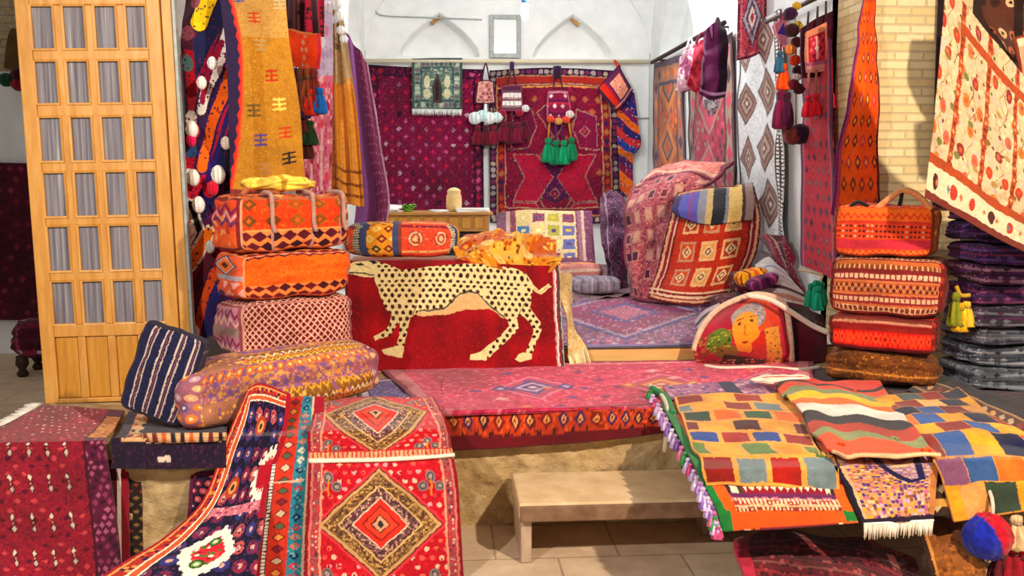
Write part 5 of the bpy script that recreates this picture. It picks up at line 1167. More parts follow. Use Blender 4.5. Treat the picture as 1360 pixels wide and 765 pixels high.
def pat_purpledrape(cv):
    w, h = cv.w, cv.h; cv.fill('#6d2f66'); cv.vs((0, w * .35, '#7d4a80'), (w * .55, w * .95, '#6a1848'), (w * .95, w, '#b08a98')); cv.grid(w * .1, h * .05, w * .02, h * .008, ['#a06a86'], cv.x > w * .55); n = snoise(cv.x / w * 7, cv.y / h, 2); cv.c *= (1 + .3 * (n - .5))[..., None]
cloth('drape', [ry(9.2, (456, 38), (472, 60), (489, 84)), ry(9.0, (462, 120), (480, 130), (498, 140)), ry(8.85, (470, 200), (488, 204), (508, 206)), ry(8.75, (474, 268), (496, 270), (517, 264)), ry(8.7, (468, 320), (490, 316), (512, 306))], pat_purpledrape, warp=pleat(.04, 2.2, 1), th=.012, q=1.4, label='purple pleated drape hung on the left wall beside the wine red carpet', cat='drape')
# white wool ornament high up
wo = empty('hanging_ornament', PY(446, 20, 7.6), 'cluster of white woolly pompoms hung above the golden drape', 'ornament')
tube('cord', [PY(447, -16, 7.6), PY(448, 30, 7.58)], .008, 'wool', wo, n=2, color='#d8d4d4')
for px, py, r, c in ((446, 6, .07, '#e4e6ea'), (451, 22, .06, '#eef0f2'), (444, 26, .05, '#c8ccd4'), (453, 40, .055, '#e8eaf0'), (457, 52, .05, '#dfe2ea')): pompom(PY(px, py, 7.58), r * .62, c, wo)

# ============================================================ the left stack of stuffed bags
AY = math.radians(36)
def pat_bigbolster(cv):
    w, h = cv.w, cv.h; cv.fill('#a56c68'); cv.speck(w / 70, ['#c08870', '#94607c', '#c89460', '#80608c'], .8); cv.grid(w / 18, h / 6, w / 50, h / 16, ['#a05a6a', '#c89a5a', '#7a5a8a', '#d08a4a'], None, .5, 'd', .8, 3)
    for i in range(19):
        x = w * (i + .5) / 19
        cv.ells(x, h * .12, w / 60, h * .08, [(1, '#e8702a'), (.5, '#f2c080')])
    lo = cv.y > h * .55; cv.put(lo & (cv.x > w * .3), '#8f6630'); cv.put(lo & (cv.x <= w * .3), '#a8745c')
    for q, c in ((.58, '#e8a83a'), (.68, '#7a4a20'), (.76, '#f2dcc0'), (.85, '#e08a28'), (.94, '#f0c060')): cv.zig(h * q, h * .09, w / 26, h * .035, c, lo & (cv.x > w * .28))
    cv.speck(w / 50, ['#e8b060', '#8a5a80', '#e89a50'], .2, lo); cv.mott(w / 5, .2)
def pat_bbend(cv):
    w, h = cv.w, cv.h; cv.fill('#a06a78'); cv.grid(w / 5, h / 6, w / 13, h / 16, ['#e8843a', '#c8a0b0', '#6a5a8a', '#e8b088', '#7a3a4a'], None, .5, 'o', .9, 2, core='#e8d0b0')
big, at1 = softbox('bolster', PZ(250, 584, ZP + .03), 1.1, .315, .34, AY, {'front': pat_bigbolster, 'top': pat_bigbolster, 'back': pat_bigbolster, 'bottom': pat_bigbolster, 'all': pat_bbend}, k=4.5, seed=1, lump=.014, roll=math.radians(2.5), q=1.1, label='long tan and pink patterned bolster at the bottom of the left bag stack', cat='bolster')
def pat_lattice(cv):
    w, h = cv.w, cv.h; cv.fill('#74202a'); cv.lat(h * .135, h * .034, '#e2b39c'); cv.grid(h * .135, h * .135, h * .02, h * .02, ['#4a1420'], None, 0); cv.hs((0, h * .05, '#b87a70')); cv.vs((0, w * .03, '#c8988a')); cv.mott(w / 3, .15)
def pat_lend(cv):
    w, h = cv.w, cv.h; cv.fill('#b07a88'); cv.zig(h * .2, h * .14, w / 5, h * .07, '#7a2a48'); cv.zig(h * .34, h * .14, w / 5, h * .05, '#e0b4a8'); cv.hs((h * .44, h * .6, '#9a8078')); cv.zig(h * .72, h * .14, w / 5, h * .07, '#8a2a58'); cv.zig(h * .86, h * .12, w / 5, h * .05, '#e6c0b8'); cv.frame(0, w * .05, '#8a4a50')
lat_, at2 = softbox('stuffed_bag', PZ(316, 480, .95), .70, .29, .33, AY, {'front': pat_lattice, 'top': pat_lattice, 'back': pat_lattice, 'bottom': pat_lattice, 'all': pat_lend}, k=7, seed=2, lump=.012, q=1.1, label='stuffed bag with a maroon and cream lattice, second from the bottom of the left stack', cat='bag')
def pat_orange(cv):
    w, h = cv.w, cv.h; cv.fill('#ea6a1c'); cv.mott(w / 3, .15); cv.speck(w / 60, ['#e07a2c', '#d85414'], .3); b = h * .68
    cv.put(cv.y > b, '#e8854a'); cv.grid(w / 9, h * .17, w / 17, h * .085, ['#6a1a22', '#4a1420'], cv.y > b, .5, 'd', 1, 1, 0, b); cv.put(cv.y > h * .97, '#c8603a'); cv.hs((0, h * .03, '#e0a080')); cv.zig(h * .05, h * .05, w / 9, h * .05, '#5a1a28'); cv.vs((0, w * .025, '#e89a6a'))
def pat_oend(cv):
    w, h = cv.w, cv.h; cv.fill('#d0603a'); cv.dias(w / 2, h * .25, w * .42, h * .24, [(1, '#4a3a48'), (.86, '#b8a8b0'), (.7, '#e0762a'), (.3, '#5a2a2a')]); cv.hs((h * .46, h * .56, '#a8a0a8')); cv.grid(w / 3, h * .25, w / 8, h * .12, ['#4a1c40', '#e8a8a0', '#3a2a50'], cv.y > h * .6, .5, 'd', 1, 3)
c3 = at2(0.02, 1.0, .0) + V(0, 0, .006)
org, at3 = softbox('stuffed_bag', c3, .67, .245, .33, AY, {'front': pat_orange, 'top': pat_orange, 'back': pat_orange, 'bottom': pat_orange, 'all': pat_oend}, k=7, seed=3, lump=.012, q=1.1, label='stuffed bag with a plain orange front above a maroon zigzag, in the left stack', cat='bag')
def pat_top(cv):
    w, h = cv.w, cv.h; cv.fill('#e44a18'); cv.speck(w / 50, ['#d83a14', '#ee6a2c'], .3); cv.grid(w / 5, h * .3, w / 14, h * .12, ['#8a5a24', '#a0581c', '#7a4a20'], cv.y < h * .6, 0, 'd', 1, 2, core='#d86a20')
    b = h * .62; cv.put(cv.y > b, '#e88a50'); cv.grid(w / 8, h * .19, w / 15, h * .1, ['#5a1424', '#3a1020', '#6a2030'], cv.y > b, .5, 'd', 1, 2, 0, b); cv.hs((h * .6, h * .63, '#f0a060'))
    for x in (.28, .63, .9): cv.vs((w * x, w * (x + .02), '#b88a80'))
    cv.vs((0, w * .03, '#c89a80')); cv.hs((0, h * .04, '#a06a4a'))
def pat_tend(cv):
    w, h = cv.w, cv.h; cv.fill('#d8522c'); cv.zig(h * .25, h * .16, w / 3, h * .09, '#8a2a50'); cv.zig(h * .36, h * .16, w / 3, h * .06, '#d8a8b4'); cv.zig(h * .46, h * .12, w / 3, h * .07, '#6a3a6a'); cv.hs((h * .62, h * .95, '#e0662c')); cv.frame(0, w * .06, '#7a2a2a'); cv.speck(w / 10, ['#e8a070', '#b83a24'], .2)
def pat_ttop(cv):
    w, h = cv.w, cv.h; cv.fill('#c8683a'); cv.grid(w / 8, h / 4, w / 20, h / 10, ['#8a3a24', '#e8b070', '#5a2a30'], None); cv.vs((w * .3, w * .34, '#b89080'), (w * .62, w * .66, '#b89080'))
c4 = at3(0.0, 1.0, .0) + V(0, 0, .006)
tp, at4 = softbox('stuffed_bag', c4, .67, .29, .33, AY, {'front': pat_top, 'back': pat_top, 'top': pat_ttop, 'bottom': pat_ttop, 'all': pat_tend}, k=7, seed=4, lump=.012, q=1.1, label='fiery red stuffed bag with dark diamonds on top of the left stack', cat='bag')
for u in (.29, .64, .91): tube('strap', [at4(u, 1.0, .5) + V(0, 0, .012), at4(u, 1.0, .04) + V(0, 0, .008), at4(u, .85, -.025), at4(u, .5, -.035), at4(u + .02, .34, -.035)], .012, 'wool', tp, n=24, color='#b89488')
tube('handle', [at4(.12, 1.0, .3) + V(0, 0, .0), at4(.2, 1.0, .28) + V(0, 0, .05), at4(.3, 1.0, .26) + V(0, 0, .035), at4(.42, 1.0, .26) + V(0, 0, .01)], .014, 'wool', tp, n=24, color='#b06a4a')
def pat_yel(cv):
    cv.fill('#e8c860'); cv.vs((cv.w * .42, cv.w * .5, '#b08a30'), (cv.w * .8, cv.w * .84, '#c8a040')); cv.mott(cv.w / 4, .3)
softbox('folded_cloth', at4(.14, 1.0, .1) + V(0, 0, .022), .42, .075, .17, AY, {'all': pat_yel}, k=2.6, seed=6, lump=.012, label='pale yellow folded cloth lying on top of the left bag stack', cat='cloth')
# navy striped cushion
def pat_navy(cv):
    w, h = cv.w, cv.h; cv.fill('#242444'); cv.speck(w / 50, ['#2e2e54', '#1b1b34'], .4)
    for i in range(4):
        x = w * (.14 + .22 * i); cv.vs((x, x + w * .026, '#cabcae'), (x + w * .045, x + w * .058, '#8a4a5a'), (x + w * .078, x + w * .098, '#bcae9e'))
    cv.vs((w * .94, w, '#2a2236'))
def pat_navyside(cv): cv.fill('#3a3442'); cv.hs((cv.h * .1, cv.h * .13, '#6a5a5a')); cv.mott(cv.w, .2)
softbox('cushion', PZ(151, 541, .79), .33, .45, .10, math.radians(-6), {'front': pat_navy, 'back': pat_navy, 'all': pat_navyside}, k=9, bulge=.5, roll=math.radians(-19), pitch=math.radians(-6), seed=5, q=1.3, label='navy cushion with cream stripes leaning between the pine door and the bolster', cat='cushion')

# ============================================================ far left lane
def pat_dkred(cv):
    cv.fill('#4a0c22'); cv.grid(cv.w / 6, cv.w / 6, cv.w / 20, cv.w / 20, ['#6a1c34', '#380818', '#7a2a44'], None); cv.mott(cv.w / 3, .3)
cloth('hanging_carpet', [ry(10.2, (-40, 214), (5, 216), (52, 217)), ry(10.18, (-40, 320), (5, 320), (52, 320)), ry(10.2, (-40, 425), (5, 425), (52, 425))], pat_dkred, wr=(.02, 2, 2), label='dark maroon carpet hung on the lane wall behind the pine door', cat='carpet')
def pat_pouf(cv):
    cv.fill('#4a1228'); cv.speck(cv.w / 9, ['#7a2a44', '#2c0c1c', '#b89aa0', '#8a3a50'], .5); cv.hs((0, cv.h * .15, '#6a1a30'))
pf = empty('stool', V(PY(30, 480, 9.2)[0], 9.2, 0), 'padded stool under a dark red cloth on turned legs, in the lane behind the door', 'stool')
c = V(PY(4, 440, 9.0)[0], 9.0, .17)
softbox('padded_seat', c, .62, .36, .5, 0, {'all': pat_pouf}, k=4, parent=pf, seed=3, lump=.03)
for sx in (.12, .5):
    for sy in (.08, .42): lathe('leg', c + V(sx, sy, -.17), [(.04, 0), (.055, .03), (.03, .07), (.06, .12), (.05, .2)], 'dark_wood', pf, 14)
on = empty('hanging_ornament', PY(18, 105, 10.1), 'small dark green and red ornaments on a string on the lane wall', 'ornament')
tube('cord', [PY(2, 100, 10.15), PY(14, 104, 10.12), PY(34, 100, 10.15)], .01, 'dark_metal', on, n=12)
for px, py, r, c in ((8, 106, .07, '#1c4a34'), (26, 100, .08, '#4a0c24'), (25, 112, .07, '#8a1c34')): pompom(PY(px, py, 10.1), r, c, on)
# ============================================================ carpets on the platform
def pat_main(cv):
    w, h = cv.w, cv.h; fold = h * .885; cv.fill('#c23358'); cv.speck(w / 90, ['#d85070', '#a82450', '#d86a80', '#b03a68', '#e0808c'], .5, None, 0, 1); cv.speck(w / 45, ['#d04468', '#b02850'], .3)
    for cx, c1, c2 in ((.30, '#5a4a8a', '#c9a0b4'), (.60, '#c8663a', '#e0a070'), (.88, '#7a4a80', '#d090a8')):
        cv.dias(w * cx, h * .47, w * .09, h * .2, [(1, '#d87a90'), (.88, '#b84a6a'), (.62, c1), (.48, c2), (.3, c1), (.14, '#e0b8b8')])
        for q in (-.075, .075): cv.dias(w * (cx + q), h * .47, w * .022, h * .06, [(1, c1), (.5, c2)])
    cv.grid(w / 12, h / 7, w / 60, h / 34, ['#7a3a78', '#d87a5a', '#8a2a5a', '#e0a0a0'], (cv.y > h * .1) & (cv.y < h * .8), .5, 'd', .5, 2)
    cv.frame(0, w * .012, '#8a2a4a'); e = np.minimum(cv.x, w - cv.x); cv.put((e > w * .012) & (e < w * .04) & (cv.y < fold), '#c87a80'); cv.put((cv.y > h * .05) & (cv.y < h * .065), '#d8a0a0')
    cv.put((cv.y > fold - h * .05) & (cv.y < fold - h * .035), '#7a3048')
    b = cv.y > fold; cv.put(b, '#b8401c'); cv.speck(w / 110, ['#d8602a', '#8a2418', '#c84a20'], .5, b)
    i = np.floor(cv.x / (w / 24)); dx = np.abs(cv.x - (i + .5) * w / 24) / (w / 60); dy = np.abs(cv.y - (fold + h * .045)) / (h * .032)
    for k, c in enumerate(('#5a1c2a', '#4a2a58', '#7a2018', '#3a1a30')): cv.put((dx + dy < 1) & (hsh(i, 3) * 4 // 1 == k), c)
    cv.put((dx + dy < .5), '#e8a060'); cv.put((dx + dy < .25), '#7a2a2a'); cv.put(b & (np.abs(dx - dy) < .25) & (dx > .9) & (dx < 1.9) & (hsh(i, 8) > .4), '#3a1a1a')
    cv.put((cv.y > h * .968), '#6a0f1e'); cv.mott(w / 7, .3)
T = ZP + .02
cloth('carpet', [[V(*PY(x, 494, 6.17)[:2], T) for x in (500, 640, 760, 900, 1080)], rz(T, (540, 522), (655, 520), (775, 517), (905, 512), (1080, 506)), rz(T + .005, (575, 548), (680, 545), (790, 541), (905, 535), (1095, 530)),
      [PY(x, y, 4.87) * [1, 1, 0] + V(0, 0, T - .004) for x, y in ((590, 560), (690, 560), (800, 560), (910, 560), (1100, 560))],
      [PY(x, y, 4.83) * [1, 1, 0] + V(0, 0, T - .05) for x, y in ((592, 560), (690, 560), (800, 560), (912, 560), (1104, 560))],
      [PY(x, y, 4.83) for x, y in ((594, 599), (690, 594), (800, 585), (912, 573), (1108, 565))]], pat_main, wr=(.006, 3, 2), th=.015, on=('platform',), off=0.02, label='faded magenta carpet laid along the platform with its orange border hanging over the stone edge', cat='carpet')
def pat_blue(cv):
    w, h = cv.w, cv.h; cv.fill('#6a5a90'); cv.frame(0, w * .06, '#5a2a4a'); cv.frame(w * .06, w * .18, '#c8bcc8'); cv.frame(w * .18, w * .22, '#4a3a70'); cv.speck(w / 16, ['#4a4080', '#a090b8', '#8a6a98'], .5, cv.edge() > w * .22)
cloth('rug', [rz(ZP + .012, (470, 505), (505, 503), (541, 502)), rz(ZP + .012, (475, 520), (512, 519), (550, 518)), rz(ZP + .012, (480, 540), (520, 538), (562, 536))], pat_blue, face=(0, 0, 1), label='small violet rug with a pale border lying beside the left bag stack', cat='rug')

# red Turkmen carpet hanging over the block at the left
def pat_turk(cv):
    w, h = cv.w, cv.h; fold = h * .44; cv.fill('#8a1830'); cv.speck(w / 60, ['#a02238', '#6d102a', '#96263c'], .45)
    cv.grid(w / 14, h / 26, w / 70, h / 110, ['#d8a0a0', '#6a0c28', '#e8c4b8', '#c85a6a'], cv.y < fold, .5, 'd', .85, 3)
    cv.grid(w / 9, h / 34, w / 40, h / 110, ['#5a0a28', '#7a1434', '#c04a50'], (cv.y > fold), .5, 'd', .9, 5)
    for r in range(4):
        for i in range(5):
            x = w * (.16 + .135 * i); y = fold + h * (.07 + .125 * r)
            for q, c in ((-.019, '#e0cdb8'), (.019, '#c8b8a8')): cv.dias(x + q * w * .25, y + h * q, w * .022, h * .017, [(1, '#3a0a20'), (.7, c)])
            cv.dias(x, y, w * .016, h * .012, [(1, '#4a1024'), (.5, '#c88a7a')])
    cv.vs((w * .83, w * .85, '#4a0a24')); m = cv.x > w * .85; cv.put(m, '#5a1438'); cv.grid(w * .05, h / 40, w * .02, h / 90, ['#8a3a5a', '#3a0c28', '#a8607a'], m & (cv.y > fold), .5, 'd', .9, 2)
    cv.put(m & (cv.y < fold) & (cv.y > h * .1), '#b87a40'); cv.speck(w / 30, ['#d89a50', '#8a5a2c'], .4, m & (cv.y < fold) & (cv.y > h * .1), 4)
    cv.vs((0, w * .03, '#6a1030')); cv.mott(w / 3, .25)
zl_ = lambda px, py, z=.655: PZ(px, py, z)
tk = cloth('turkmen_carpet', [[zl_(57, 537), zl_(110, 541), zl_(165, 546)], [zl_(15, 561), zl_(80, 564), zl_(150, 568)], [V(*PY(-36, 590, 4.46)[:2], .652), V(*PY(52, 590, 4.45)[:2], .652), V(*PY(140, 590, 4.44)[:2], .652)], [PY(-42, 612, 4.39), PY(50, 612, 4.38), PY(142, 610, 4.37)], [PY(-38, 700, 4.36), PY(56, 700, 4.35), PY(154, 690, 4.34)], [PY(-30, 782, 4.34), PY(62, 782, 4.33), PY(162, 780, 4.32)]],
      pat_turk, wr=(.012, 3, 4), th=.012, on=('block',), off=0.035, label='red Turkmen carpet with rows of pale motifs hanging over the left end of the platform', cat='carpet')
fringe(tk, zl_(57, 536), zl_(-20, 583), (-.07, .0, .004), 34, '#ece2d8', r=.006)
def pat_edge1(cv): w = cv.w; cv.fill('#5a0f28'); cv.vs((w * .78, w * .86, '#e8dccb'), (w * .86, w, '#8a1228'))
def pat_edge2(cv): w = cv.w; cv.fill('#3a141c'); cv.vs((w * .5, w * .6, '#d8b890'), (w * .6, w, '#2c1a18')); cv.grid(w * .2, cv.h / 20, w * .06, cv.h / 60, ['#7a3a2a', '#8a6a3a'], cv.x > w * .7, .5, 'd')
cloth('rug', [ry(4.455, (100, 604), (135, 604), (170, 604)), ry(4.445, (100, 690), (135, 690), (171, 690)), ry(4.44, (100, 780), (135, 780), (172, 780))], pat_edge1, th=.012, label='dark red rug with a white edge showing just right of the Turkmen carpet', cat='rug')
cloth('rug', [ry(4.475, (110, 604), (150, 604), (187, 604)), ry(4.47, (110, 690), (150, 690), (189, 690)), ry(4.465, (110, 780), (150, 780), (190, 780))], pat_edge2, th=.008, label='dark brown rug edge hanging between the white edged rug and the bare stone', cat='rug')
def pat_navrun(cv):
    w, h = cv.w, cv.h; f = h * .80; cv.fill('#24142e'); cv.speck(w / 40, ['#3a1c3c', '#1a1026', '#4a2440'], .4)
    m = cv.R(w * .09, 0, w * .22, f) | cv.R(w * .09, f - h * .17, w, f); cv.put(m, '#d8b084'); cv.grid(w / 12, h * .17, w / 34, h * .06, ['#7a2a2a', '#2a2030', '#c8642a', '#3a1c2c'], m, 0, 'd', 1, 2, 0, f - h * .17); cv.put(m & (cv.x < w * .1), '#8a5a44'); cv.put(cv.R(w * .1, f - h * .175, w, f - h * .155), '#3a2430')
    cv.rect(w * .4, h * .9, w * .52, h * .94, '#d8c8b8')
cloth('runner_rug', [rz(.662, (172, 546), (235, 550), (305, 552)), rz(.662, (158, 578), (225, 580), (298, 580)), [V(*PY(150, 600, 4.44)[:2], .66), V(*PY(222, 600, 4.43)[:2], .66), V(*PY(300, 600, 4.43)[:2], .66)], [PY(150, 607, 4.375), PY(222, 608, 4.37), PY(300, 607, 4.37)], [PY(147, 622, 4.37), PY(222, 623, 4.365), PY(300, 621, 4.365)]],
      pat_navrun, wr=(.006, 4, 4), th=.02, on=('block',), off=0.05, label='dark navy runner with a cream border lying in front of the bolster', cat='rug')
def pat_dkfloral(cv):
    w, h = cv.w, cv.h; cv.fill('#2a1630'); cv.grid(w / 5, h / 9, w / 14, h / 24, ['#8a2a4a', '#5a4a7a', '#c85a5a', '#3a2a50'], None, .5, 'o', .9, 3, core='#d8a0a0'); cv.frame(0, w * .08, '#5a1a38')
cloth('rug', [ry(4.44, (252, 628), (275, 626), (318, 624)), ry(4.4, (250, 665), (275, 668), (318, 668)), ry(4.38, (245, 720), (275, 724), (318, 724))], pat_dkfloral, wr=(.02, 6, 2), th=.015, label='dark floral rug corner hanging between the bare stone and the navy medallion rug', cat='rug')

# navy medallion rug folded over the edge
def pat_navy_med(cv):
    w, h = cv.w, cv.h; cv.fill('#17112e'); cv.grid(w / 7, h / 14, w / 17, h / 36, ['#8a2a48', '#5a3a70', '#3a3a78', '#b85a5a', '#7a2a50'], None, .5, 'o', .9, 3, core='#d8a89a'); cv.speck(w / 34, ['#3a2a5c', '#6a2a4c', '#241a40'], .3)
    for cx, cy, r in ((.5, .15, .12), (.36, .36, .11), (.62, .86, .12), (.25, .92, .1)): cv.ells(w * cx, h * cy, w * r * .75, h * r * .33, [(1, '#a8482c'), (.6, '#d8a06a'), (.3, '#4a2a2a')])
    def jag(cx, cy, rx_, ry_):
        a = np.arctan2((cv.y - cy) / ry_, (cv.x - cx) / rx_); r = np.sqrt(((cv.x - cx) / rx_) ** 2 + ((cv.y - cy) / ry_) ** 2); return r * (1 + .09 * np.sign(np.sin(a * 17)))
    d = .6 * cv.D(w * .52, h * .625, w * .26, h * .125) + .4 * jag(w * .52, h * .625, w * .23, h * .11); cv.put(d < 1, '#f2e9da'); cv.put(d < .62, '#c8283a'); cv.speck(w / 22, ['#3a7a34', '#f0e6d8', '#d85a4a', '#8a1c2a'], .6, d < .6, 3)
    for q in (.575, .68): cv.ells(w * .5, h * q, w * .06, h * .02, [(1, '#2a4a24'), (.7, '#6a9a40'), (.4, '#e8dcc8')])
    d = jag(w * .88, h * .33, w * .2, h * .11); cv.put(d < 1, '#efe6d8'); cv.put(d < .6, '#b82a3a')
    m = (cv.y > h * .43) & (cv.y < h * .465); cv.put(m, '#c87a88'); cv.speck(w / 30, ['#e0b0b0', '#8a3a5a'], .4, m)
    # border: crimson, gold and white lines down the left and across the end
    e = np.minimum(cv.x, cv.y * 1.0 + np.maximum(0, 0)); e = np.minimum(e, w * 1.2 - cv.x * .9)
    for a, b, c in ((0, .03, '#a0142c'), (.03, .05, '#d8a060'), (.05, .13, '#a8342c'), (.13, .15, '#e8d8c0'), (.15, .2, '#c8603a'), (.2, .215, '#efe4d0'), (.215, .225, '#2a1a2a')): cv.put((e >= w * a) & (e < w * b), c)
    k = (e >= w * .055) & (e < w * .125); cv.speck(w / 22, ['#e0a050', '#5a1c30', '#d8604a', '#2a2050'], .5, k, 7)
    cv.put((cv.x > w * .92) & (cv.y < h * .5), '#a0122c'); b = h - cv.y; cv.put(b < h * .09, '#c02a34'); cv.speck(w / 20, ['#e8b070', '#5a1a30', '#e0e0d0'], .5, b < h * .07, 5); cv.put((b > h * .09) & (b < h * .1), '#e8d8c0')
cloth('medallion_rug', [[PY(330, 515, 4.50), PY(347, 509, 4.52), PY(386, 524, 4.54)], [PY(312, 556, 4.46), PY(346, 554, 4.47), PY(382, 562, 4.48)], [PY(296, 594, 4.39), PY(334, 594, 4.40), PY(374, 596, 4.40)], [PY(270, 660, 4.32), PY(314, 654, 4.33), PY(356, 644, 4.33)], [PY(226, 704, 4.18), PY(288, 706, 4.18), PY(348, 700, 4.18)], [PY(170, 746, 4.05), PY(248, 756, 4.02), PY(340, 762, 4.02)], [PY(112, 788, 3.9), PY(205, 806, 3.86), PY(330, 820, 3.86)], [V(PY(60, 820, 3.75)[0], 3.75, .012), V(PY(170, 840, 3.7)[0], 3.7, .012), V(PY(325, 840, 3.7)[0], 3.7, .012)]],
      pat_navy_med, wr=(.015, 3, 5), th=.015, on=('block',), off=0.045, label='navy floral rug with a white jagged medallion spilling off the platform edge', cat='rug')
# teal and red runner
def pat_teal(cv):
    w, h = cv.w, cv.h; cv.fill('#a8102e')
    cv.vs((w * .2, w * .27, '#3a1420'), (w * .27, w * .55, '#c8402a'), (w * .55, w * .76, '#3a8a9a'), (w * .76, w * .8, '#e0c0a0'), (w * .8, w, '#a01030'))
    cv.grid(w * .07, h / 60, w * .026, h / 170, ['#f0e6dc'], cv.R(w * .2, 0, w * .27, h), 0, 'b', 1, 0, w * .2)
    m = cv.R(w * .28, 0, w * .55, h); cv.grid(w * .27, h / 18, w * .1, h / 44, ['#e89a50', '#5a6a4a', '#d8c0a0', '#8a2a3a'], m, 0, 'd', 1, 4, w * .28, rim='#7a1a28')
    m = cv.R(w * .55, 0, w * .76, h); cv.grid(w * .21, h / 22, w * .085, h / 54, ['#1c2a5a', '#c83a4a', '#e8d8c0', '#d87a5a', '#2a5a7a'], m, 0, 'd', 1, 6, w * .55, core='#6ab8c0'); cv.speck(w / 24, ['#8ab0b4', '#5a6a80', '#2a7a98'], .25, m)
    cv.put((cv.y > h * .475) & (cv.y < h * .485) & (cv.x > w * .2) & (cv.x < w * .7), '#e8b8a8'); cv.mott(w, .15)
cloth('runner_rug', [[PY(370, 531, 4.62), PY(398, 528, 4.66), PY(430, 528, 4.72)], [PY(360, 558, 4.56), PY(394, 556, 4.58), PY(430, 553, 4.62)], [PY(350, 592, 4.43), PY(390, 588, 4.44), PY(430, 584, 4.45)], [PY(341, 640, 4.34), PY(384, 636, 4.34), PY(426, 632, 4.34)], [PY(333, 700, 4.32), PY(378, 698, 4.32), PY(424, 696, 4.33)], [PY(322, 786, 4.27), PY(372, 786, 4.27), PY(422, 786, 4.28)]],
      pat_teal, wr=(.008, 4, 3), th=.02, on=('block',), off=0.04, label='narrow crimson and teal runner hanging between the navy rug and the red diamond rug', cat='rug')
# big red diamond rug
def pat_reddia(cv):
    cv.x = cv.x / cv.w * 1.0; cv.y = cv.y / cv.h * 1.94; w, h = cv.w, cv.h = 1.0, 1.94
    cv.fill('#b81028'); cv.grid(.062, .062, .017, .017, ['#e0605a', '#d8a0a0', '#e87a5a', '#c8404a', '#e8c0a8'], None, .5, 'o', .85, 3); cv.speck(.02, ['#c8202c', '#a00c24'], .3)
    for cx, cy, rx_, ry_ in ((.48, .46, .41, .5), (.48, 1.46, .41, .42)):
        cv.dias(cx, cy, rx_, ry_, [(1.06, '#d8404a'), (1.0, '#5a2028'), (.97, '#c8a070'), (.90, '#7a5a3a')])
        d = cv.D(cx, cy, rx_, ry_)
        k = (d < .88) & (d > .66); cv.speck(.016, ['#4a3028', '#c8a060', '#8a6a44', '#b08a58', '#6a3a34'], .85, k, 3)
        cv.dias(cx, cy, rx_, ry_, [(.68, '#d8b480'), (.64, '#5a3a38')]); k = (d < .63) & (d > .46); cv.speck(.014, ['#b89080', '#5a3040', '#8a6a70', '#d8b090', '#7a4a50'], .85, k, 5)
        cv.dias(cx, cy, rx_, ry_, [(.45, '#e8d0c0'), (.42, '#d83a28'), (.30, '#8a1420'), (.27, '#e04a30'), (.16, '#5a1a20'), (.13, '#d8a080'), (.06, '#2a3038')])
    for sx in (.14, .82):
        for sy in (.16, .80, 1.14, 1.84):
            for q in (-1, 0, 1): cv.ells(sx + q * .055, sy + (.05 if q else -.02), .034, .042, [(1, '#8a7a78'), (.7, '#5a4a52'), (.4, '#a89a90')])
            cv.line([(sx, sy), (sx, sy + .12)], .012, '#d88a3a')
    for a, b, c in ((0, .02, '#8a0c24'), (.02, .035, '#c87a70'), (.035, .085, '#a8424a'), (.085, .1, '#d89a84')):
        e = np.minimum(cv.x, w - cv.x); cv.put((e >= a) & (e < b), c)
    e = np.minimum(cv.x, w - cv.x); cv.speck(.02, ['#d8b0a0', '#5a3a4a', '#8a6a60', '#c84a40'], .55, (e > .04) & (e < .08), 9)
    m = (cv.y > .88) & (cv.y < .97); cv.put(m, '#b84038'); cv.grid(.03, .09, .01, .03, ['#e0b48a', '#d8a080'], m, 0, 'b', 1, 2, 0, .88)
    cv.put((cv.y > .955) & (cv.y < .985), '#f0d8c8'); cv.put(cv.y < .02, '#8a0c24'); m = cv.y > 1.87; cv.put(m, '#8a3040'); cv.speck(.022, ['#d8b8a8', '#4a2a3a', '#c87a70'], .6, m, 11); cv.mott(.3, .15)
rd = cloth('diamond_rug', [[PZ(418, 532, .715), PZ(500, 528, .715), PZ(576, 527, .715)], [PZ(415, 552, .712), PZ(503, 549, .712), PZ(588, 546, .705)], [PY(412, 580, 4.52), PY(506, 577, 4.53), PY(597, 575, 4.54)], [PY(410, 606, 4.36), PY(507, 604, 4.36), PY(601, 600, 4.37)], [PY(409, 640, 4.27), PY(509, 640, 4.26), PY(608, 638, 4.28)], [PY(407, 700, 4.24), PY(510, 700, 4.22), PY(612, 700, 4.24)], [PY(404, 784, 4.22), PY(511, 786, 4.2), PY(617, 786, 4.22)]],
      pat_reddia, wr=(.006, 4, 3), th=.022, q=1.25, on=('block',), off=0.07, label='large red rug with two stepped diamonds hanging over the platform edge', cat='rug')
tube('binding_cord', [PY(411, 613, 4.325), PY(460, 612, 4.32), PY(508, 611, 4.318), PY(560, 608, 4.32), PY(604, 604, 4.33)], .009, 'white_rope', rd, n=40, label='cream cord')
def pat_pile(cv): cv.fill('#8a1028'); cv.hs((cv.h * .3, cv.h * .4, '#5a0a1c'), (cv.h * .7, cv.h * .8, '#b03040')); cv.mott(cv.w / 3, .2)
for i in range(1):
    c = PZ(400, 552, ZP + .005); softbox('folded_rug', V(c[0], 4.62, ZP + .004), .62, .05, .36, 0, {'all': pat_pile}, k=9, q=.5, lump=.002, label='folded crimson rug lying under the red diamond rug', cat='rug')

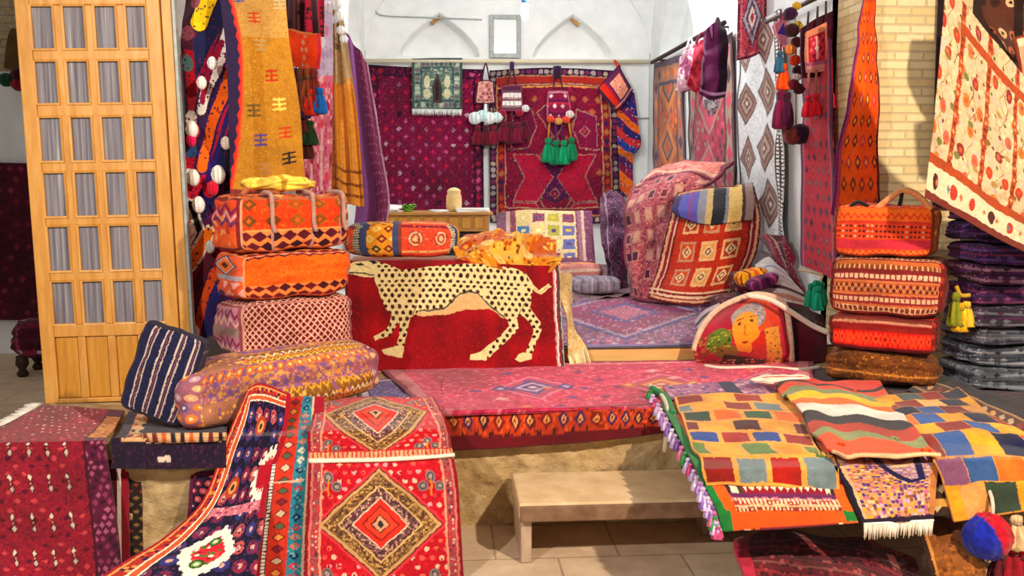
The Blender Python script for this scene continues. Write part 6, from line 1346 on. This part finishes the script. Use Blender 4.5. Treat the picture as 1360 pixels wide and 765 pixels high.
# stone step
sx0 = PZ(694, 690, .31)[0]
stp = empty('stone_step', (sx0 + .7, 4.62, 0), 'low stone step slab on upright blocks in front of the platform', 'step')
box('tread', sx0, sx0 + 1.1, 4.38, 4.87, .225, .31, 'step_stone', stp, .012); box('shaded_front', sx0 + .004, sx0 + 1.096, 4.362, 4.38, .222, .302, 'step_shade', stp, .008, label='front edge with its shade put into a darker colour')  # thin band added in front carries the tread's shade as colour
box('upright', sx0 + .01, sx0 + .065, 4.40, 4.86, 0, .225, 'step_edge', stp, .01); box('upright', sx0 + 1.0, sx0 + 1.08, 4.70, 4.86, 0, .225, 'step_edge', stp, .01)

# ============================================================ stacked bags by the brick pier
RY_ = math.radians(-33)
def pat_rtop(cv):
    w, h = cv.w, cv.h; cv.fill('#d8502a'); cv.hs((0, h * .3, '#e0702c'), (h * .3, h * .36, '#c84030'), (h * .66, h * .84, '#c03a48'), (h * .84, h, '#d8542c'))
    for q in (.4, .5, .6): cv.grid(w / 24, h * .08, w / 60, h * .03, ['#3a2a2a', '#d8a080', '#5a2030'], cv.R(0, h * (q - .04), w, h * (q + .04)), 0, 'd', 1, 2, 0, h * (q - .04))
    cv.zig(h * .2, h * .1, w / 14, h * .05, '#c83a20'); cv.zig(h * .92, h * .08, w / 16, h * .04, '#e8904a'); cv.mott(w / 3, .15)
def pat_rside(cv): cv.fill('#b8642a'); cv.grid(cv.w / 3, cv.h / 5, cv.w / 9, cv.h / 14, ['#e0a04a', '#6a2a2a', '#8a4a20'], None, .5, 'd', 1, 3); cv.frame(0, cv.w * .08, '#7a3a20')
def pat_rmid(cv):
    w, h = cv.w, cv.h; cv.fill('#8a3030')
    for a, b, c in ((0, .1, '#b86a3a'), (.1, .18, '#e0b890'), (.18, .25, '#7a2a2a'), (.38, .42, '#c87a50'), (.42, .6, '#b0603a'), (.6, .64, '#c87a50'), (.8, .84, '#b86a40'), (.84, .95, '#d8b088')): cv.hs((h * a, h * b, c))
    for q, c in ((.14, '#8a4a2a'), (.31, '#e8c0a0'), (.72, '#d8b090'), (.89, '#7a3a2a')): cv.grid(w / 22, h * .1, w / 60, h * .04, [c], cv.R(0, h * (q - .05), w, h * (q + .05)), 0, 'b', 1, 0, 0, h * (q - .05))
    cv.zig(h * .51, h * .12, w / 18, h * .06, '#5a2028'); cv.zig(h * .51, h * .12, w / 18, h * .025, '#e0a870', ph=.5); cv.mott(w / 3, .12)
def pat_rlow(cv):
    w, h = cv.w, cv.h; cv.fill('#9a2424'); cv.hs((0, h * .12, '#7a3a2c'), (h * .12, h * .2, '#c89078'), (h * .24, h * .4, '#8a2420')); m = cv.R(0, h * .42, w, h * .86); cv.put(m, '#c8241c'); cv.grid(w / 12, h * .44, w / 26, h * .19, ['#f04a28', '#e83c20'], m, 0, 'd', 1, 1, 0, h * .42, core='#7a1418'); cv.zig(h * .64, h * .34, w / 11, h * .07, '#f2562c', m); cv.zig(h * .64, h * .34, w / 11, h * .07, '#f2562c', m, ph=.5); cv.hs((h * .88, h, '#6a1c20'))
def pat_rbot(cv):
    w, h = cv.w, cv.h; cv.fill('#74461f'); cv.lat(h * .3, h * .05, '#6a3a1c'); cv.hs((h * .6, h * .66, '#b87a3c'), (h * .8, h * .84, '#4a2a18')); cv.speck(w / 40, ['#8a5626', '#5c3419', '#a8702e'], .35); cv.mott(w / 4, .3)
c0 = PZ(1090, 506, ZP + .03)
rb1, ra1 = softbox('folded_rug', c0, .64, .20, .34, RY_, {'all': pat_rbot}, k=3.6, seed=1, lump=.016, q=1.2, label='brown folded rug at the bottom of the stack by the brick pier', cat='rug')
def pat_redend(cv): cv.fill('#7a2420'); cv.speck(cv.w / 8, ['#a83a2c', '#4a1818'], .4)
rb2, ra2 = softbox('stuffed_bag', ra1(.04, 1.0, .02) + V(0, 0, .006), .60, .205, .3, RY_, {'front': pat_rlow, 'top': pat_rlow, 'all': pat_redend}, k=7, seed=2, lump=.008, q=1.2, label='bright red zigzag bag second from the bottom by the brick pier', cat='bag')
rb3, ra3 = softbox('stuffed_bag', ra2(-.01, 1.0, -.02) + V(0, 0, .006), .63, .335, .34, RY_, {'front': pat_rmid, 'back': pat_rmid, 'top': pat_rmid, 'all': pat_redend}, k=8, seed=3, lump=.008, q=1.2, label='brown striped bag third from the bottom by the brick pier', cat='bag')
rb4, ra4 = softbox('stuffed_bag', ra3(.02, 1.0, .02) + V(0, 0, .006), .56, .30, .30, RY_, {'front': pat_rtop, 'back': pat_rtop, 'top': pat_rtop, 'all': pat_rside}, k=7, seed=4, lump=.01, q=1.2, label='orange red bag with an arched handle on top of the stack by the brick pier', cat='bag')
tube('handle', [ra4(.42, 1.0, .12) + V(0, 0, -.02), ra4(.52, 1.0, .1) + V(0, 0, .03), ra4(.66, 1.0, .1) + V(0, 0, .085), ra4(.8, 1.0, .1) + V(0, 0, .06), ra4(.94, 1.0, .12) + V(0, 0, -.02)], .018, 'wool', rb4, n=40, color='#d89a6a', label='tan arched handle')
tube('strap', [ra4(.66, 1.0, .1) + V(0, 0, .085), ra4(.65, 1.0, .08) + V(0, 0, .03), ra4(.64, 1.0, .06)], .012, 'wool', rb4, n=12, color='#2a1a1c')
tube('handle', [ra4(.16, 1.0, .12) + V(0, 0, -.01), ra4(.24, 1.0, .1) + V(0, 0, .016), ra4(.34, 1.0, .12) + V(0, 0, -.01)], .012, 'wool', rb4, n=16, color='#2a1a1c')
# purple and grey folded textiles at the right edge
def pat_fold(c1, c2, c3):
    def f(cv):
        w, h = cv.w, cv.h; cv.fill(c1); cv.hs((h * .15, h * .28, c2), (h * .45, h * .52, c3), (h * .7, h * .84, c2)); cv.grid(w / 12, h * .4, w / 40, h * .1, [c3, c2], None, .5, 'd', .6, 4); cv.speck(w / 40, [c1, c2, c3], .3); cv.mott(w / 4, .3)
    return f
zs = ZP + .006; lv = [('#5c6068', '#8a8e96', '#3a3a44', 'grey', .135), ('#50545e', '#9a9aa0', '#383640', 'grey', .125), ('#666872', '#44424c', '#8a8488', 'grey', .115), ('#3a3440', '#7a7480', '#5a2a50', 'dark', .12), ('#4a2450', '#8a4a70', '#2c1c3c', 'plum', .125), ('#5a2a58', '#a07a8a', '#341c44', 'plum', .12), ('#3c2456', '#6a4a80', '#8a3a5a', 'violet', .12), ('#4a2a62', '#2c1c40', '#7a5a8a', 'violet', .12), ('#3a2050', '#6a3a6a', '#241434', 'violet', .12), ('#502a60', '#38204a', '#8a7a9a', 'violet', .12)]
nm_ = ['bottom grey folded textile of the tall stack at the right edge', 'second grey folded textile from the bottom of the right edge stack', 'third grey folded textile from the bottom of the right edge stack', 'dark looped textile between the grey and the plum folds at the right edge', 'lowest plum folded textile of the right edge stack', 'second plum folded textile of the right edge stack', 'lowest violet folded textile of the right edge stack', 'second violet folded textile of the right edge stack', 'third violet folded textile of the right edge stack', 'topmost violet folded textile under the cream hanging']
for i, (a, b, c_, nmx, hh) in enumerate(lv):
    p = PY(1288 + 4 * ((i * 7) % 3), 500, 5.2); p = V(p[0], 5.15 + .015 * ((i * 5) % 3), zs)
    softbox('folded_textile', p, 1.0, hh - .006, .5, math.radians(-4 + 2 * (i % 3)), {'all': pat_fold(a, b, c_)}, k=8, seed=i * 3, lump=.018, label=nm_[i], cat='textile', group='folded textiles at the right edge'); zs += hh
yt = empty('tassel_bunch', PY(1278, 425, 5.2), 'yellow and olive tassels hanging between the pier stack and the grey folds', 'tassel')
for px, py, L, c in ((1276, 402, .17, '#d8a820'), (1284, 400, .15, '#e8c040'), (1270, 388, .2, '#8a8a28')): tassel(PY(px, py, 5.2), L, .045, c, yt)
tube('cord', [PY(1270, 380, 5.2), PY(1276, 392, 5.2), PY(1288, 392, 5.2)], .012, 'wool', yt, n=10, color='#c8a030')

# cream embroidered hanging, top right
def pat_floral(cv):
    w, h = cv.w, cv.h; cv.fill('#d2b894'); cv.speck(w / 40, ['#dcc6a2', '#c6a886', '#d0b4a6'], .5)
    fl = ['#b8482c', '#a83a30', '#d07a40', '#8a3a3a', '#c86a58']
    cv.grid(w / 9, h / 8, w / 38, h / 30, fl, None, .5, 'o', .8, 3, core='#c8603a'); cv.grid(w / 14, h / 11, w / 90, h / 80, ['#5a6a3a', '#8a5a2a', '#7a4a50'], None, .5, 'd', .6, 6, w * .03, h * .04); cv.grid(w / 6, h / 6, w / 60, h / 50, ['#c89a9a', '#b87a5a'], None, .5, 'd', .6, 9, w * .05, h * .06)
    for i in range(7): cv.line([(w * (.1 + .14 * i), h * (.2 + .1 * (i % 3))), (w * (.13 + .14 * i), h * (.26 + .1 * (i % 3))), (w * (.11 + .14 * i), h * (.33 + .1 * (i % 3)))], w * .006, '#7a5a3a')
    br = '#a8502a'
    for q in range(9): cv.zigv(w * (.05 + .115 * q), w * .05, h * .16, w * .005, '#9a7a54', ph=q * .37)
    cv.grid(w / 7, h / 5, w / 44, h / 60, ['#7a7a48', '#8a6a3a', '#a88a5a'], None, .5, 'o', .8, 13, w * .06, h * .03)
    for x in (.14, .37, .6, .83): cv.vs((w * x, w * (x + .035), br)); cv.grid(w * .035, h / 26, w * .012, h / 80, ['#d8986a', '#7a3420'], cv.R(w * x, 0, w * (x + .035), h), 0, 'd', 1, 2, w * x)
    cv.put(cv.R(w * .14, h * .1, w, h * .145), br); cv.put(cv.R(0, h * .80, w, h * .845), br); cv.put(cv.y > h * .845, '#e0cfb0')
    cv.grid(w / 7, h * .12, w / 40, h * .035, ['#9a2a2a', '#b84838', '#5a2a2a'], cv.y > h * .845, 0, 'o', 1, 4, 0, h * .85); cv.grid(w / 11, h * .12, w / 80, h * .02, ['#7a7a8a', '#c87a5a'], cv.y > h * .845, 0, 'd', .9, 4, w * .04, h * .85)
    cv.put(cv.y > h * .965, '#7a3a30'); cv.mott(w / 3, .1)
cloth('embroidered_hanging', [[PY(1258, -28, 4.95), PY(1296, 22, 4.9), PY(1345, 82, 4.86), PY(1410, 150, 4.9)], [PY(1248, 70, 4.92), PY(1290, 116, 4.86), PY(1340, 170, 4.82), PY(1412, 222, 4.86)], [PY(1240, 160, 4.9), PY(1280, 196, 4.84), PY(1335, 240, 4.8), PY(1412, 290, 4.82)], [PY(1228, 262, 4.88), PY(1268, 284, 4.82), PY(1325, 316, 4.78), PY(1412, 356, 4.8)]], pat_floral, wr=(.025, 3, 4), th=.01, q=1.3, label='cream embroidered cloth with rust stripes hung slanting at the top right', cat='textile')
def pat_brownfl(cv):
    cv.fill('#5a3020'); cv.grid(cv.w / 4, cv.h / 5, cv.w / 12, cv.h / 16, ['#b86a4a', '#8a4a2a', '#d8b088', '#3a1c14'], None, .5, 'o', .9, 2, core='#2a1410'); cv.vs((cv.w * .55, cv.w * .7, '#2a140e'))
cloth('hanging_textile', [ry(5.35, (1306, -30), (1335, -30), (1385, -30)), ry(5.3, (1308, 20), (1336, 22), (1388, 24)), ry(5.3, (1330, 66), (1350, 80), (1392, 84))], pat_brownfl, wr=(.04, 5, 2), th=.01, label='dark brown flowered textile hung behind the top of the cream hanging', cat='textile')
def pat_pinkfl(cv): cv.fill('#dca080'); cv.grid(cv.w / 3, cv.h / 4, cv.w / 10, cv.h / 12, ['#c84a3a', '#8a4a3a', '#e8c8a8'], None, .5, 'o', .9, 2); cv.frame(0, cv.w * .08, '#7a3420')
cloth('hanging_textile', [ry(5.1, (1343, 52), (1366, 46), (1400, 42)), ry(5.06, (1350, 80), (1372, 84), (1402, 84)), ry(5.06, (1354, 120), (1376, 130), (1404, 138))], pat_pinkfl, wr=(.03, 5, 6), th=.01, label='salmon flowered textile at the far top right beside the cream hanging', cat='textile')
cloth('hanging_textile', [ry(6.15, (1248, -20), (1256, -20), (1264, -20)), ry(6.15, (1243, 120), (1254, 120), (1266, 120)), ry(6.15, (1240, 275), (1254, 276), (1270, 276))], solid('#2e1820', .4), th=.02, label='dark strip standing in for the dark gap between the brick pier and the cream hanging', cat='textile')  # dark sheet whose colour stands in for the unlit gap beside the pier

# ============================================================ bench with the patchwork rugs, right front
BZ = .61
bn = empty('bench', (2.0, 4.35, 0), 'low dark wooden bench under the heap of patchwork rugs', 'bench')
bx0, bx1 = 1.13, 3.3
for k in range(3): box('plank', bx0, bx1, 3.84 + .335 * k, 4.165 + .335 * k, BZ - .045, BZ, 'bench_wood', bn, .006)
for sx in (bx0 + .42, bx1 - .1):
    for sy in (4.2, 4.74): box('leg', sx, sx + .06, sy, sy + .06, 0, BZ - .045, 'bench_wood', bn, .005)
box('rail', bx0 + .1, bx1 - .1, 4.21, 4.25, BZ - .13, BZ - .045, 'bench_wood', bn, .004)
hang = lambda px, py, Y: PY(px, py, Y)
def pat_kilim2(cv):
    w, h = cv.w, cv.h; cv.fill('#7a2438'); cv.vs((0, w * .055, '#1f7a3a'), (w * .055, w * .14, '#e2641c'), (w * .14, w * .17, '#3a1c28'), (w * .17, w * .22, '#e8ddc0'), (w * .22, w * .25, '#3a3a2a'), (w * .86, w * .89, '#e8ddc0'), (w * .89, w * .92, '#3a2a28'), (w * .92, w, '#e2641c'))
    f = h * .865; h = h * .45; m = cv.R(w * .25, f, w * .86, f + h * .09); cv.put(m, '#8a1430'); cv.grid(w * .05, h * .09, w * .019, h * .035, ['#f0e4d0', '#e8cfae'], cv.R(w * .27, f, w * .84, f + h * .09), 0, 'd', 1, 1, 0, f)
    for a, b, c in ((.09, .115, '#6a2a5a'), (.115, .135, '#c87a8a'), (.135, .16, '#a03a3a'), (.16, .175, '#e0b090'), (.175, .2, '#8a3a2a')): cv.put(cv.R(w * .14, f + h * a, w * .92, f + h * b), c)
    cv.grid(w * .03, h * .02, w * .008, h * .008, ['#e8c8a0'], cv.R(w * .14, f + h * .12, w * .92, f + h * .2), 0, 'b', .8)
    cv.put(cv.R(w * .055, f + h * .2, w * .95, f + h * .29), '#e8601a'); cv.put(cv.R(0, f + h * .29, w, h * 2), '#7a3a48'); cv.rect(w * .92, f + h * .2, w, f + h * .28, '#1f7a3a'); cv.rect(0, f + h * .19, w * .09, f + h * .3, '#1f7a3a'); cv.mott(w / 4, .15)
k2 = cloth('kilim', [rz(.655, (868, 518), (962, 518), (1062, 518)), rz(.652, (892, 562), (986, 562), (1086, 570)), [V(*PY(918, 606, 3.98)[:2], .648), V(*PY(1018, 606, 3.96)[:2], .648), V(*PY(1110, 610, 3.94)[:2], .648)], [hang(938, 648, 3.77), hang(1032, 650, 3.76), hang(1122, 652, 3.77)], [hang(952, 676, 3.72), hang(1042, 676, 3.71), hang(1132, 676, 3.72)], [hang(958, 706, 3.72), hang(1046, 703, 3.71), hang(1140, 694, 3.72)]],
      pat_kilim2, wr=(.008, 4, 3), th=.012, q=1.2, on=('bench',), off=0.02, label='red and orange bordered kilim with green corners lying under the yellow patchwork rug', cat='kilim')
ecol = ['#3a8a4a', '#c8b0d8', '#b8527a', '#bfa8cc', '#d8c8e0', '#a880b8', '#c8b4d4', '#8a6aa8', '#cfc0dc', '#c0a8d0', '#7a5a98', '#c87a98']
for i in range(27):
    t = i / 26; t2 = t * t * .3 + t * .7
    a = [(869, 522), (893, 564), (918, 608), (938, 648), (952, 676), (960, 704)]; j = min(int(t2 * 5), 4); f_ = t2 * 5 - j
    px, py = a[j][0] + (a[j + 1][0] - a[j][0]) * f_, a[j][1] + (a[j + 1][1] - a[j][1]) * f_
    Y = np.interp(t2, [0, .4, .6, 1], [5.05, 4.05, 3.77, 3.7]); p = PY(px, py, Y)
    tassel(p + V(-.025, -.01, .02), .05 + .025 * hsh(i, 2), .024, ecol[i % 12], k2, name='tassel')
tube('cord', [PY(862, 512, 5.2), PY(876, 520, 5.1), PY(888, 545, 4.8), PY(886, 570, 4.72), PY(883, 600, 4.72)], .014, 'wool', k2, n=30, color='#d8d0b8', label='pale trailing cord')
tube('cord', [PY(866, 516, 5.15), PY(884, 528, 5.0), PY(896, 552, 4.7)], .02, 'wool', k2, n=24, color='#2a7a48', label='green binding cord')
def pat_patch(rows, bg, nx, off=True, bw=.8, bh=.72):
    def f(cv):
        w, h = cv.w, cv.h; cv.fill(bg); n = len(rows); cv.speck(w / 60, [bg, '#d89a38'], .2)
        for j, r in enumerate(rows):
            ch = h / n; k = len(r)
            for i in range(-1, nx + 1):
                cw = w / nx; x = cw * (i + .5 + (.5 if off and j % 2 else 0)); c = r[i % k]
                if c: cv.rect(x - cw * bw / 2, ch * (j + .5 - bh / 2), x + cw * bw / 2, ch * (j + .5 + bh / 2), c)
        cv.mott(w / 5, .22); cv.frame(0, w * .012, bg)
    return f
R1, Y1, O1, B1, G1, S1, D1 = '#8a1c14', '#e8a43a', '#e2701c', '#24488a', '#6a8248', '#78878a', '#4a1214'
cloth('patchwork_rug', [rz(.68, (895, 530), (972, 524), (1052, 522)), rz(.676, (906, 556), (988, 552), (1068, 556)), rz(.672, (918, 592), (1005, 590), (1088, 600)), [V(*PY(930, 622, 3.94)[:2], .668), V(*PY(1020, 624, 3.9)[:2], .668), V(*PY(1106, 632, 3.88)[:2], .664)], [PY(938, 643, 3.79), PY(1026, 644, 3.77), PY(1117, 658, 3.76)]],
      pat_patch([[R1, Y1, '#9a2c1c', Y1], [Y1, '#8a3a24', S1], ['#3a4a3a', O1, '#2e5a3a', O1], [Y1, D1, Y1, '#6a1812'], [B1, '#9a2414', B1, R1], [Y1, G1, '#e89428', G1], [R1, S1, '#9a1c10', S1]], '#e0a050', 4, True, .84, .8), wr=(.012, 4, 3), th=.014, q=1.2, on=('bench',), off=0.045, label='yellow patchwork rug with blue, red and grey blocks, front left of the bench heap', cat='rug')
def pat_wavy(cv):
    w, h = cv.w, cv.h; cv.fill('#e2601c'); y = cv.y + h * .05 * np.sin(cv.x / w * 5.5 + .6) + h * .02 * np.sin(cv.x / w * 13)
    for a, b, c in ((-.2, .06, '#c83a1c'), (.06, .1, '#2a1c20'), (.1, .17, '#d8502a'), (.17, .26, '#8a9068'), (.26, .34, '#e8c02c'), (.34, .42, '#e27a20'), (.42, .55, '#f0e8da'), (.55, .65, '#2c2428'), (.65, .74, '#a83a1c'), (.74, .82, '#8a8f62'), (.82, 1.2, '#e05a20')): cv.put((y >= h * a) & (y < h * b), c)
    cv.put(cv.y > h * .985, '#e8b890'); cv.mott(w / 4, .2)
cloth('striped_rug', [rz(.705, (1028, 514), (1085, 506), (1168, 508)), rz(.70, (1052, 536), (1115, 528), (1190, 538)), rz(.695, (1076, 564), (1140, 560), (1215, 570)), rz(.69, (1106, 602), (1172, 599), (1249, 606))], pat_wavy, wr=(.022, 5, 3), th=.014, q=1.2, on=('bench',), off=0.1, label='rug with wavy white, black, orange and sage stripes in the middle of the bench heap', cat='rug')
def pat_white(cv): cv.fill('#efe4d2'); cv.hs((cv.h * .75, cv.h * .9, '#c83a2a')); cv.mott(cv.w / 3, .1)
c = PZ(1003, 514, .70); softbox('rolled_textile', c, .36, .05, .11, .1, {'all': pat_white}, k=2.6, seed=2, label='rolled white textile behind the striped rug', cat='textile')
def pat_lilacrug(cv): cv.fill('#a86a8a'); cv.speck(cv.w / 20, ['#c89ab0', '#7a4a80', '#d8b0c0', '#4a4a80'], .6); cv.rect(cv.w * .55, 0, cv.w * .7, cv.h, '#28284a')
cloth('rug', [rz(.675, (880, 512), (940, 508), (1010, 504)), rz(.672, (886, 522), (950, 520), (1030, 520)), rz(.67, (892, 530), (960, 530), (1046, 530))], pat_lilacrug, face=(0, 0, 1), label='lilac rug end showing behind the yellow patchwork rug', cat='rug')
def pat_floralsmall(cv):
    w, h = cv.w, cv.h; cv.fill('#c8956a'); cv.speck(w / 22, ['#6a3a80', '#d8a83a', '#b86a80', '#e0c09a', '#8a5a3a', '#c8a8c0', '#4a3a80'], .75); cv.poly([(w * .3, 0), (w, 0), (w, h * .3), (w * .75, h * .6), (w * .55, h * .42)], '#b08a90'); cv.speck(w / 26, ['#d8c0a0', '#7a6aa0', '#a87a8a', '#c8b0c8'], .7, cv.P([(w * .3, 0), (w, 0), (w, h * .3), (w * .75, h * .6), (w * .55, h * .42)]), 4)
    cv.line([(w * .28, h * .04), (w * .5, h * .32), (w * .72, h * .56), (w * .84, h * .5), (w * .8, h * .2), (w * .78, 0)], w * .075, '#1f1a4a'); cv.ells(w * .62, h * .16, w * .16, h * .12, [(1, '#c8b48a'), (.7, '#8a6a7a'), (.4, '#d8c8a0')])
    cv.vs((0, w * .05, '#1f1a3a'), (w * .05, w * .09, '#d8b088'), (w * .93, w, '#b87a4a')); cv.hs((h * .95, h, '#2a1a30'))
fs = cloth('floral_rug', [rz(.665, (1092, 588), (1165, 585), (1243, 588)), [PY(1112, 622, 4.0), PY(1176, 622, 4.0), PY(1243, 620, 4.0)], [PY(1128, 655, 3.79), PY(1184, 655, 3.77), PY(1243, 650, 3.78)], [PY(1146, 697, 3.735), PY(1194, 694, 3.72), PY(1240, 691, 3.73)]], pat_floralsmall, wr=(.01, 5, 3), th=.012, q=1.2, on=('bench',), off=0.045, label='small yellow and violet floral rug with a white fringe hanging off the bench', cat='rug')
fringe(fs, PY(1147, 696, 3.73), PY(1240, 691, 3.72), (0, 0, -.065), 46, '#f2e4d4', r=.0042)
def pat_brownk(cv):
    w, h = cv.w, cv.h; cv.fill('#3a2418'); cv.grid(w / 4, h / 6, w / 11, h / 20, ['#a87a3a', '#c8a870', '#7a3a24', '#d8c090'], None, .5, 'd', .95, 3); cv.hs((h * .5, h * .56, '#b88a4a'), (h * .85, h * .92, '#c89a50'))
cloth('rug', [rz(.63, (1205, 594), (1240, 594), (1285, 592)), [PY(1212, 625, 3.9), PY(1248, 625, 3.89), PY(1290, 620, 3.9)], [PY(1222, 655, 3.8), PY(1254, 655, 3.79), PY(1292, 650, 3.8)], [PY(1228, 684, 3.78), PY(1258, 684, 3.77), PY(1294, 680, 3.78)]], pat_brownk, wr=(.01, 4, 3), th=.012, on=('bench',), off=0.016, label='dark brown kilim showing between the floral rug and the right patchwork rug', cat='rug')
Y2, N2, B2, O2 = '#e8a628', '#1c2040', '#3f5f96', '#d8782a'
cloth('patchwork_rug', [rz(.70, (1160, 532), (1215, 521), (1272, 514)), rz(.70, (1190, 554), (1255, 548), (1322, 552)), rz(.70, (1222, 580), (1296, 577), (1378, 588)), [PY(1248, 622, 3.9), PY(1318, 618, 3.9), PY(1400, 618, 3.9)], [PY(1258, 652, 3.96), PY(1324, 644, 3.97), PY(1410, 634, 4.0)], [PY(1268, 688, 3.95), PY(1332, 678, 3.96), PY(1416, 664, 3.98)]],
      pat_patch([[Y2, '#4a5a5a', '#8a2a1a', N2, '#e8a63a', B2], ['#8a2a1c', '#e0b878', N2, Y2, B2, '#8a3a24'], [N2, B2, '#7a2418', '#d8a060', B2, Y2], [B2, Y2, N2, '#9a3a1c', B2, O2], [Y2, '#8a2418', B2, Y2, '#7a2a1c', Y2], [B2, Y2, N2, '#c8541c', Y2, '#8a2a18'], ['#8a5a7a', '#3f5f90', '#c8742a', '#d8b060', '#7a2418', Y2], ['#d8a060', '#3a4a3a', Y2, Y2, B2, '#d8a02a']], '#d89a40', 4, True, .97, .95), wr=(.02, 4, 6), th=.014, q=1.2, on=('bench',), off=0.07, label='patchwork rug of blue, gold and navy squares drooping off the right end of the bench', cat='rug')
def pat_dkborder(cv):
    w, h = cv.w, cv.h; cv.fill('#241420'); cv.hs((h * .38, h * .45, '#b08a5a'), (h * .45, h * .75, '#5a2c20'), (h * .75, h * .82, '#b08a5a')); cv.grid(w / 14, h * .3, w / 40, h * .11, ['#d8a870', '#8a3a2a', '#c8b090'], cv.R(0, h * .45, w, h * .75), 0, 'd', 1, 3, 0, h * .45)
cloth('runner_rug', [rz(.675, (1232, 494), (1310, 520), (1400, 556)), rz(.673, (1222, 506), (1300, 535), (1390, 578)), rz(.67, (1205, 520), (1285, 552), (1375, 600))], pat_dkborder, face=(0, 0, 1), wr=(.01, 4, 3), th=.012, label='dark runner with a brown patterned border behind the right patchwork rug', cat='rug')
# under the bench
def pat_underred(cv):
    w, h = cv.w, cv.h; cv.fill('#5a1a24'); n = 9
    for i in range(n): cv.hs((h * (i + .2) / n, h * (i + .45) / n, ['#8a2a34', '#3a0f18', '#7a4a44'][i % 3]))
    cv.speck(w / 40, ['#7a2a30', '#3a141c', '#9a4a4a'], .35); cv.vs((0, w * .07, '#a83048')); cv.mott(w / 3, .3)
cloth('folded_rug', [[PY(984, 704, 4.1), PY(1060, 706, 4.12), PY(1135, 716, 4.1), PY(1215, 742, 4.05)], [PY(975, 718, 3.98), PY(1058, 722, 3.96), PY(1140, 740, 3.95), PY(1225, 775, 3.9)], [PY(985, 752, 3.84), PY(1060, 758, 3.8), PY(1145, 776, 3.78), PY(1230, 812, 3.76)], [V(PY(1000, 760, 3.8)[0], 3.8, .014), V(PY(1070, 760, 3.74)[0], 3.74, .014), V(PY(1150, 760, 3.7)[0], 3.7, .014), V(PY(1235, 760, 3.68)[0], 3.68, .014)]],
      pat_underred, wr=(.03, 5, 2), th=.03, label='dark red rug heaped on the paving under the bench', cat='rug')
def pat_under(cv): cv.fill('#8a5424'); cv.speck(cv.w / 14, ['#a8682c', '#6a3c1c'], .4); cv.vs((0, cv.w * .08, '#3a2014'), (cv.w * .08, cv.w * .14, '#c88a4a')); cv.mott(cv.w / 3, .3)
cloth('cloth', [[PY(1215, 694, 3.96), PY(1248, 690, 3.96), PY(1280, 700, 3.95)], [PY(1228, 730, 3.8), PY(1262, 728, 3.78), PY(1296, 735, 3.8)], [PY(1242, 775, 3.68), PY(1276, 775, 3.66), PY(1308, 775, 3.68)], [V(PY(1250, 775, 3.6)[0], 3.6, .014), V(PY(1284, 775, 3.58)[0], 3.58, .014), V(PY(1316, 775, 3.6)[0], 3.6, .014)]], pat_under, wr=(.03, 6, 5), th=.015, label='brown cloth hanging under the right part of the bench', cat='cloth')
# big woolly ball, half blue, half red
def ballv():
    v, f, c = [], [], []; nu, nv = 48, 26; ctr = PY(1311, 712, 3.72); R = 33 * 3.72 / FL
    for j in range(nv + 1):
        for i in range(nu):
            th_ = math.pi * j / nv; ph = 2 * math.pi * i / nu; d = V(math.sin(th_) * math.cos(ph), math.sin(th_) * math.sin(ph), math.cos(th_))
            r = R * (1 + .07 * (hsh(i, j) - .5) + .05 * math.sin(ph * 9)); v.append(ctr + d * r)
            t = d[0] * .9 + d[2] * .35 + d[1] * .1
            c.append(hx('#1c2c9a') if t < -.05 else hx('#b0142c'))
    for j in range(nv):
        for i in range(nu): i2 = (i + 1) % nu; f.append((j * nu + i, (j + 1) * nu + i, (j + 1) * nu + i2, j * nu + i2))
    return v, f, np.array(c) * (1 + .3 * (hsh(np.arange(len(c)), 2)[:, None] - .5)), ctr
v, f, c_, ctr = ballv()
wb = mk('woolly_ball', v, f, 'wool', cols=np.clip(c_, 0, 1), label='big woolly ball, half blue and half red, hanging under the right end of the bench', cat='ball')
tube('cord', [ctr + V(.02, 0, .08), ctr + V(.02, .02, .17), ctr + V(.03, .16, .25)], .008, 'wool', wb, n=10, color='#d8cab8')
to = empty('tassel_bunch', PY(1346, 735, 3.75), 'cream and dark red tassels hanging beside the woolly ball', 'tassel')
for px, py, L, r, c in ((1350, 684, .15, .05, '#d8b890'), (1344, 724, .15, .06, '#8a1428'), (1330, 730, .14, .05, '#5a1a24'), (1358, 728, .16, .06, '#a01c34'), (1338, 750, .12, .05, '#8a3a5a')): tassel(PY(px, py, 3.76), L, r, c, to)
tube('cord', [PY(1340, 668, 3.9), PY(1350, 690, 3.78), PY(1344, 728, 3.76)], .008, 'wool', to, n=12, color='#c8a880')

def pat_dark2(cv): cv.fill('#3a1822'); cv.speck(cv.w / 60, ['#5a2430', '#2a1018', '#6a3a3a'], .4); cv.mott(cv.w / 5, .3)
cloth('rug', [rz(ZP + .01, (1068, 488), (1200, 492), (1420, 500)), rz(ZP + .01, (1075, 505), (1210, 512), (1440, 525)), rz(ZP + .01, (1095, 540), (1240, 560), (1500, 590))], pat_dark2, th=.008, face=(0, 0, 1), label='dark maroon rug laid under the bag stack by the brick pier', cat='rug')
